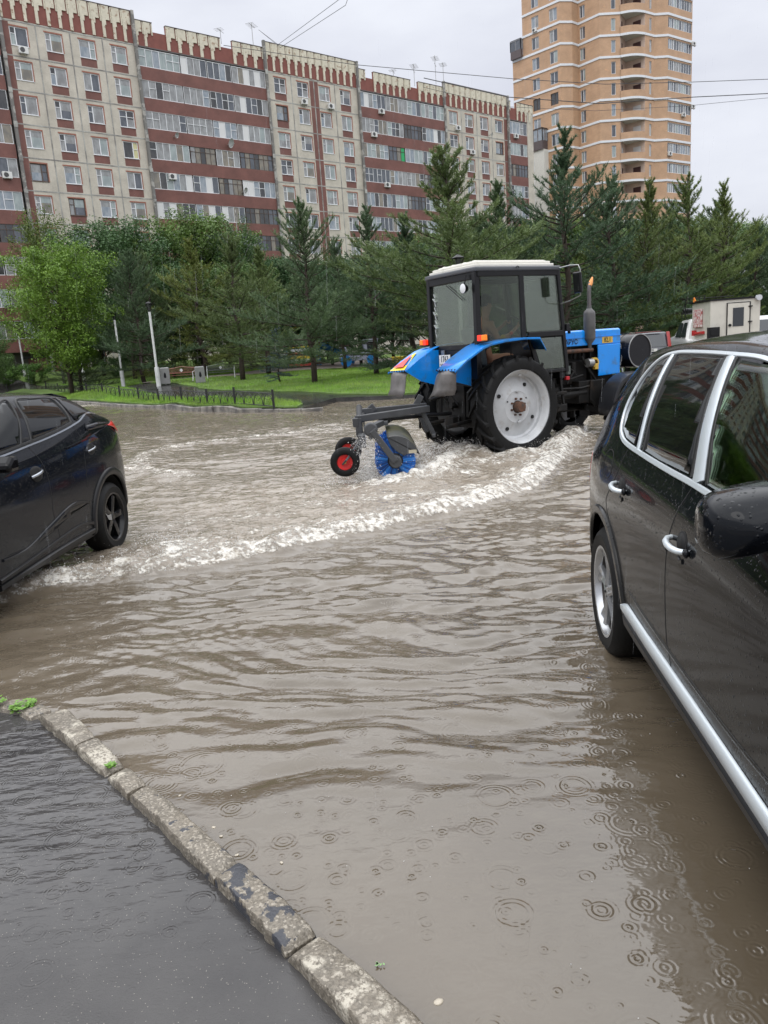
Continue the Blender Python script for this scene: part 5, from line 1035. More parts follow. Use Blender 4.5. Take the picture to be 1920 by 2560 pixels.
body_mesh(BL_, -.86, 3.6, 180, [], [(0, WL[1], .44), (2.68, WL[1], .43)], lambda u, z, j: 1 if z < .30 and j < 40 else 0, [m_paintL, m_black], 'body', carL)
m_cover = mat('smoked_glass', (.006, .007, .008), rough=.03, ior=1.33)
for s in (1, -1):
    patch(BL_, rwL, .002, m_cover, 'rear_window', carL, s); patch(BL_, fwL, .002, m_cover, 'front_window', carL, s)
    patch(BL_, qL, .004, mat('gloss_black', (.005, .005, .006), rough=.08, ior=1.3), 'quarter_panel', carL, s)
    m_trim = mat('dark_chrome', (.33, .35, .38), rough=.15, metal=.9)
    ribbon(BL_, [(2.0, 1.145), (1.7, 1.162), (1.3, 1.192), (1.0, 1.215), (.67, 1.25), (.45, 1.282), (.33, 1.305), (.22, 1.34), (.12, 1.358), (.0, 1.35), (-.16, 1.33)], .020, .009, m_trim, 'belt_trim', carL, s)
    ribbon(BL_, [(2.0, 1.17), (1.7, 1.187), (1.3, 1.217), (1.0, 1.24), (.67, 1.275), (.47, 1.305)], .022, .006, m_rubber, 'window_seal', carL, s)
    ribbon(BL_, [(1.24, 1.22), (1.16, 1.4), (1.075, 1.555), (.77, 1.555), (.47, 1.535), (.44, 1.45), (.455, 1.37), (.49, 1.30)], .024, .006, m_rubber, 'window_seal', carL, s)
    ribbon(BL_, [(1.41, 1.21), (1.33, 1.31), (1.25, 1.42), (1.20, 1.56), (1.35, 1.55), (1.6, 1.44)], .024, .006, m_rubber, 'window_seal', carL, s)
    ribbon(BL_, [(.44, 1.54), (.2, 1.515), (.02, 1.48)], .016, .006, m_trim, 'roof_trim', carL, s)
    gp = dict(width=.007, height=.0012, m=m_gap, name='door_gap', parent=carL, side=s)
    ribbon(BL_, [(1.325, 1.18), (1.25, 1.06), (1.215, .93), (1.21, .75), (1.22, .6), (1.17, .45), (1.15, .31)], **gp)
    ribbon(BL_, [(.48, 1.27), (.44, 1.12), (.5, .9), (.52, .7)], **gp)
    # crease lines
    ribbon(BL_, [(.78, 1.10), (.5, 1.12), (.2, 1.145), (-.1, 1.18), (-.45, 1.215)], lambda t: .008+.035*t, .016, m_paintL, 'shoulder_crease', carL, s)
    ribbon(BL_, [(2.05, .42), (1.7, .41), (1.3, .50), (.95, .585), (.75, .60), (.52, .56)], lambda t: .02+.03*math.sin(PI*t), .012, m_paintL, 'door_crease', carL, s)
    ribbon(BL_, [(2.12, .275), (1.64, .315), (1.16, .36), (.8, .385), (.6, .375), (.46, .34)], .035, .014, m_black, 'sill_cladding', carL, s)
    ribbon(BL_, [(2.12, .225), (1.2, .27), (.5, .285)], .05, .022, m_black, 'sill_cladding', carL, s)
    ribbon(BL_, [(.455, .24)]+[(WL[0]+.465*math.cos(a), WL[1]+.465*math.sin(a)) for a in np.linspace(.05, PI*.93, 16)]+[(-.47, .33)], .075, .018, m_black, 'arch_cladding', carL, s)
    ribbon(BL_, [(2.68+.46*math.cos(a), WL[1]+.46*math.sin(a)) for a in np.linspace(0, PI, 16)], .07, .018, m_black, 'arch_cladding', carL, s)
    patch(BL_, [(1.98, .44), (1.63, .425), (1.30, .52), (.95, .60), (.78, .615), (.52, .555), (.87, .53), (1.27, .455), (1.63, .40)], .003, mat('gloss_black', (.005, .005, .006)), 'door_sculpt_shade', carL, s)  # flat dark patch paints in the shade of the deep door sculpt
    patch(BL_, [(.30, 1.205), (-.1, 1.20), (-.42, 1.20), (-.40, 1.225), (0, 1.26), (.28, 1.25)], .006, m_paintL, 'shoulder_panel', carL, s)
    patch(BL_, [(-.20, 1.205), (-.42, 1.225), (-.58, 1.22), (-.64, 1.20), (-.65, 1.09), (-.52, 1.12), (-.42, 1.165), (-.3, 1.19)], .014, mat('red_tail_lens', (.55, .02, .015), rough=.12), 'tail_lamp', carL, s, .05, .012)
    for uh, zh, r in ((1.375, .965, .075), (.315, 1.035, .062)):
        if r < .07 and s < 0: continue
        h = empty('door_handle' if r > .07 else 'fuel_flap'); h.parent = carL
        patch(BL_, [(uh+r*1.25*math.cos(a), zh+r*.85*math.sin(a)) for a in np.linspace(0, 2*PI, 18, endpoint=False)], .003, m_dark, 'recess', h, s, .05, .002)
        g = [BL_.pt(uh+a*r/.075, zh+b, o, s)[0] for a, b, o in ((.09, -.016, .004), (.05, -.008, .03), (0, .0, .036), (-.05, .008, .03), (-.09, .016, .004))]
        MB().tube(g, .013 if r > .07 else .009, 8).build('grip', [m_trim], h, smooth=60)
        ribbon(BL_, [(uh+r*1.25*math.cos(a), zh+r*.85*math.sin(a)) for a in np.linspace(0, 2*PI, 18, endpoint=False)], .006, .003, m_paintL if r > .07 else m_trim, 'rim', h, s, True)
    mm = empty('side_mirror'); mm.parent = carL
    MB().prism([(2.0, 1.08), (2.0, 1.19), (2.08, 1.195), (2.16, 1.14), (2.14, 1.08)], s*.95, s*1.15).build('mirror_shell', [mat('gloss_black', (.005, .005, .006), rough=.08, ior=1.3)], mm, bevel=.03)
    MB().beam((2.0, s*.88, 1.10), (2.06, s*.98, 1.12), .1, .04).build('mirror_arm', [m_black], mm, bevel=.01)
    for uw in (0, 2.68):
        MB().lathe([(.44, -.02), (.45, -.36)], c=(uw, .9 if s > 0 else -.52, WL[1]), n=28, a0=-.1, a1=PI+.1).build('wheel_well', [m_dark], carL)
# roof spoiler over the rear screen
sp = MB(); V = []
for yy, dx in ((-.6, .10), (-.3, .0), (0, -.02), (.3, .0), (.6, .10)):
    V += [(.25, yy, 1.575-.00*abs(yy)), (-.13+dx, yy, 1.545-.02*abs(yy)/.6), (-.15+dx, yy, 1.50-.02*abs(yy)/.6), (.2, yy, 1.50)]
sp.add(V, [(i*4+j, i*4+(j+1) % 4, (i+1)*4+(j+1) % 4, (i+1)*4+j) for i in range(4) for j in range(4)]+[(0, 1, 2, 3), (19, 18, 17, 16)]); sp.build('roof_spoiler', [m_paintL], carL, bevel=.012)
rg = MB(); rg.add([(-.02, -.58, 1.50), (-.02, .58, 1.50), (-.60, .66, 1.275), (-.60, -.66, 1.275)], [(0, 1, 2, 3)]); rg.build('rear_screen', [m_cover], carL)
m_blackrim = mat('gloss_black_rim', (.006, .006, .007), rough=.2, spec=.3)
def rimL(e, rr, s, h):
    MB().lathe([(rr+.012, s*(h-.002)), (rr-.004, s*(h-.004)), (rr-.02, s*(h-.03)), (rr-.03, s*(h-.1)), (rr-.035, -s*h*.5)], n=48).build('rim_barrel', [m_blackrim], e, smooth=40)
    MB().lathe([(.15, s*(h-.12)), (.05, s*(h-.12))], n=32).build('brake_disc', [m_disc], e)
    MB().lathe([(rr-.03, s*(h-.16)), (.0, s*(h-.16))], n=32).build('wheel_back', [m_dark], e)
    mb = MB()
    for i in range(5):
        a = 2*PI*i/5+.5; c, s_ = math.cos(a), math.sin(a); t_ = Vector((-s_, 0, c)); r_ = Vector((c, 0, s_))
        def P(r, o, hh): return r_*r+t_*o+Vector((0, s*hh, 0))
        V = [P(.03, -.03, h-.03), P(.03, .03, h-.03), P(rr-.03, .045, h-.018), P(rr-.012, -.015, h-.02), P(.12, .0, h-.012), P(.03, -.03, h-.06), P(.03, .03, h-.06), P(rr-.03, .045, h-.05), P(rr-.012, -.015, h-.05)]
        mb.add(V, [(0, 4, 3), (0, 1, 4), (1, 2, 4), (4, 2, 3), (1, 6, 7, 2), (0, 3, 8, 5), (2, 7, 8, 3)])
    mb.lathe([(.0, s*(h-.018)), (.03, s*(h-.02)), (.042, s*(h-.04)), (.045, s*(h-.07))], n=20); mb.build('spokes', [m_blackrim], e, smooth=30)
    a = .15; c, s_ = math.cos(a), math.sin(a); f_ = mat('grey_glint_accent', (.34, .35, .36), rough=.3, metal=.6)
    MB().add([(.07*c, s*(h-.008), .07*s_-.028), (.075*c, s*(h-.008), .075*s_+.03), (.16*c, s*(h-.006), .16*s_+.025), (.20*c, s*(h-.01), .2*s_+.05), (.15*c, s*(h-.006), .15*s_-.02)], [(0, 1, 2, 3, 4)]).build('rim_glint_accent', [f_], e)  # lone grey plate stands in for reflections and accents on the black rim
for uw in (0, 2.68):
    for s in (1, -1): wheel(carL, (uw, s*.82, WL[1]), .352, .235, .22, s, rimL)
# ---------------- cars in the background
m_whitep = mat('white_car_paint', (.62, .62, .61), rough=.2, coat=.6, var=.05); m_darkp = mat('navy_car_paint', (.015, .018, .03), rough=.15, coat=.8)
m_glassd = mat('dark_window', (.02, .025, .03), rough=.08, coat=.5); m_plate = mat('plate_white', (.72, .72, .70), rough=.4); m_txt = mat('plate_text', (.01, .01, .01), rough=.6)
def extrude_side(prof, wfn, name, m, parent, bevel=.04):
    mb = MB(); n = len(prof); V = [(u, wfn(z)*s, z) for s in (-1, 1) for u, z in prof]; mb.add(V, [tuple(range(n)), tuple(range(2*n-1, n-1, -1))]+[(i, (i+1) % n, n+(i+1) % n, n+i) for i in range(n)]); return mb.build(name, [m], parent, bevel=bevel)
def wheels_simple(e, us, y, R, wd=.2):
    for u in us:
        for s in (-1, 1):
            wh = empty('wheel', (u, s*y, R-.1)); wh.parent = e; MB().lathe([(R*.6, s*wd/2), (R-.02, s*wd/2), (R, s*.05), (R, -s*.05), (R-.02, -s*wd/2), (.02, -s*wd/2)], n=24).build('tyre', [m_tyre], wh, smooth=40)
            MB().lathe([(R*.62, s*wd*.48), (R*.5, s*wd*.3), (.03, s*wd*.4)], n=10).build('rim', [m_alloy], wh)
g_ = tzf
def rear_plate(e, x, z, txt, M0=None):
    p = MB().box(-.006, .006, -.26, .26, -.055, .055).build('number_plate', [m_plate], e); p.location = (x, 0, z)
    text('plate_text', txt, .1, Matrix(((0, 0, -1, -.008), (-1, 0, 0, 0), (0, 1, 0, 0), (0, 0, 0, 1))), m_txt, p, .001)
# navy crossover seen from behind, beyond the drum of the tractor
e = empty('parked_hatchback', (11.1, 31.3, .12), math.radians(90-4), 'dark navy crossover with tall red tail lamps seen from behind, right of the tractor drum', 'car')
extrude_side([(0, .3), (-.02, .75), (.08, 1.0), (.38, 1.6), (.9, 1.68), (2.2, 1.66), (3.0, 1.1), (4.2, .95), (4.3, .3)], lambda z: .92 if z < 1.05 else .92-.34*(z-1.05), 'body', m_darkp, e, .06)
MB().add([(.12, -.68, 1.04), (.12, .68, 1.04), (.36, .56, 1.52), (.36, -.56, 1.52)], [(0, 1, 2, 3)]).build('rear_screen', [m_glassd], e).location = (-.035, 0, 0)
MB().beam((.30, -.5, 1.64), (.30, .5, 1.64), .1, .03).build('red_roof_lip', [mat('red_lip', (.16, .015, .012), rough=.2)], e, bevel=.01)
for s in (-1, 1):
    MB().prism([(.05, 1.0), (-.06, 1.02), (.22, 1.6), (.32, 1.62)], s*.70, s*.82).build('tail_lamp', [mat('lit_red_lamp', (.30, .015, .012), rough=.15)], e, bevel=.01)
    MB().prism([(.02, .86), (-.05, .88), (-.05, 1.02), (.06, 1.02)], s*.66, s*.82).build('reverse_lamp', [mat('clear_lamp', (.6, .55, .55), rough=.1)], e, bevel=.01)
rear_plate(e, -.05, .92, 'М 590', None); wheels_simple(e, (.75, 3.4), .8, .36)
# white pickup with a camper box
pk = empty('pickup_truck', (13.25, 28.9, .05), math.radians(90-6), 'white pickup with a boxy camper body and a black roof rack, parked beyond the tractor', 'truck')
extrude_side([(0, .5), (0, 1.28), (2.2, 1.28), (2.25, 1.35), (2.5, 2.02), (2.75, 2.1), (3.6, 2.08), (4.2, 1.5), (5.3, 1.35), (5.4, .5)], lambda z: .95 if z < 1.35 else .95-.25*(z-1.35), 'body', m_whitep, pk, .07)
for s in (-1, 1):
    for (a, b, c, d) in ((2.62, 3.05, 2.5, 3.08), (3.2, 3.65, 3.15, 3.95)):
        w1, w2 = .955, .955-.25*.55
        MB().add([(c, s*(w1+.002), 1.42), (d, s*(w1+.002), 1.42), (b, s*(w2+.006), 1.98), (a, s*(w2+.006), 1.98)], [(0, 1, 2, 3)]).build('side_window', [m_glassd], pk)
    MB().box(-.03, .25, s*.80 if s > 0 else -.97, .97 if s > 0 else -.80, .9, 1.2).build('tail_lamp', [m_red], pk, bevel=.02)
    MB().lathe([(.5, s*.94), (.54, s*.965), (.58, s*.94)], c=(1.1, 0, .45), n=20, a0=0, a1=PI).build('arch_lip', [m_whitep], pk)
wheels_simple(pk, (1.1, 4.4), .85, .42, .26)
m_box = mat('camper_panel', (.55, .53, .47), rough=.35, var=.06, vscale=3, col2=(.42, .40, .35), c2scale=2, c2lo=.55, c2hi=.75)
bx = MB().box(-.12, 2.1, -.95, .80, 1.30, 2.66).build('camper_box', [m_box], pk, bevel=.015)
MB().box(-.16, 2.15, -.99, .84, 2.66, 2.72).build('camper_roof', [m_black], pk)
dr = MB().box(-.16, -.12, -.56, .20, 1.12, 2.52).build('camper_door', [m_box], pk, bevel=.008); 
MB().box(-.175, -.16, -.36, .02, 1.70, 2.36).build('door_window', [m_glassd], dr); MB().cyl((-.20, .12, 1.75), (-.16, .12, 1.75), .05).build('door_knob', [m_black], dr)
MB().box(-.165, -.125, .215, .235, 1.1, 2.55).box(-.165, -.125, -.60, -.58, 1.1, 2.55).box(-.165, -.125, -.58, .215, 2.53, 2.55).build('door_seal', [m_black], dr)
for zz in (1.82, 2.36): MB().box(-.19, -.13, -.66, -.52, zz, zz+.04).build('hinge', [m_black], dr)
MB().box(-.34, -.13, .52, .92, 1.05, 1.72).box(-.36, -.34, .58, .86, 1.12, 1.35).box(-.36, -.34, .58, .86, 1.42, 1.66).build('jerrycan', [m_black], pk, bevel=.03)
rk = MB()
for zz in (2.72, 2.88):
    rk.tube([(.1, .95, zz), (2.5, .95, zz), (2.5, -.9, zz)], .02, 6)
for xx in (.1, .7, 1.3, 1.9, 2.5): rk.tube([(xx, .95, 2.66), (xx, .95, 2.9)], .018, 6)
rk.tube([(2.5, .95, 2.2), (2.5, .95, 2.75), (3.5, .8, 2.42), (3.5, .8, 2.15)], .02, 6)
rk.build('roof_rack', [m_black], pk)
for xx, c in ((2.7, .1), (3.0, .12), (3.3, .1)): MB().cyl((xx, .55, 2.42), (xx, .8, 2.42), c).build('spot_lamp', [m_black], pk)
m_net = mat('red_white_net', (.42, .12, .12), rough=.8, col2=(.65, .6, .58), c2scale=14, c2lo=.48, c2hi=.52)
MB().box(.75, 1.75, .805, .87, 1.75, 2.42).build('side_panel', [m_net], pk, bevel=.02); MB().tube([(1.7, .85, 1.5), (.5, .85, 1.55)], .06, 8).tube([(1.6, .85, 1.45), (1.6, .85, 1.65)], .11, 8).build('red_jack', [mat('red_paint', (.4, .02, .02), rough=.4)], pk)
MB().tube([(1.2, .95, 2.74), (1.25, .98, 2.86), (1.35, .97, 2.8), (1.3, .96, 2.7)], .03, 6).build('orange_strap', [mat('orange', (.8, .25, .02), rough=.6)], pk)
MB().cyl((-.3, -.85, 2.66), (-.12, -.85, 2.66), .1).build('rear_work_lamp', [mat('lamp_glass', (.5, .52, .55), rough=.1)], pk)
# white SUV at the right
wv = empty('parked_suv', (16.15, 31.4, .2), math.radians(90-3), 'white SUV with a yellow sticker on its tailgate, mostly beyond the right edge', 'car')
extrude_side([(0, .4), (-.03, .9), (.02, 1.15), (.3, 1.8), (.7, 1.9), (2.8, 1.86), (3.6, 1.25), (4.6, 1.1), (4.7, .4)], lambda z: .95 if z < 1.15 else .95-.22*(z-1.15), 'body', m_whitep, wv, .06)
MB().add([(0, -.74, 1.22), (0, .74, 1.22), (.26, .66, 1.74), (.26, -.66, 1.74)], [(0, 1, 2, 3)]).build('rear_screen', [m_glassd], wv).location = (-.015, 0, 0)
st = MB().box(-.05, -.03, .36, .56, .98, 1.14).build('yellow_sticker', [mat('yellow_sticker', (.75, .6, .03), rough=.5)], wv); MB().box(-.056, -.05, .45, .475, 1.04, 1.12).box(-.056, -.05, .45, .475, 1.0, 1.02).build('sticker_mark', [m_txt], st)
for s in (-1, 1): MB().prism([(.02, .75), (-.05, .78), (-.05, .95), (.05, 1.0)], s*.55, s*.92).build('tail_lamp', [m_red], wv, bevel=.01)
wheels_simple(wv, (.9, 3.7), .83, .4, .24)
# ------------------------------------------------------------------ blue tractor (x forward, y left, z up from the water)
m_blue = mat('tractor_blue', (.004, .25, .78), rough=.28, coat=.3, var=.08, vscale=3, col2=(.05, .15, .30), c2scale=5, c2lo=.52, c2hi=.74)
m_chas = mat('greasy_chassis', (.010, .0095, .009), spec=.25, rough=.5, var=.4, vscale=8, col2=(.03, .022, .016), c2scale=5, c2lo=.55, c2hi=.75)
m_cab = mat('cab_black', (.012, .012, .013), rough=.3, coat=.2)
m_roofw = mat('roof_cream', (.66, .64, .58), rough=.45, col2=(.45, .43, .36), c2scale=5, c2lo=.58, c2hi=.8)
m_cabtrim = mat('cab_trim_grey', (.07, .075, .085), rough=.35)
m_rimw = mat('wheel_paint_white', (.44, .45, .46), rough=.4, var=.15, vscale=4, col2=(.24, .20, .16), c2scale=6, c2lo=.55, c2hi=.8)
m_rust = mat('rusty_steel', (.10, .045, .025), rough=.75, var=.4, vscale=15, col2=(.04, .03, .025), c2scale=9)
m_mud = mat('grey_rubber_flap', (.11, .10, .095), rough=.4, var=.2, vscale=6, col2=(.06, .055, .05), c2scale=3)
m_cabglass = glassmat('cab_glass', (.66, .70, .65), .55, .04, fog=.025, fogcol=(.32, .38, .30))
m_steel = mat('painted_steel_grey', (.045, .047, .050), rough=.42, var=.2, vscale=5, col2=(.11, .09, .08), c2scale=6, c2lo=.65, c2hi=.8)
m_galv = mat('bare_metal', (.35, .35, .34), rough=.35, metal=.7); m_yel = mat('ochre_part', (.55, .36, .06), rough=.5)
TZ = math.radians(30)
tr = empty('tractor', (1.81, 12.96, 0), TZ, 'blue wheeled tractor with a black cab and cream roof driving through the flood', 'tractor')
tr['label'] = 'blue wheeled tractor with a black cab and cream roof driving through the flood'
def tyre_ag(e, R, rr, wd, nl, name='tyre', lug=.045):
    h = wd/2; mb = MB().lathe([(rr, h*.82), (rr+.03, h*.97), ((R+rr)/2, h*1.04), (R-lug-.035, h*.98), (R-lug-.005, h*.8), (R-lug, 0), (R-lug-.005, -h*.8), (R-lug-.035, -h*.98), ((R+rr)/2, -h*1.04), (rr+.03, -h*.97), (rr, -h*.82)], n=72)
    for i in range(nl*2):
        s = 1 if i % 2 else -1; a0 = PI*i/nl; V = []
        for t, z in ((-.05, 0), (.4, .5), (1.02, 1)):
            da = (z*.30)*(1.57/(2*R)*1.0); rO = R if t < .9 else R-.028; rI = R-lug-.012 if t < .9 else R-lug-.07
            for dd in (-.024, .024):
                for r in (rI, rO): a = a0+da+dd/R*(1.25 if r == rI else 1); V.append((r*math.cos(a), s*t*h, r*math.sin(a)))
        F = []
        for k in range(2):
            b = k*4; F += [(b, b+1, b+5, b+4), (b+2, b+6, b+7, b+3), (b+1, b+3, b+7, b+5), (b, b+4, b+6, b+2)]
        F += [(0, 2, 3, 1), (8, 9, 11, 10)]; mb.add(V, F)
    return mb.build(name, [m_tyre], e, smooth=30)
def rear_wheel(side):
    e = empty('rear_wheel', (0, side*.77, .74)); e.parent = tr; s = side
    tyre_ag(e, .81, .565, .40, 18); h = .19
    mb = MB().lathe([(.575, s*h), (.58, s*(h-.012)), (.555, s*(h-.03)), (.535, s*(h-.05)), (.52, s*(h-.10)), (.505, s*(h-.115)), (.50, s*(h-.17)), (.47, s*(h-.19)), (.44, s*(h-.185)), (.26, s*(h-.135)), (.25, s*(h-.125)), (.235, s*(h-.13)), (.19, s*(h-.12)), (.10, s*(h-.12))], n=72)
    mb.build('rim', [m_rimw], e, smooth=35)
    hb = MB().lathe([(0, s*(h-.0)), (.075, s*(h-.005)), (.085, s*(h-.03)), (.088, s*(h-.125))], n=28)
    for i in range(8):
        a = 2*PI*i/8+.3; hb.lathe([(0, s*(h-.085)), (.018, s*(h-.088)), (.018, s*(h-.125))], c=(.135*math.cos(a), 0, .135*math.sin(a)), n=6)
    hb.build('hub', [m_rust], e, smooth=30)
    for i in range(4):
        a = 2*PI*i/4+1.05; MB().lathe([(0, s*(h-.150)), (.030, s*(h-.150)), (.031, s*(h-.17))], c=(.385*math.cos(a), 0, .385*math.sin(a)), n=16).build('rim_hole', [m_dark], e)
    for i in range(3):
        a = 2*PI*i/3+.6; MB().lathe([(0, s*(h-.118)), (.013, s*(h-.118)), (.013, s*(h-.13))], c=(.22*math.cos(a), 0, .22*math.sin(a)), n=10).build('rim_hole', [m_dark], e)
    bs = MB()
    for a, r in ((1.45, .50), (-1.5, .24), (1.57, .245)): bs.ball((r*math.cos(a), s*(h-.11), r*math.sin(a)), .026, sc=(1.3, .5, 1))
    bs.build('weld_boss', [m_rimw], e, smooth=180)
rear_wheel(-1); rear_wheel(1)
def front_wheel(side):
    e = empty('front_wheel', (2.58, side*.76, .43)); e.parent = tr; tyre_ag(e, .50, .27, .27, 14, lug=.03); s = side
    MB().lathe([(.275, s*.12), (.25, s*.10), (.24, s*.03), (.09, s*.05), (.085, s*.12), (0, s*.125)], n=32).build('rim', [m_rimw], e, smooth=35)
front_wheel(-1); front_wheel(1)
# cab frame
cf = MB(); zr = 2.84
ry, fy = .66, .69
def P(u, w, z): return (u, w, z)
for s in (-1, 1):
    cf.beam((-.56, s*.62, 1.72), (-.555, s*.62, zr), .09, .09); cf.beam((.31, s*.67, 1.74), (.29, s*.665, zr), .05, .10, up=(1, 0, 0)); cf.beam((1.24, s*.64, 1.20), (1.06, s*.655, zr), .07, .09)
    cf.beam((-.56, s*.65, zr-.03), (1.08, s*.66, zr-.03), .07, .12); cf.beam((-.56, s*.66, 1.76), (.36, s*.68, 1.77), .05, .07); cf.beam((.4, s*.68, 1.84), (1.2, s*.665, 1.84), .05, .09)
    cf.beam((.42, s*.675, 1.84), (.62, s*.66, 1.22), .05, .08, up=(1, 0, 0)); cf.beam((.62, s*.66, 1.24), (1.24, s*.65, 1.24), .05, .06)
    cf.beam((-.53, s*.60, 1.70), (-.50, s*.36, 1.66), .05, .08)
cf.beam((-.56, -.62, zr-.05), (-.56, .62, zr-.05), .07, .13); cf.beam((1.08, -.66, zr-.04), (1.08, .66, zr-.04), .07, .12); cf.beam((-.56, -.4, 1.72), (-.56, .4, 1.72), .06, .09)
cf.beam((1.22, -.62, 1.8), (1.22, .62, 1.8), .06, .1)
cf.build('cab_frame', [m_cab], tr, bevel=.012)
cb = MB().box(-.58, -.48, -.60, .60, 1.22, 1.70); cb.box(-.5, 1.2, -.42, .42, .95, 1.22); cb.box(1.12, 1.24, -.62, .62, 1.1, 1.8); cb.build('cab_rear_panel', [m_cab], tr, bevel=.01)
# glazing
def pane(name, V, t=.006, m=None):
    o = mkmesh(name, V, [tuple(range(len(V)))], m or m_cabglass); o = link(name, o, tr); k = o.modifiers.new('solid', 'SOLIDIFY'); k.thickness = t; return o
pane('rear_window', [(-.565, .58, 1.84), (-.565, .50, 1.765), (-.565, -.44, 1.765), (-.565, -.56, 1.84), (-.56, -.56, 2.74), (-.56, .58, 2.74)])
for s in (-1, 1):
    pane('side_window', [(-.50, s*.665, 1.80), (.31, s*.682, 1.80), (.26, s*.68, 2.76), (-.50, s*.665, 2.76)])
    pane('door_window', [(.38, s*.685, 1.89), (1.13, s*.668, 1.89), (1.02, s*.672, 2.76), (.33, s*.685, 2.76)]); pane('lower_door_window', [(.5, s*.675, 1.78), (1.15, s*.665, 1.78), (1.19, s*.66, 1.28), (.68, s*.665, 1.28)])
pane('windscreen', [(1.22, -.6, 1.85), (1.22, .6, 1.85), (1.1, .62, 2.76), (1.1, -.62, 2.76)])
ww = MB(); ww.tube([(-.58, .12, 2.70), (-.585, -.02, 2.62), (-.585, -.30, 2.44)], .007, 6); ww.build('rear_wiper', [m_black], tr)
cl_ = MB(); 
for i in range(10): cl_.beam((-.545, .50+.02*math.sin(i*2.1), 2.60-.07*i), (-.54, .47-.015*math.sin(i*1.3), 2.54-.07*i), .075+.02*math.sin(i*1.9), .012)
cl_.build('crumpled_foil', [mat('foil', (.6, .62, .62), rough=.25, metal=.6)], tr)
# roof
rf = MB(); rf.prism([(-.60, -.70), (-.64, -.5), (-.64, .5), (-.60, .70), (1.10, .72), (1.16, .55), (1.16, -.55), (1.10, -.72)], 2.83, 2.90, 'z'); rf.build('roof_gutter', [m_cabtrim], tr, bevel=.02)
rc = MB(); 
for z0, z1, d in ((2.90, 2.945, .03), (2.945, 2.985, .07), (2.985, 3.01, .14)):
    rc.prism([(-.58+d, -.66+d), (-.60+d, 0), (-.58+d, .66-d), (1.04-d, .68-d), (1.12-d*.6, .45), (1.12-d*.6, -.45), (1.04-d, -.68+d)], z0, z1, 'z')
for y in (-.4, -.15, .15, .4): rc.box(-.42, .85, y-.03, y+.03, 3.0, 3.022)
rc.build('roof_cap', [m_roofw], tr, bevel=.02)
bc = MB().lathe([(.045, 3.01), (.045, 3.05), (.03, 3.075), (0, 3.08)], c=(.3, .1, 0), axis='z', n=14); bc.build('beacon', [mat('orange_lens', (.8, .2, .02), rough=.2, emit=((1, .25, .03), .4))], tr, smooth=60)
hk = MB().tube([(.18+.03*math.cos(a), -.735, 2.865+.03*math.sin(a)) for a in np.linspace(0, PI, 7)], .008, 6); hk.build('roof_hook', [m_cab], tr)
# lamps on the cab
wl = empty('work_lamp', (-.66, -.47, 2.60)); wl.parent = tr
MB().lathe([(.0, .05), (.05, .035), (.072, -.01), (.078, -.035)], axis='x', n=24).build('lamp_shell', [m_cab], wl, smooth=60)
MB().lathe([(.072, -.037), (.05, -.046), (0, -.05)], axis='x', n=24).build('lens', [mat('lamp_lens', (.75, .77, .78), rough=.1, coat=.5)], wl, smooth=60)
MB().beam((.0, .0, .06), (.03, -.02, .20), .02, .02).build('lamp_bracket', [m_cab], wl)
# fenders
for s in (-1, 1):
    fn = MB(); prof = [(.52, 1.60), (.40, 1.79), (.10, 1.80), (-.30, 1.78), (-.56, 1.745), (-.72, 1.70), (-1.02, 1.545), (-1.27, 1.385)]
    yi, yo = s*.44, s*.955; V = []
    for u, z in prof:
        nxt = .0; V += [(u, yo, z-.028), (u, yo, z), (u+(.03 if u < -.6 else 0), yi, z+.015)]
    F = [(i*3+j, i*3+j+1, (i+1)*3+j+1, (i+1)*3+j) for i in range(len(prof)-1) for j in range(2)]
    fn.add(V, F); iw = [(-.70, 1.70), (-1.0, 1.555), (-1.24, 1.395), (-.95, 1.22), (-.60, 1.12), (-.56, 1.70)]
    fn.prism(iw, yi-.004*s, yi+.004*s, 'y')
    f = fn.build('rear_fender', [m_blue], tr, smooth=40); k = f.modifiers.new('solid', 'SOLIDIFY'); k.thickness = .012; k.offset = 0
    bo = MB()
    for i in range(7):
        t = i/6; bo.ball((-1.255, yi+(yo-yi)*(t*.92+.04), 1.405), .012)
    bo.build('fender_bolt', [m_chas], tr)
    fl = MB(); V = []; 
    fp = [(-1.24, 1.40), (-1.30, 1.33), (-1.33, 1.22), (-1.36, 1.12), (-1.43, 1.03)]
    for i, (u, z) in enumerate(fp):
        for y, du in ((yi+.02*s, .05), (yi+(yo-yi)*.35, .0), (yi+(yo-yi)*.7, -.02), (yo-.01*s, .02+.02*i)): V.append((u+du+(.16 if abs(y) > .9 else 0)*i/4*.6, y-s*.02*i, z-(.05*i/4 if abs(y) < .5 else 0)))
    fl.add(V, [(i*4+j, i*4+j+1, (i+1)*4+j+1, (i+1)*4+j) for i in range(4) for j in range(3)]); f = fl.build('mud_flap', [m_mud], tr, smooth=70); k = f.modifiers.new('solid', 'SOLIDIFY'); k.thickness = .014
    lp = empty('tail_lamp', (-.60, s*.80, 1.84)); lp.parent = tr
    MB().box(-.05, .05, -.10, .10, -.06, -.045).box(.01, .05, -.10, .10, -.045, .045).build('lamp_base', [m_cab], lp, bevel=.006)
    MB().box(-.045, .012, min(-s*.095, -s*.0), max(-s*.095, -s*.0), -.043, .045).build('red_lens', [mat('red_lens_lit', (.65, .02, .01), rough=.1, emit=((1, .04, .01), .9))], lp, bevel=.01)
    MB().box(-.045, .012, min(s*.002, s*.095), max(s*.002, s*.095), -.043, .045).build('amber_lens', [mat('amber_lens', (.75, .2, .01), rough=.12, emit=((1, .25, .02), .25))], lp, bevel=.01)
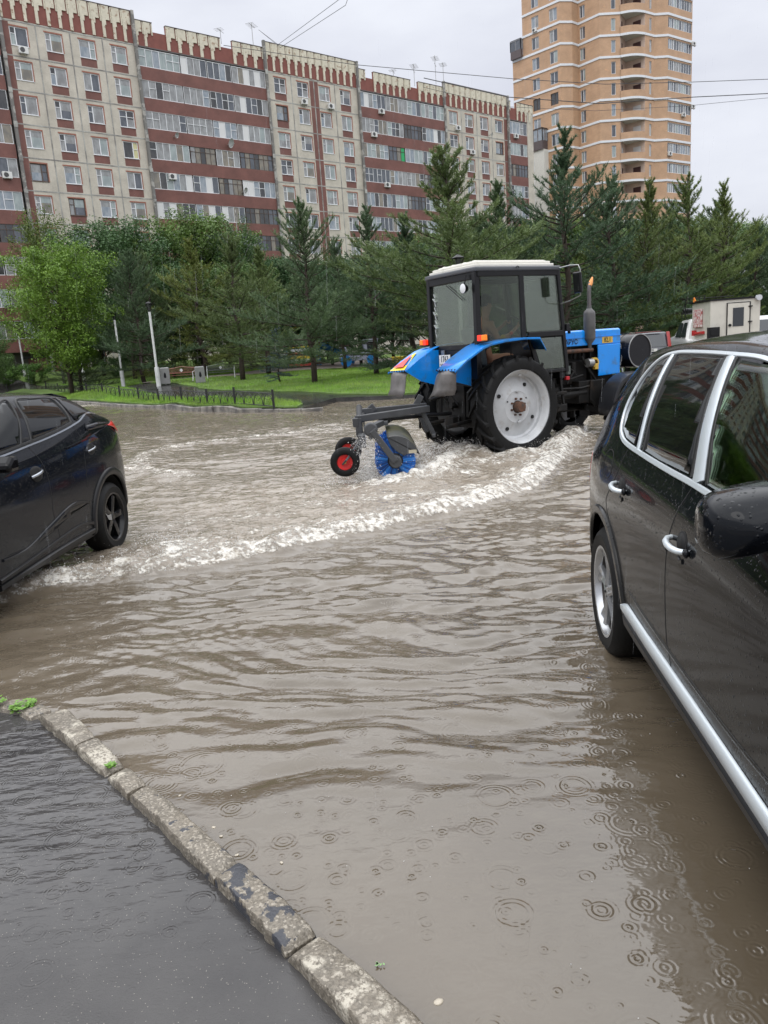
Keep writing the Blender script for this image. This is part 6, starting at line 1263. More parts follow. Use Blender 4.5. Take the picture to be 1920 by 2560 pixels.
# warning triangle on the left fender (slopes with it)
def on_f(a, b, off):  # a across 0..1, b down 0..1 on the sloping face of the left fender
    p0 = Vector((-.74, .44, 1.70)); p1 = Vector((-.72, .955, 1.70)); q0 = Vector((-1.25, .44, 1.40)); q1 = Vector((-1.27, .955, 1.385))
    p = p0.lerp(p1, a).lerp(q0.lerp(q1, a), b); n = (p1-p0).cross(q0-p0).normalized(); n = n if n.z > 0 else -n; return p+n*off
sg = empty('slow_vehicle_sign'); sg.parent = tr
MB().add([on_f(.12, .95, .010), on_f(.98, .95, .010), on_f(.80, .14, .010), on_f(.58, .14, .03)], [(0, 1, 2, 3)]).build('yellow_border', [mat('sign_yellow', (.85, .68, .03), rough=.4)], sg)
MB().add([on_f(.28, .86, .036), on_f(.86, .86, .036), on_f(.72, .26, .036), on_f(.66, .26, .036)], [(0, 1, 2, 3)]).build('red_triangle', [mat('sign_red', (.62, .05, .04), rough=.4)], sg)
# number plate
pl = empty('number_plate', (-.66, .15, 1.49)); pl.parent = tr
MB().box(-.004, .004, -.155, .155, -.125, .125).build('plate_panel', [m_plate], pl, bevel=.003)
TXM = lambda y, z: Matrix(((0, 0, -1, -.006), (-1, 0, 0, y), (0, 1, 0, z), (0, 0, 0, 1)))
text('plate_text', '1763', .135, TXM(0, .055), m_txt, pl, .001, wscale=.82); text('plate_text', 'ХТ', .105, TXM(.075, -.06), m_txt, pl, .001, wscale=.85); text('plate_text', '50', .105, TXM(-.085, -.06), m_txt, pl, .001, wscale=.85)
b_ = MB()
for a in ((-.15, -.02, -.004, 0), (-.15, -.02, -.118, -.114)): b_.box(-.0055, -.004, a[0], a[1], a[2], a[3])
b_.box(-.0055, -.004, -.022, -.018, -.118, 0).box(-.0055, -.004, -.15, -.146, -.118, 0).box(-.0055, -.004, .135, .147, .05, .056).box(-.0055, -.004, -.147, -.135, .05, .056); b_.build('plate_frame', [m_txt], pl)
MB().beam((-.58, .12, 1.49), (-.655, .14, 1.49), .06, .1).build('plate_bracket', [m_cab], tr)
MB().box(-.60, -.585, .24, .33, 1.60, 1.69).build('grey_sticker', [m_galv], tr); MB().ball((-.62, .50, 1.38), .045, sc=(.8, 1.2, .9)).build('yellow_plug', [m_yel], tr, smooth=180)
# hood
hd = MB(); 
hp = [(-.40, 1.60), (-.40, 1.84), (-.36, 1.865), (.36, 1.865), (.40, 1.84), (.40, 1.60)]
hd.prism([(y, z) for y, z in hp], 1.24, 2.80, 'x'); hd.build('hood', [m_blue], tr, bevel=.012)
sp = MB()
for s in (-1, 1): sp.prism([(2.23, 1.598), (2.78, 1.598), (2.72, 1.07), (2.24, 1.055)], s*.385, s*.41, 'y')
sp.prism([(-.39, 1.06), (.39, 1.06), (.41, 1.598), (-.41, 1.598)], 2.70, 2.79, 'x'); sp.build('front_panel', [m_blue], tr, bevel=.012)
hl = MB(); hl.box(1.24, 2.81, -.412, .412, 1.735, 1.745); hl.build('hood_rib', [m_blue], tr)
TXS = lambda x, z: Matrix(((1, 0, 0, x), (0, 0, -1, -.404), (0, 1, 0, z), (0, 0, 0, 1)))
text('model_text', 'БЕЛАРУС', .115, TXS(1.50, 1.672), m_txt, tr, .002, wscale=.95)
text('model_number', '82.1', .11, Matrix(((1, 0, 0, 2.47), (0, 0, -1, -.406), (0, 1, 0, 1.672), (0, 0, 0, 1))), m_txt, tr, .0015, wscale=.9)
MB().box(2.34, 2.60, -.4055, -.402, 1.62, 1.725).build('number_badge', [m_yel], tr)
# engine, gearbox, frame rails, axles
en = MB(); en.box(1.25, 2.15, -.20, .20, .75, 1.55); en.box(1.35, 2.1, -.26, .26, .95, 1.35); en.box(.55, 1.3, -.3, .3, .55, 1.2); en.box(-.35, .6, -.28, .28, .45, 1.1)
for x in (1.4, 1.6, 1.8, 2.0): en.cyl((x, -.27, 1.38), (x, -.27, 1.52), .035, 8)
en.cyl((1.45, -.30, .98), (1.45, -.30, 1.2), .06, 12); en.cyl((1.7, -.33, 1.13), (1.7, -.33, 1.33), .05, 12); en.box(2.15, 2.7, -.3, .3, .8, 1.6)
en.build('engine', [m_chas], tr, bevel=.012)
pip = MB(); 
for a in ([(1.3, -.3, 1.48), (1.7, -.34, 1.52), (2.1, -.36, 1.5)], [(1.3, -.36, 1.12), (1.6, -.38, 1.05), (1.9, -.36, 1.1)], [(1.5, -.32, 1.3), (1.65, -.4, 1.18), (1.5, -.38, .98)], [(1.9, -.34, 1.42), (2.0, -.4, 1.2), (2.2, -.36, 1.0)], [(1.35, -.42, .9), (1.8, -.42, .88), (2.15, -.42, .92)]): pip.tube(a, .022, 8)
pip.build('hoses', [m_chas], tr, smooth=60)
MB().cyl((1.95, -.42, 1.30), (2.07, -.42, 1.30), .075, 16).build('alternator', [m_galv], tr, smooth=50); MB().lathe([(.05, -.44), (.085, -.44), (.085, -.36), (.05, -.36)], c=(2.14, 0, 1.30), n=20).box(2.12, 2.2, -.45, -.38, 1.18, 1.28).build('ochre_pulley', [m_yel], tr, bevel=.006)
MB().cyl((1.55, -.36, 1.14), (1.55, -.36, 1.28), .05, 12).build('glass_filter', [mat('filter_bowl', (.10, .12, .11), rough=.1)], tr, smooth=60)
MB().box(1.42, 1.50, -.46, -.40, 1.05, 1.11).build('red_cap', [mat('red_plastic', (.5, .02, .03), rough=.4)], tr, bevel=.008)
mf = MB().cyl((1.30, -.42, 1.52), (2.08, -.42, 1.52), .035, 10); mf.build('exhaust_manifold', [m_rust], tr, smooth=60)
fr_ = MB()
for s in (-1, 1): fr_.beam((1.0, s*.32, .80), (3.0, s*.30, .80), .08, .16)
fr_.box(1.75, 2.35, -.42, .42, .62, 1.0); fr_.prism([(2.0, 1.0), (2.35, 1.0), (2.3, .62), (2.12, .52), (1.98, .66)], -.46, -.42, 'y')
fr_.cyl((1.15, -.36, .78), (1.95, -.36, .80), .07, 14); fr_.cyl((1.2, .1, .5), (2.5, .1, .5), .06, 12); fr_.box(2.7, 3.3, -.4, .4, .90, 1.02); fr_.box(.85, 1.3, -.60, -.35, .55, .66); fr_.box(.85, 1.3, -.60, -.35, .82, .88); fr_.beam((.9, -.58, .55), (.9, -.5, 1.2), .04, .04); fr_.beam((1.25, -.58, .55), (1.22, -.5, 1.2), .04, .04)
fr_.build('chassis_frame', [m_chas], tr, bevel=.012)
ax = MB(); ax.beam((2.58, -.66, .48), (2.58, .66, .48), .14, .16); ax.box(2.3, 2.9, -.14, .14, .34, .70); ax.beam((2.2, -.1, .5), (2.5, -.45, .42), .08, .12); ax.beam((2.58, -.66, .62), (2.58, .66, .62), .05, .05); ax.cyl((2.58, -.64, .25), (2.58, -.64, .62), .08, 12); ax.cyl((2.58, .64, .25), (2.58, .64, .62), .08, 12); ax.build('front_axle', [m_chas], tr, bevel=.01)
ra = MB(); ra.cyl((0, -.66, .74), (0, .66, .74), .13, 18); ra.box(-.45, .3, -.34, .34, .42, 1.22); ra.box(-.58, -.4, -.22, .22, .50, 1.12); ra.box(-.56, -.2, -.42, .42, 1.1, 1.2)
ra.tube([(-.45, -.42, 1.15), (-.60, -.36, 1.0), (-.62, -.36, .62)], .03, 8).tube([(-.45, .42, 1.15), (-.60, .40, 1.0), (-.62, .40, .62)], .03, 8); ra.tube([(-.5, .28, .55), (-1.05, .36, .50)], .035, 8).tube([(-.5, -.28, .55), (-1.05, -.36, .50)], .035, 8); ra.tube([(-.5, 0, 1.05), (-.8, 0, .98), (-1.1, 0, .93)], .03, 8)
ra.box(-.75, -.60, -.12, .12, .45, .62).cyl((-.52, 0, .8), (-.70, 0, .8), .05, 10)
ra.tube([(-.58, .10, 1.18), (-.70, .02, 1.02), (-.62, -.1, .8)], .016, 6).tube([(-.58, .18, 1.16), (-.74, .12, .95), (-.62, .02, .7)], .016, 6); ra.build('rear_axle', [m_chas], tr, bevel=.012)
# front mudguards
for s in (-1, 1):
    g = MB(); V = []; n = 12
    for i in range(n+1):
        a = math.radians(35+155*i/n); r = .60
        for y, dr in ((s*.60, -.05), (s*.62, 0), (s*.80, .015), (s*.96, 0), (s*.98, -.06)): V.append((2.60+(r+dr)*math.cos(a), y, .50+(r+dr)*math.sin(a)))
    g.add(V, [(i*5+j, i*5+j+1, (i+1)*5+j+1, (i+1)*5+j) for i in range(n) for j in range(4)]); f = g.build('front_mudguard', [mat('guard_plastic', (.018, .019, .022), rough=.3, spec=.35)], tr, smooth=60); k = f.modifiers.new('solid', 'SOLIDIFY'); k.thickness = .012
    MB().beam((2.58, s*.62, .7), (2.6, s*.66, 1.06), .04, .04).build('guard_bracket', [m_chas], tr)
# drum at the nose
dm = MB().lathe([(0, -.46), (.27, -.46), (.285, -.47), (.297, -.475), (.30, -.46), (.30, -.2), (.307, -.19), (.30, -.18), (.30, .12), (.307, .13), (.30, .14), (.30, .45), (.0, .46)], c=(3.22, 0, 1.44), n=40); dm.build('drum', [mat('drum_black', (.008, .008, .010), rough=.25, spec=.3)], tr, smooth=30)
MB().lathe([(.285, -.478), (.302, -.478), (.302, -.468)], c=(3.22, 0, 1.44), n=40).build('drum_rim', [m_galv], tr)
ch = MB(); 
for i in range(14):
    z = 1.62-.035*i; ch.tube([(2.88+.06*math.sin(i*.25)+.012*math.cos(a)*(i % 2), -.30-.012*math.cos(a)*((i+1) % 2), z+.02*math.sin(a)) for a in np.linspace(0, 2*PI, 7)], .0045, 4)
ch.build('chain', [m_galv], tr); MB().cyl((2.86, -.1, 1.72), (2.86, -.1, 1.86), .06, 12).build('drum_cap', [m_chas], tr)
# exhaust
ex = empty('exhaust_stack', (2.02, -.42, 0)); ex.parent = tr
MB().lathe([(.03, 1.52), (.035, 1.62), (.095, 1.70), (.10, 1.72), (.10, 2.13), (.09, 2.17), (.04, 2.22), (.038, 2.26)], axis='z', n=24).build('muffler', [mat('muffler_grey', (.08, .078, .078), rough=.5, var=.3, vscale=7, col2=(.12, .07, .05), c2scale=6, c2lo=.6, c2hi=.8)], ex, smooth=40)
MB().tube([(0, 0, 2.2), (0, 0, 2.50), (.005, 0, 2.57), (.03, 0, 2.64), (.075, 0, 2.71)], [.036, .034, .034, .033, .02], 12).build('tailpipe', [mat('pipe_steel', (.13, .12, .12), rough=.4, metal=.6)], ex, smooth=60)
MB().tube([(.018, -.004, 2.60), (.045, -.004, 2.66), (.085, 0, 2.74)], [.036, .036, .012], 12).build('orange_tip', [mat('orange_tip', (.75, .32, .10), rough=.5)], ex, smooth=60)
# mirrors
mr = empty('side_mirror'); mr.parent = tr
MB().tube([(1.06, -.72, 2.86), (1.12, -.90, 2.88), (1.16, -1.04, 2.87), (1.18, -1.06, 2.80), (1.18, -1.06, 2.40), (1.1, -.9, 2.33), (1.10, -.68, 2.30)], .010, 6).build('mirror_arm', [m_galv], mr, smooth=60)
MB().beam((1.17, -1.03, 2.44), (1.14, -1.03, 2.76), .05, .17, up=(0, 1, 0)).build('mirror_shell', [m_cab], mr, bevel=.02)
m2 = empty('side_mirror'); m2.parent = tr
MB().tube([(1.06, .72, 2.86), (1.16, 1.0, 2.87), (1.18, 1.06, 2.40), (1.10, .68, 2.30)], .010, 6).build('mirror_arm', [m_galv], m2); MB().beam((1.17, 1.03, 2.44), (1.14, 1.03, 2.76), .05, .17, up=(0, 1, 0)).build('mirror_shell', [m_cab], m2, bevel=.02)
MB().box(1.20, 1.27, -.72, -.64, 1.86, 1.98).box(1.27, 1.29, -.72, -.66, 1.82, 1.92).build('front_marker_lamp', [m_cab], tr, bevel=.006)
# cab interior
it = MB(); it.box(-.1, .38, -.24, .24, 1.28, 1.42); it.beam((-.12, 0, 1.4), (-.22, 0, 2.02), .46, .12, up=(1, 0, 0)); it.build('driver_seat', [mat('seat_grey', (.12, .14, .16), rough=.7)], tr, bevel=.04)
MB().box(.75, 1.15, -.5, .5, 1.25, 1.85).build('dashboard', [m_cab], tr, bevel=.03)
sw = MB(); c = Vector((.72, 0, 2.0)); sw.tube([(c.x-.05*math.sin(a)*1.0, c.y+.19*math.cos(a), c.z+.16*math.sin(a)) for a in np.linspace(0, 2*PI, 25)[:-1]], .014, 8, closed=True); sw.beam((.72, -.18, 2.0), (.72, .18, 2.0), .02, .02); sw.cyl((.72, 0, 2.0), (.9, 0, 1.75), .03); sw.build('steering_wheel', [m_cab], tr)
MB().tube([(.35, -.28, 1.3), (.38, -.3, 1.86)], .01, 6).build('gear_lever', [m_cab], tr); MB().ball((.38, -.30, 1.89), .03).build('red_knob', [mat('red_knob', (.75, .07, .03), rough=.4)], tr); MB().ball((.1, -.42, 1.83), .045).build('yellow_knob', [m_yel], tr); MB().box(.92, .95, -.12, .12, 2.55, 2.66).build('inner_mirror', [m_cab], tr)
MB().box(-.35, 1.0, -.4, .4, 1.22, 1.28).build('cab_floor', [m_cab], tr)
# ---------------- driver
def skinned(name, verts, edges, radii, m, parent, sub=2, root=0):
    me = bpy.data.meshes.new(name); me.from_pydata(verts, edges, []); me.materials.append(m); o = bpy.data.objects.new(name, me); COL.objects.link(o); o.parent = parent
    k = o.modifiers.new('skin', 'SKIN'); k.use_smooth_shade = True
    for i, r in enumerate(radii): me.skin_vertices[0].data[i].radius = (r, r) if not isinstance(r, tuple) else r
    me.skin_vertices[0].data[root].use_root = True; q = o.modifiers.new('sub', 'SUBSURF'); q.levels = sub; q.render_levels = sub; return o
dv = empty('person', (1.81, 12.96, 0), TZ, 'driver in a dark sleeveless top holding the steering wheel inside the misted tractor cab', 'person')
m_skin = mat('skin', (.52, .26, .17), rough=.5, var=.08, vscale=9); m_vest = mat('navy_vest', (.02, .025, .05), rough=.85); m_hair = mat('dark_hair', (.012, .010, .009), rough=.7)
V = [(.02, 0, 1.50), (.00, 0, 1.68), (.02, 0, 1.88), (.05, 0, 2.04), (.08, 0, 2.15), (.10, 0, 2.24), (.125, 0, 2.36), (.12, 0, 2.45),
     (.04, .19, 2.03), (.16, .25, 1.82), (.42, .20, 1.92), (.62, .17, 2.05), (.04, -.19, 2.03), (.14, -.26, 1.80), (.40, -.22, 1.86), (.62, -.18, 2.0),
     (.10, .10, 1.48), (.50, .14, 1.52), (.58, .15, 1.28), (.10, -.10, 1.48), (.50, -.14, 1.52), (.58, -.15, 1.28), (.65, -.175, 2.04), (.65, .165, 2.09)]
E_ = [(0, 1), (1, 2), (2, 3), (3, 4), (4, 5), (5, 6), (6, 7), (3, 8), (8, 9), (9, 10), (10, 11), (3, 12), (12, 13), (13, 14), (14, 15), (0, 16), (16, 17), (17, 18), (0, 19), (19, 20), (20, 21), (15, 22), (11, 23)]
Rr = [(.15, .12), (.15, .11), (.17, .115), (.12, .10), .058, .075, .092, .075, .072, .050, .040, .028, .072, .050, .040, .028, .09, .075, .055, .09, .075, .055, .03, .03]
skinned('body', V, E_, Rr, m_skin, dv)
skinned('vest', [(.02, 0, 1.46), (.00, 0, 1.68), (.015, 0, 1.88), (.035, 0, 2.03)], [(0, 1), (1, 2), (2, 3)], [(.165, .14), (.165, .13), (.185, .135), (.135, .10)], m_vest, dv)
hr = MB().ball((.095, 0, 2.44), .115, sc=(1.02, .86, 1.0)).build('hair', [m_hair], dv, smooth=180)
fc = MB(); 
for s in (-1, 1): fc.ball((.205, s*.033, 2.385), .012, 0, 6)
fc.build('eyes', [m_hair], dv); MB().prism([(.20, 2.345), (.235, 2.34), (.205, 2.40)], -.012, .012).ball((.19, 0, 2.30), .02, sc=(.6, 1.4, .5)).build('nose_and_mouth', [m_skin], dv, smooth=60)
for s in (-1, 1):
    MB().ball((.10, s*.088, 2.37), .03, sc=(.7, .35, 1)).build('ear', [m_skin], dv, smooth=180)
    for i in range(5):
        x0 = .665; yy = s*.175+(i-1.5)*.019*(1); zz = 2.06+.0*i if s < 0 else 2.10
        if i < 4: MB().tube([(x0, yy, zz), (x0+.045, yy, zz+.012), (x0+.07, yy, zz-.018), (x0+.055, yy, zz-.045)], [.010, .0095, .009, .007], 8).build('finger', [m_skin], dv, smooth=180)
        else: MB().tube([(x0-.02, s*.175-s*.03, zz-.01), (x0+.02, s*.175-s*.045, zz-.03), (x0+.045, s*.175-s*.03, zz-.04)], [.012, .011, .008], 8).build('thumb', [m_skin], dv, smooth=180)
# ------------------------------------------------------------------ rotary brush carried behind the tractor (world axes)
BO = Vector((.205, 10.5, 0)); br = empty('rotary_brush', BO, 0, 'grey steel sweeping attachment with a blue brush roller and two red caster wheels', 'sweeper')
def L_(x, y, z): return Vector((x, y, z))-BO
axd = Vector((math.sin(math.radians(-1)), math.cos(math.radians(-1)), 0)); Rb = Matrix.Rotation(math.radians(1), 4, 'Z')
m_bris = mat('blue_bristle', (.008, .13, .52), rough=.5, var=.35, vscale=30)
bb = MB(); bb.cyl((0, .0, .26), (0, 1.7, .26), .12, 20); V = []; F = []
nb = 5200; aa = rng.uniform(0, 2*PI, nb); yy = np.r_[rng.uniform(0, .10, 2600), rng.uniform(.1, 1.7, nb-2600)]; rr = .272+rng.normal(0, .006, nb); sw_ = rng.normal(0, .05, nb); ys2 = yy+rng.normal(0, .012, nb)
wv_ = .0042; ca, sa = np.cos(aa), np.sin(aa); cb_, sb_ = np.cos(aa+sw_+.06), np.sin(aa+sw_+.06)
Vb = np.stack([np.c_[ca*.10-sa*wv_*.5, yy, sa*.10+ca*wv_*.5+.26], np.c_[ca*.10+sa*wv_*.5, yy, sa*.10-ca*wv_*.5+.26], np.c_[cb_*rr+sb_*wv_, ys2, sb_*rr-cb_*wv_+.26], np.c_[cb_*rr-sb_*wv_, ys2, sb_*rr+cb_*wv_+.26]], 1).reshape(-1, 3)
m_bris2 = mat('blue_bristle_pale', (.03, .24, .72), rough=.5); m_bris3 = mat('blue_bristle_dark', (.004, .05, .22), rough=.6)
o = link('brush_roller', mkmesh('brush_roller', Vb, np.arange(4*nb).reshape(-1, 4), [m_bris, m_bris2, m_bris3], (_h(np.floor(aa*9), np.floor(yy*9), 3)*3).astype(int)), br)
MB().lathe([(.10, .03), (.19, .03), (.21, .07), (.235, .12), (.235, 1.66), (.10, 1.69)], c=(0, 0, .26), n=64).build('bristle_core', [m_bris], br, smooth=30)
MB().lathe([(0, -.035), (.09, -.035), (.105, -.02), (.11, .02)], c=(0, 0, .26), n=20).build('brush_hub', [m_chas], br, smooth=35)
# hood over the roller
m_hood = mat('faded_hood', (.06, .06, .055), rough=.35, var=.3, vscale=4, col2=(.20, .19, .06), c2scale=2.6, c2lo=.5, c2hi=.7)
hd = MB(); n = 14; V = []; a0, a1 = math.radians(12), math.radians(106)
for i in range(n+1):
    a = a0+(a1-a0)*i/n
    for y in (-.03, .01, 1.70): V.append((.335*math.cos(a)*(1 if i else 1.04), y, .27+.335*math.sin(a)))
hd.add(V, [(i*3+j, i*3+j+1, (i+1)*3+j+1, (i+1)*3+j) for i in range(n) for j in range(2)]); f = hd.build('brush_hood', [m_hood], br, smooth=60); k = f.modifiers.new('solid', 'SOLIDIFY'); k.thickness = .008
ep = [(-.095, .60), (-.06, .50), (.02, .40), (.11, .335), (.22, .36), (.345, .345)]+[(.335*math.cos(a), .27+.335*math.sin(a)) for a in np.linspace(a0, a1, 10)]
MB().prism(ep, -.035, -.022, 'y').build('hood_end_plate', [m_steel], br); MB().box(.19, .30, -.042, -.036, .355, .40).build('maker_plate', [mat('dull_brass_plate', (.42, .38, .28), rough=.4)], br)
ar = MB(); ar.beam(L_(-.09, 10.36, .715), L_(.205, 10.36, .27), .085, .10, up=(0, 1, 0)); ar.lathe([(0, -.17), (.085, -.17), (.095, -.15), (.095, -.07), (0, -.07)], c=(-.305, 0, .725), n=24); ar.lathe([(0, -.16), (.08, -.16), (.085, -.14), (.085, -.05)], c=(0, 0, .265), n=20); ar.beam(L_(-.12, 10.36, .60), L_(-.03, 10.36, .74), .07, .05); ar.build('chain_case', [m_steel], br, bevel=.012)
fb = MB(); fb.beam(L_(-.30, 11.2, .81), L_(.80, 12.1, .82), .10, .10); fb.beam(L_(-.25, 11.8, .87), L_(.78, 12.35, .85), .10, .085); fb.beam(L_(.70, 12.1, .80), L_(.875, 12.1, .40), .07, .09, up=(0, 1, 0)); fb.beam(L_(.66, 12.6, .80), L_(.80, 12.6, .40), .07, .09, up=(0, 1, 0)); fb.beam(L_(.62, 12.3, .86), L_(.72, 12.3, 1.02), .1, .05, up=(0, 1, 0)); fb.beam(L_(-.32, 11.15, .76), L_(-.22, 11.9, .80), .09, .13)
fb.beam(L_(-.12, 11.9, .86), L_(-.03, 11.9, .93), .12, .12); fb.beam(L_(.85, 11.8, .42), L_(.9, 12.8, .42), .05, .05); fb.beam(L_(.05, 11.3, .72), L_(-.10, 10.55, .73), .09, .08); fb.beam(L_(.10, 11.4, .70), L_(.12, 12.1, .66), .1, .06); fb.build('tow_frame', [m_steel], br, bevel=.01)
sh = MB(); sh.tube([L_(.05, 11.75, .73), L_(.2, 11.9, .72)], .05, 10).tube([L_(.2, 11.9, .72), L_(1.2, 12.6, .68)], .032, 10); sh.ball(L_(.15, 11.85, .715), .06); sh.build('drive_shaft', [m_black], br, smooth=60)
po = MB(); po.cyl(L_(-.27, 11.2, .56), L_(-.26, 11.45, .97), .045, 12); po.beam(L_(-.28, 11.2, .55), L_(-.28, 11.2, .82), .09, .09); po.cyl(L_(-.26, 11.45, .93), L_(-.26, 11.45, 1.0), .03, 10); po.tube([L_(-.20, 11.2, .60), L_(-.20, 11.25, .8)], .012, 6); po.build('caster_post', [m_steel], br, bevel=.006)
fk = MB(); fk.beam(L_(-.24, 10.95, .60), L_(-.24, 10.95, .42), .10, .09); fk.beam(L_(-.26, 10.80, .55), L_(-.49, 10.30, .31), .025, .11, up=(0, 1, 0)); fk.beam(L_(-.26, 11.1, .55), L_(-.47, 11.75, .32), .025, .11, up=(0, 1, 0)); fk.beam(L_(-.24, 10.75, .56), L_(-.24, 11.3, .56), .1, .1); fk.build('caster_fork', [m_steel], br, bevel=.006)
for (x, y) in ((-.483, 10.42), (-.475, 11.6)):
    e = empty('caster_wheel', L_(x, y, .215 if y < 11 else .22)); e.parent = br; e.location.z = .31-.005 if y < 11 else .315
    MB().lathe([(.105, -.045), (.12, -.055), (.165, -.056), (.195, -.04), (.203, -.015), (.203, .015), (.195, .04), (.165, .056), (.12, .055), (.105, .045)], n=40).build('tyre', [m_tyre], e, smooth=50)
    MB().lathe([(.108, -.048), (.10, -.030), (.05, -.022), (.045, -.04), (.0, -.04)], n=28).lathe([(.108, .048), (.10, .03), (0, .03)], n=28).build('rim', [mat('red_rim', (.55, .015, .015), rough=.3)], e, smooth=35)
    MB().cyl((0, -.085, 0), (0, .06, 0), .018, 8).build('axle_nut', [m_yel], e)
# ------------------------------------------------------------------ trees
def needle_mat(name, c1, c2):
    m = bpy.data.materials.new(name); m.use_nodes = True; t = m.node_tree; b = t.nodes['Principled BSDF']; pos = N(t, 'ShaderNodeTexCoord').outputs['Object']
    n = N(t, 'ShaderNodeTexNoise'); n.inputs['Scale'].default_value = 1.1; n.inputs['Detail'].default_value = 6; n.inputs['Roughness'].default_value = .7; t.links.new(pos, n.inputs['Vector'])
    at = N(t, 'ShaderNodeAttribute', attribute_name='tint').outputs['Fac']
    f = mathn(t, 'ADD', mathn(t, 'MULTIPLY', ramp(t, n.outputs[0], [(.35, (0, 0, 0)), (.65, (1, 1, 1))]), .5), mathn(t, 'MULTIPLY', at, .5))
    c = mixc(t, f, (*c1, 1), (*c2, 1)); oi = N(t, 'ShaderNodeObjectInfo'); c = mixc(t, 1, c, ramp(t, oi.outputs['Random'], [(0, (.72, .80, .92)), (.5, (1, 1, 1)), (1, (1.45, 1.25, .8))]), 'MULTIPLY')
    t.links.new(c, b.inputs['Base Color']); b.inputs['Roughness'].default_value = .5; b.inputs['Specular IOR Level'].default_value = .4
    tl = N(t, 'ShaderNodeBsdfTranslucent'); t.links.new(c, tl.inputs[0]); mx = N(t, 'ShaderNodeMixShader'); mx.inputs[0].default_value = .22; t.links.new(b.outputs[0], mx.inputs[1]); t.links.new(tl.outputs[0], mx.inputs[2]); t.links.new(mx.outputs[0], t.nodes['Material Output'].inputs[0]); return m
m_bark = mat('pine_bark', (.055, .04, .032), rough=.9, var=.4, vscale=6, bump=.5, bscale=20); m_birch = mat('birch_bark', (.35, .34, .32), rough=.8, col2=(.04, .04, .04), c2scale=5)
m_pine = needle_mat('pine_needles', (.052, .095, .042), (.15, .215, .10)); m_pineo = needle_mat('olive_needles', (.06, .10, .035), (.16, .21, .08)); m_maple = needle_mat('maple_leaves', (.05, .125, .022), (.14, .26, .05)); m_lind = needle_mat('dark_leaves', (.040, .095, .030), (.11, .19, .06)); m_birl = needle_mat('birch_leaves', (.045, .085, .025), (.12, .18, .05)); m_spr = needle_mat('blue_spruce_needles', (.05, .085, .075), (.12, .17, .16))
def setattr_tint(me, arr):
    a = me.attributes.new('tint', 'FLOAT', 'POINT'); a.data.foreach_set('value', arr.astype(np.float32))
def tufts(P, D, r, n, L, w, spread, tint):
    """clusters of needle blades at P pointing along D"""
    k = len(P); P = np.repeat(P, n, 0); D = np.repeat(D, n, 0); T = np.repeat(tint, n); m = len(P)
    d = D+r.normal(0, spread, (m, 3)); d /= np.linalg.norm(d, axis=1)[:, None]; l = L*r.uniform(.65, 1.25, m); s = np.cross(d, r.normal(0, 1, (m, 3))); s /= np.linalg.norm(s, axis=1)[:, None]+1e-9
    base = P+D*r.uniform(-.5, .5, (m, 1))*L*.9; V = np.stack([base-s*w, base+s*w, base+d*l[:, None]], 1).reshape(-1, 3); return V, np.repeat(np.clip(T+r.normal(0, .12, m), 0, 1), 3)
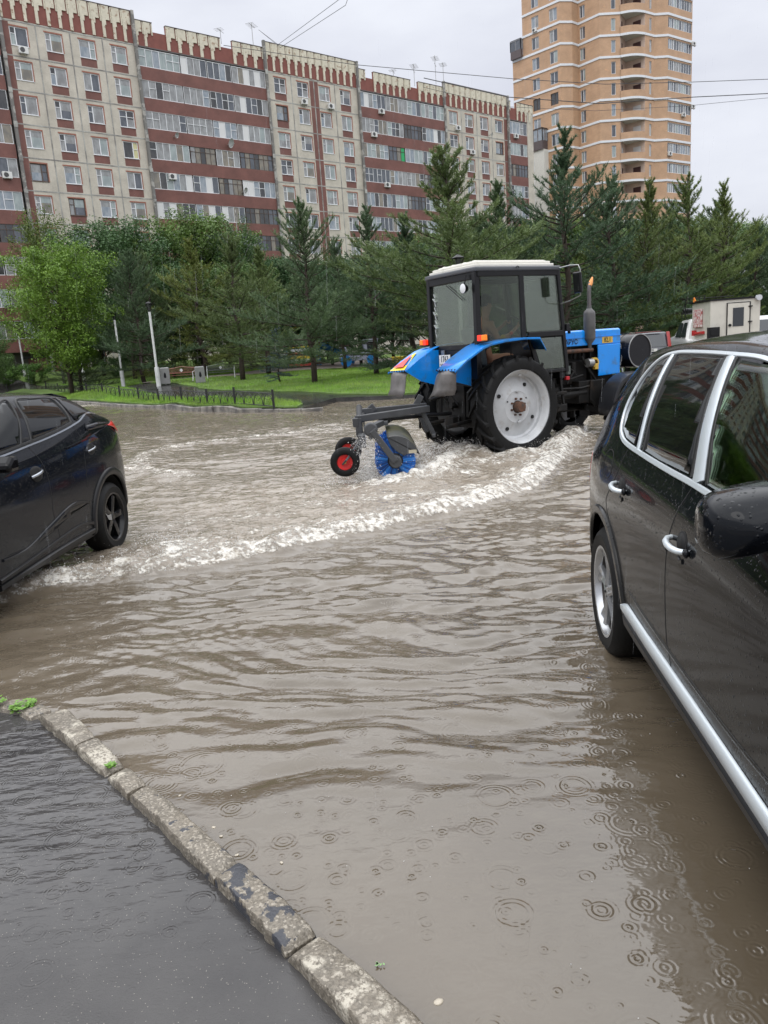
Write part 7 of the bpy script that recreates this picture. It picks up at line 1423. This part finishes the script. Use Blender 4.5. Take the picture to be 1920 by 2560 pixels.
def pine_mesh(seed, H, R, lo=.14, up=.5, needle=.15, dens=1., sp=False):
    r = np.random.default_rng(seed); tk = MB(); bend = [Vector((.12*math.sin(i*1.3+seed), .12*math.cos(i*1.1+seed*2), H*i/8)) for i in range(9)]; bend[0] = Vector((0, 0, 0))
    tk.tube(bend, [.16*(H/10)*(1-i/8.6)+.012 for i in range(9)], 9); Ps = []; Ds = []; Ts = []
    def tp(z): i = min(int(z/H*8), 7); return bend[i].lerp(bend[i+1], z/H*8-i)
    z = H*lo
    while z < H*.985:
        t = (z/H-lo)/(1-lo); prof = (1-t)**.85*(1-.2*math.exp(-t*9))*(.85+.3*math.sin(t*11+seed*2)) if not sp else (1-t)**.95; n = r.integers(4, 7) if t < .9 else r.integers(3, 5); a0 = r.uniform(0, 6.28)
        for i in range(n):
            a = a0+6.28*i/n+r.normal(0, .18); L = max(.28, R*prof*r.uniform(.55, 1.2)); el = (-.05+.75*t**1.3)*up*2+r.normal(0, .08) if not sp else -.12+.3*t; o = tp(min(z+r.normal(0, .12), H*.98)); pts = [o]; d = Vector((math.cos(a)*math.cos(el), math.sin(a)*math.cos(el), math.sin(el))); ns = max(3, int(L/.35)); curve = .10+.25*t
            for j in range(ns):
                d = (d+Vector((r.normal(0, .05), r.normal(0, .05), curve/ns*(2.2 if not sp else .6)))).normalized(); pts.append(pts[-1]+d*(L/ns))
            tk.tube(pts, [max(.005, (.018+.010*L)*(H/10)*(1-j/(ns+.6))) for j in range(ns+1)], 5)
            for j in range(ns+1):
                f = j/ns
                if f < .22 and t < .75: continue
                p = pts[j]; dd = (pts[min(j+1, ns)]-pts[max(j-1, 0)]).normalized(); m = int(round((4.6 if not sp else 4.2)*dens*(.6+.6*L/R)))
                for q in range(m+1):
                    sd = 1 if q % 2 else -1; tl = L*.34*(1-f*.55)*r.uniform(.3, 1.15); th = sd*r.uniform(.5, 1.15); td = Vector((dd.x*math.cos(th)-dd.y*math.sin(th), dd.x*math.sin(th)+dd.y*math.cos(th), dd.z+r.normal(.12, .2))).normalized()
                    st = p+dd*r.uniform(-.2, .2); kk = max(1, int(tl/.16))
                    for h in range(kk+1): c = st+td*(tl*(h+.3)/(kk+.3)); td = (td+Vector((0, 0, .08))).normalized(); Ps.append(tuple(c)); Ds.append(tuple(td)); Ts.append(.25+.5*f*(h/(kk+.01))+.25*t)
            Ps.append(tuple(pts[-1])); Ds.append(tuple(d)); Ts.append(.9)
        z += (.36+.16*r.random())*(H/10)*(1.15-.4*t) if not sp else .26
    top = tp(H*.985)
    for j in range(7): Ps.append((top.x, top.y, H*(.93+.012*j))); Ds.append((r.normal(0, .1), r.normal(0, .1), 1)); Ts.append(.9)
    V, T = tufts(np.array(Ps), np.array(Ds), r, 9, needle, .0135, .5, np.array(Ts)); crown = mkmesh('crown', V, np.arange(len(V)).reshape(-1, 3), []); setattr_tint(crown, T); trunk = mkmesh('trunk', tk.v, tk.f, m_bark, smooth=180); print('pine', len(V)//3)
    return trunk, crown
def leafy_mesh(seed, H, R, n, leaf, base=.28, droop=0, nb=26, bark=None, trunkr=.14):
    r = np.random.default_rng(seed); tk = MB(); tk.tube([(0, 0, 0), (.05, .03, H*.3), (-.04, .02, H*.6), (0, 0, H*.95)], [trunkr, trunkr*.75, trunkr*.45, .02], 9); C = []; S = []
    for i in range(nb):
        t = (i+.5)/nb; z0 = H*(base*.7+(1-base)*.8*t); a = i*2.4+r.normal(0, .3); rr = R*math.sin(PI*(.18+.74*t))**.75*r.uniform(.55, 1.05); z1 = min(z0+H*.12+rr*.35, H*.97); e = Vector((math.cos(a)*rr, math.sin(a)*rr, z1)); tk.tube([(0, 0, z0), tuple(e*.5+Vector((0, 0, z0*.5+.1))), tuple(e)], [trunkr*.4*(1-t*.6), trunkr*.22, .01], 5)
        for q in (.45, .7, .9, 1.05): c = Vector((0, 0, z0)).lerp(e, q); C.append((c.x, c.y, c.z)); S.append(R*.20*(.6+.5*r.random())*(1 if q > .6 else .75))
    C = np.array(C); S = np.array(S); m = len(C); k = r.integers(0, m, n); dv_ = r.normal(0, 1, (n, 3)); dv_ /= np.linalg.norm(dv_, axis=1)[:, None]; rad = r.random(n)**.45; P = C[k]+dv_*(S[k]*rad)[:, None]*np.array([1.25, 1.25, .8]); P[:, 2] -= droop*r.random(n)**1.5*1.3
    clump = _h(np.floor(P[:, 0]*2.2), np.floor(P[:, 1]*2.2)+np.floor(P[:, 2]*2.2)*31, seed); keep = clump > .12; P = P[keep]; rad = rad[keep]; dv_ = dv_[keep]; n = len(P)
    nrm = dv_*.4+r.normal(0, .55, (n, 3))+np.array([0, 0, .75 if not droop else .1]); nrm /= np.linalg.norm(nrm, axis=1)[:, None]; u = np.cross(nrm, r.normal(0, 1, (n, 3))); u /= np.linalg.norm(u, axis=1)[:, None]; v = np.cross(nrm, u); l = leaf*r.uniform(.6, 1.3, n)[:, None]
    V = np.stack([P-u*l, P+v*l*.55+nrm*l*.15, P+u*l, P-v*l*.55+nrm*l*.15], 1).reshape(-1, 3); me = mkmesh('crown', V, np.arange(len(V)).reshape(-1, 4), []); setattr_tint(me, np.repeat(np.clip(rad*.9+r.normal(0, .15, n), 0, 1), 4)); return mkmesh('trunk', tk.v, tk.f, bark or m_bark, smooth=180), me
PV = [pine_mesh(1, 10, 4.3, .10), pine_mesh(2, 10, 4.0, .14), pine_mesh(3, 10, 4.5, .12), pine_mesh(4, 10, 3.8, .10, .6), pine_mesh(5, 10, 4.9, .12, .42, .17, 1.0)]
SV = pine_mesh(9, 5, 1.7, .12, needle=.09, sp=True, dens=.9)
def crown_with(cm, m): c = cm.copy(); c.materials.clear(); c.materials.append(m); return c
CR = {}
def tree(name, var, crown_mat, x, y, s, label, cat='tree', group=None, rz=None, sxy=1., key=None):
    e = empty(name, (x, y, tzf(x, y)-.05), rz if rz is not None else rnd.uniform(0, 6.28), label, cat, group); e.scale = (s*sxy, s*sxy, s); k = (id(var[1]), crown_mat.name)
    if k not in CR: CR[k] = crown_with(var[1], crown_mat)
    link('trunk', var[0], e); link('crown', CR[k], e); return e
def px(x, D): return (x-960)/1920*D     # bearing at ground level -> position, only used while laying out the rows
# (bearing px, distance, height, variant, width)
G1 = 'pines along the lawn'
for (bx, D, h, v, w_, mt, lb) in (
    (1157, 37, 10.2, 4, 1.35, m_pine, 'tallest broad pine rising directly behind the tractor cab'),
    (1435, 42, 11.9, 0, 1.1, m_pine, 'tall pine whose spire stands in front of the tower left side'),
    (812, 38, 8.5, 2, 1.05, m_pine, 'broad dark trunked pine in the middle of the lawn, left of the tractor'),
    (965, 43, 8.8, 1, 1.0, m_pine, 'slim pine with a bare lower trunk just left of the tractor'),
    (637, 46, 8.2, 1, 1.15, m_pineo, 'loose grey green pine right of the benches'),
    (395, 51, 8.4, 2, 1.05, m_pine, 'dense bluish pine behind the two white lamp posts'),
    (545, 55, 9.3, 0, 1.2, m_pineo, 'olive tinged pine behind the benches'),
    (240, 52, 6.2, 3, 1.2, m_pine, 'small dark pine under the bright maple'),
    (1285, 44, 9.9, 3, 1.3, m_pine, 'pine filling the gap between the two tallest spires'),
    (1055, 46, 8.8, 0, 1.3, m_pine, 'pine partly hidden behind the tractor cab rear corner'),
    (1546, 46, 10.2, 2, 1.15, m_pine, 'pine in front of the tower balconies'),
    (1632, 48, 10.3, 3, 1.15, m_pineo, 'yellowish spired pine below the tower right bay'),
    (1732, 50, 10.7, 1, 1.1, m_pine, 'pine at the right corner of the tower'),
    (1817, 52, 10.5, 0, 1.0, m_pine, 'thin topped pine against the sky right of the tower'),
    (1895, 54, 8.4, 2, 1.0, m_pine, 'pine at the right edge above the white vehicles'),
    (1500, 52, 9.6, 1, 1.2, m_pine, 'lower pine tucked behind the spire pine'),
    (1690, 56, 10.2, 4, 1.0, m_pine, 'wide pine in the back row above the pickup'),
    (1800, 58, 10.4, 2, 1.2, m_pine, 'back row pine between the two right spires'),
    (1990, 60, 11.0, 4, 1.0, m_pine, 'back row pine at the far right'),
    (1380, 54, 9.6, 2, 1.2, m_pine, 'back row pine behind the exhaust stack'),
    (1230, 55, 10.0, 4, 1.0, m_pine, 'wide back row pine behind the cab'),
    (700, 52, 8.2, 3, 1.3, m_pine, 'shaded pine behind the broad middle pine'),
    (890, 56, 9.0, 4, .9, m_pine, 'wide pine behind the slim one'),
    (430, 57, 9.0, 4, .9, m_pineo, 'olive pine in the back row left of the benches'),
    (2080, 52, 11, 1, 1.1, m_pine, 'pine just beyond the right edge')):
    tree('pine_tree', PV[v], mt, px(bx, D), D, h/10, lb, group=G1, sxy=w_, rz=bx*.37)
tree('spruce_tree', SV, m_spr, px(728, 42), 42, .58, 'small blue spruce with low branches left of the middle pine')
MV = leafy_mesh(21, 8.6, 3.5, 52000, .062, base=.14, nb=44); LV = leafy_mesh(22, 9, 3.7, 46000, .07, base=.12, nb=44); BV = leafy_mesh(23, 11, 2.0, 17000, .06, base=.25, droop=1.0, nb=34, bark=m_birch, trunkr=.1)
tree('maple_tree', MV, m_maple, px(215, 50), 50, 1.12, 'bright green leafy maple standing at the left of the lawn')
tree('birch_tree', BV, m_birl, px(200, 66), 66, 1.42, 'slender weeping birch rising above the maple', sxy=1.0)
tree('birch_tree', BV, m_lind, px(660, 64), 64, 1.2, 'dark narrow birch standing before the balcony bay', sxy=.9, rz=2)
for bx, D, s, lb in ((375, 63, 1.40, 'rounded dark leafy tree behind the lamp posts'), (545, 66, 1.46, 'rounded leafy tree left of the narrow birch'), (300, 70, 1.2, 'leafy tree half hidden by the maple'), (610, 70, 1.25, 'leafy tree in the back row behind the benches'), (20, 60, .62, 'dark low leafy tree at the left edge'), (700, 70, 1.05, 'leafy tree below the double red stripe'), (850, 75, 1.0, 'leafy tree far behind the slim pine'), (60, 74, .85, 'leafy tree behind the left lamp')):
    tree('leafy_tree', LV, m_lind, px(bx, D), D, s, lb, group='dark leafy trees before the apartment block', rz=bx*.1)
for bx, D, s in ((640, 58, .9), (760, 64, 1.0), (860, 66, 1.0), (930, 62, .95), (470, 60, .95), (1100, 64, 1.15), (1200, 66, 1.25), (1290, 62, 1.15), (1390, 66, 1.25), (1480, 64, 1.2), (1570, 66, 1.2), (1660, 66, 1.2), (1750, 68, 1.2), (1840, 70, 1.15), (1940, 70, 1.1), (1010, 64, 1.05)):
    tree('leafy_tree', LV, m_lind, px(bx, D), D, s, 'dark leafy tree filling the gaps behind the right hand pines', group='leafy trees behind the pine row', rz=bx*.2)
# hedge in the far left and behind the vehicles
HV = leafy_mesh(31, 2.2, 2.0, 9000, .06, base=.05, nb=16, trunkr=.04)
for bx, D, s, lb in ((60, 68, .8, 'low shrub beside the left lamp post'), (130, 69, .8, 'low shrub in front of the red brick shed'), (240, 70, .9, 'low shrub right of the red brick shed'), (0, 66, .9, 'low shrub at the left edge'), (330, 66, .8, 'low shrub behind the pines'), (400, 68, 1.0, 'shrub behind the brown bench'), (520, 70, 1.0, 'shrub behind the grey bench')):
    tree('shrub', HV, m_maple if bx != 330 else m_lind, px(bx, D), D, s, lb, 'shrub', 'shrubs along the back of the lawn')
for i, (x, y) in enumerate(((24, 60), (29, 62), (34, 63), (20, 62), (15, 64), (39, 66))):
    tree('shrub', HV, m_lind, x, y, 1.6, 'dark shrub under the right row of pines', 'shrub', 'dark shrubs behind the parked vehicles')
# ------------------------------------------------------------------ park furniture
m_post = mat('lamp_post_grey', (.58, .59, .58), rough=.45, var=.12, vscale=5)
def lamp(x, y, h, rz, lb, bearing=None):
    e = empty('street_lamp', (x, y, tzf(x, y)), rz, lb, 'street lamp', 'park lamps with black lanterns'); MB().tube([(0, 0, -.1), (0, 0, 1.05)], .125, 14).tube([(0, 0, 1.05), (0, 0, h-.55)], .065, 12).box(-.06, .06, -.16, -.14, .5, .8).lathe([(.13, 0), (.13, .03), (.1, .05)], axis='z', n=16).build('post', [m_post], e, smooth=40)
    l = MB(); z = h-.55
    for i in range(4):
        a = PI/4+PI/2*i; l.beam((.04*math.cos(a), .04*math.sin(a), z), (.20*math.cos(a), .20*math.sin(a), z+.42), .02, .02)
    l.lathe([(.22, z+.42), (.24, z+.45), (.05, z+.55), (0, z+.56)], axis='z', n=4, M=Matrix.Rotation(PI/4, 4, 'Z')); l.lathe([(.06, z-.02), (.05, z+.04)], axis='z', n=10); l.build('lantern', [m_black], e)
    MB().lathe([(.035, z+.03), (.13, z+.40)], axis='z', n=8).build('lantern_glass', [mat('lantern_glass', (.05, .055, .06), rough=.1, alpha=.6)], e)
lamp(-12.16, 44, 4.6, .2, 'nearer of the two white park lamps behind the low fence'); lamp(-16.07, 50, 4.7, .3, 'farther of the two white park lamps behind the low fence'); lamp(-31.99, 72, 4.2, .1, 'slim grey park lamp standing alone at the left'); lamp(3.3, 29, 4.85, .4, 'park lamp whose black lantern shows over the tractor roof'); lamp(px(250, 64), 64, 5.2, .2, 'dim park lamp lost among the trees behind the maple')
m_wood = mat('bench_wood', (.19, .085, .055), rough=.5, var=.2, vscale=8); m_gwood = mat('bench_grey', (.09, .10, .09), rough=.5, var=.2, vscale=8)
def bench(x, y, rz, mw, lb):
    e = empty('park_bench', (x, y, tzf(x, y)+.03), rz, lb, 'bench', 'park benches by the path'); e.scale = (.86, .86, .86); b = MB()
    for i in range(4): b.box(-.95, .95, -.42+.11*i, -.42+.11*i+.09, .42, .455)
    b.build('seat', [mw], e); k = MB(); k.beam((-.95, .04, .60), (.95, .04, .60), .03, .08); k.tube([(-.95, .10, .88), (-.5, .10, .92), (0, .10, 1.0), (.5, .10, .92), (.95, .10, .88)], .035, 8); k.beam((-.93, .03, .55), (-.93, .10, .9), .03, .06); k.beam((.93, .03, .55), (.93, .10, .9), .03, .06)
    for i in range(15):
        a = -.9+i*.12
        for s in (-1, 1): k.beam((a+(0 if s > 0 else .17), .04, .62), (a+(.17 if s > 0 else 0), .09, .88), .012, .016)
    k.build('backrest', [mw], e); MB().lathe([(0, -.02), (.12, -.02), (.12, .0)], c=(0, .06, .76), n=4).build('medallion', [m_post], e)
    for s in (-1, 1): l = MB(); l.tube([(s*.95, -.55, 0), (s*.95, -.42, .35), (s*.95, -.45, .62), (s*.95, -.1, .66)], .028, 8); l.tube([(s*.95, .22, 0), (s*.95, .02, .45), (s*.95, .1, .9)], .028, 8); l.build('leg', [m_post], e)
bench(px(488, 45.5), 45.5, -.12, m_wood, 'brown bench with a lattice back and pale iron legs'); bench(px(585, 48), 48, .15, m_gwood, 'dark grey bench half hidden by a pine')
def bin_(x, y, lb):
    e = empty('litter_bin', (x, y, tzf(x, y)), .3, lb, 'bin', 'grey litter bins by the benches'); MB().box(-.26, .26, -.24, .24, .03, .92).build('casing', [mat('bin_grey', (.20, .20, .195), rough=.5, var=.15)], e, bevel=.02); MB().prism([(-.07, .42), (.0, .34), (.07, .42), (.05, .6), (0, .68), (-.05, .6)], -.252, -.243, 'y').build('leaf_cutout', [m_black], e); MB().box(-.22, .22, -.2, .2, .92, .95).build('lid', [m_post], e)
bin_(px(447, 44.5), 44.5, 'left litter bin beside the brown bench'); bin_(px(533, 44.5), 44.5, 'litter bin between the brown and the grey bench')
# low ornamental fence, one thing with posts and panels
fe = empty('iron_fence', (-5.23, 27, 0), 0, 'low black iron fence with arched panels on the grass strip behind the kerb', 'fence'); m_iron = mat('black_iron', (.012, .012, .012), rough=.5)
FX = [(r_*d_, d_) for r_, d_ in ((-.1323, 25.9), (-.1816, 27.7), (-.2169, 29.6), (-.2494, 32.3), (-.2788, 35.4), (-.304, 38.3), (-.3275, 41.2), (-.349, 44.8), (-.3689, 48.4), (-.388, 53.3), (-.405, 58), (-.42, 63))]
def fpanel(a, b, za, zb):
    mb = MB(); A = Vector((*a, za)); B_ = Vector((*b, zb)); d = B_-A; L = d.length
    def Q(t, z): p = A+d*t; return (p.x+5.23, p.y-27, p.z+z)
    for z in (.08, .50): mb.tube([Q(0, z), Q(1, z)], .018, 5)
    n = 4
    for i in range(n):
        t0 = (i+.0)/n; t1 = (i+1)/n; tm = (t0+t1)/2; hw = (t1-t0)/2
        mb.tube([Q(tm-hw*math.cos(q)*.9, .09+.38*math.sin(q)) for q in np.linspace(0, PI, 9)], .014, 4)
        mb.tube([Q(tm-hw*.95*math.cos(q), .49-.2*math.sin(q)) for q in np.linspace(0, PI, 7)], .006, 4); mb.tube([Q(t1-.001, .08), Q(t1-.001, .5)], .006, 4)
        for s in (-1, 1): mb.tube([Q(tm, .22), Q(tm+s*hw*.45, .34), Q(tm+s*hw*.3, .16), Q(tm, .12)], .006, 4)
    mb.build('fence_panel', [m_iron], fe)
zt_ = [tzf(*p) for p in FX]
for i in range(len(FX)-1): fpanel(FX[i], FX[i+1], zt_[i], zt_[i+1])
for (x, y), z in zip(FX, zt_): MB().box(x+5.23-.035, x+5.23+.035, y-27-.035, y-27+.035, z-.1, z+.62).box(x+5.23-.042, x+5.23+.042, y-27-.042, y-27+.042, z+.62, z+.64).build('post', [m_iron], fe)
# a shorter fence run at the far left
fe2 = empty('iron_fence', (-31, 66, 0), 0, 'far stretch of low black fence behind the left car roof', 'fence'); mb = MB()
for i in range(9):
    x = -1.2*i; y = .7*i; z = tzf(-31+x, 66+y); MB().box(x-.03, x+.03, y-.03, y+.03, z, z+.6).build('post', [m_iron], fe2)
    if i: mb.tube([(x+1.2, y-.7, z+.5), (x, y, z+.5)], .015, 5).tube([(x+1.2, y-.7, z+.1), (x, y, z+.1)], .015, 5)
    if i:
        for j in range(6): mb.tube([(x+1.2*j/6, y-.7*j/6, z+.1), (x+1.2*j/6, y-.7*j/6, z+.5)], .009, 4)
mb.build('fence_panel', [m_iron], fe2)
# red brick shed far left
x, y = px(130, 74), 74; z = tzf(x, y); sd = empty('brick_shed', (x, y, z), .1, 'low red brick shed glimpsed under the trees at the left', 'shed'); MB().box(-3.5, 4.5, 0, 3, -.5, 1.3).build('wall', [m_redt], sd); MB().box(-3.7, 4.7, -.2, 3.2, 1.3, 1.42).build('roof', [m_black], sd); MB().box(-2, -1, -.03, 0, -.4, 1.1).build('door', [m_fbr], sd)
# ------------------------------------------------------------------ playground beyond the pines
pg = lambda X_: px(X_, 68)
m_pb = mat('play_blue', (.02, .22, .60), rough=.4); m_py = mat('play_yellow', (.72, .50, .04), rough=.4); m_pr = mat('play_red', (.35, .04, .03), rough=.4); m_pw = mat('play_white', (.60, .61, .65), rough=.5); m_pp = mat('play_lilac', (.38, .38, .50), rough=.5)
def gz(x, y): return tzf(x, y)+.08
x, y = px(795, 66), 66; e = empty('play_tower', (x, y, gz(x, y)), .2, 'blue and yellow play tower with a white roof behind the middle pine', 'playground tower')
q = MB()
for sx in (-1, 1):
    for sy in (-1, 1): q.cyl((sx*1.1, sy*.9, 0), (sx*1.1, sy*.9, 4.6), .09, 10)
q.build('post', [m_pb], e); MB().box(-1.2, 1.2, -1, 1, 1.6, 1.75).box(-1.2, 1.2, -1, 1, 3.1, 3.2).build('deck', [m_py], e); MB().box(-1.1, -.1, -.95, -.9, 1.75, 2.6).box(.2, 1.1, -.95, -.9, 3.2, 3.9).build('panel', [m_py], e); MB().lathe([(1.9, 4.5), (1.2, 5.1), (0, 5.9)], axis='z', n=4, M=Matrix.Rotation(PI/4, 4, 'Z')).build('roof', [m_pw], e); MB().tube([(1.1, 0, 1.7), (2.2, -.3, 1.4), (3.2, -.8, .6), (4.0, -1.1, .2)], .35, 12).build('slide', [m_pb], e, smooth=60)
for i in range(6): MB().ball((-1.25, -.9+.3*i, 3.0), .1).build('ball', [m_pb], e)
x, y = px(780, 62), 62; e = empty('play_rack', (x, y, gz(x, y)), .1, 'small climbing rack striped red, white and yellow', 'playground equipment'); q = MB()
for i in range(6): q.box(-.9, .9, -.1, .1, .15+.28*i, .36+.28*i, i % 3)
q.build('rung', [m_pr, m_pw, m_py], e); MB().cyl((-.95, 0, 0), (-.95, 0, 1.9), .05).cyl((.95, 0, 0), (.95, 0, 1.9), .05).build('post', [m_pb], e)
x, y = px(928, 60), 60; e = empty('play_train', (x, y, gz(x, y)), .08, 'lilac toy train with blue wheels on the playground', 'playground equipment'); MB().box(-1.6, 1.4, -.5, .5, .45, 1.05).box(.3, 1.4, -.5, .5, 1.05, 1.9).box(.2, 1.5, -.6, .6, 1.9, 1.98).cyl((-1.1, 0, 1.0), (-1.1, 0, 1.5), .12).build('body', [m_pp], e, bevel=.04); MB().box(.55, 1.15, -.52, -.5, 1.2, 1.7).build('window', [m_glassd], e)
for u in (-1.1, .9): MB().lathe([(.0, -.62), (.12, -.62), (.30, -.60), (.42, -.60), (.42, -.5)], c=(u, 0, .45), n=24).build('wheel', [m_pb], e)
for xx, cc, lb in ((1035, m_py, 'yellow sandbox edge peeking out left of the tractor fender'),):
    x, y = px(xx, 60), 60; o = MB().box(-.9, .9, -.5, .5, 0, .55).box(-1, 1, -.6, .6, .55, .62).build('play_box', [cc], bevel=.03); o.location = (x, y, gz(x, y)); tag(o, lb, 'playground equipment')
# parked cars glimpsed behind the trees
for bx, D, mtc, lb in ((690, 78, m_whitep, 'white car glimpsed through the pines beside the play tower'), (855, 80, m_whitep, 'pale car glimpsed above the toy train'), (640, 80, m_darkp, 'dark car glimpsed through the loose pine')):
    x, y = px(bx, D), D; e = empty('parked_car', (x, y, tzf(x, y)+.1), .2, lb, 'car'); extrude_side([(-2.1, .3), (-2.15, .85), (-1.7, .95), (-1.0, 1.42), (.6, 1.45), (1.3, .98), (2.1, .8), (2.15, .3)], lambda z: .88 if z < .95 else .88-.3*(z-.95), 'body', mtc, e, .08); wheels_simple(e, (-1.3, 1.3), .8, .33)
    for s in (-1, 1): MB().add([(-1.45, s*.885, .98), (1.0, s*.885, .98), (.55, s*.775, 1.36), (-.95, s*.775, 1.36)], [(0, 1, 2, 3)]).build('side_window', [m_glassd], e)
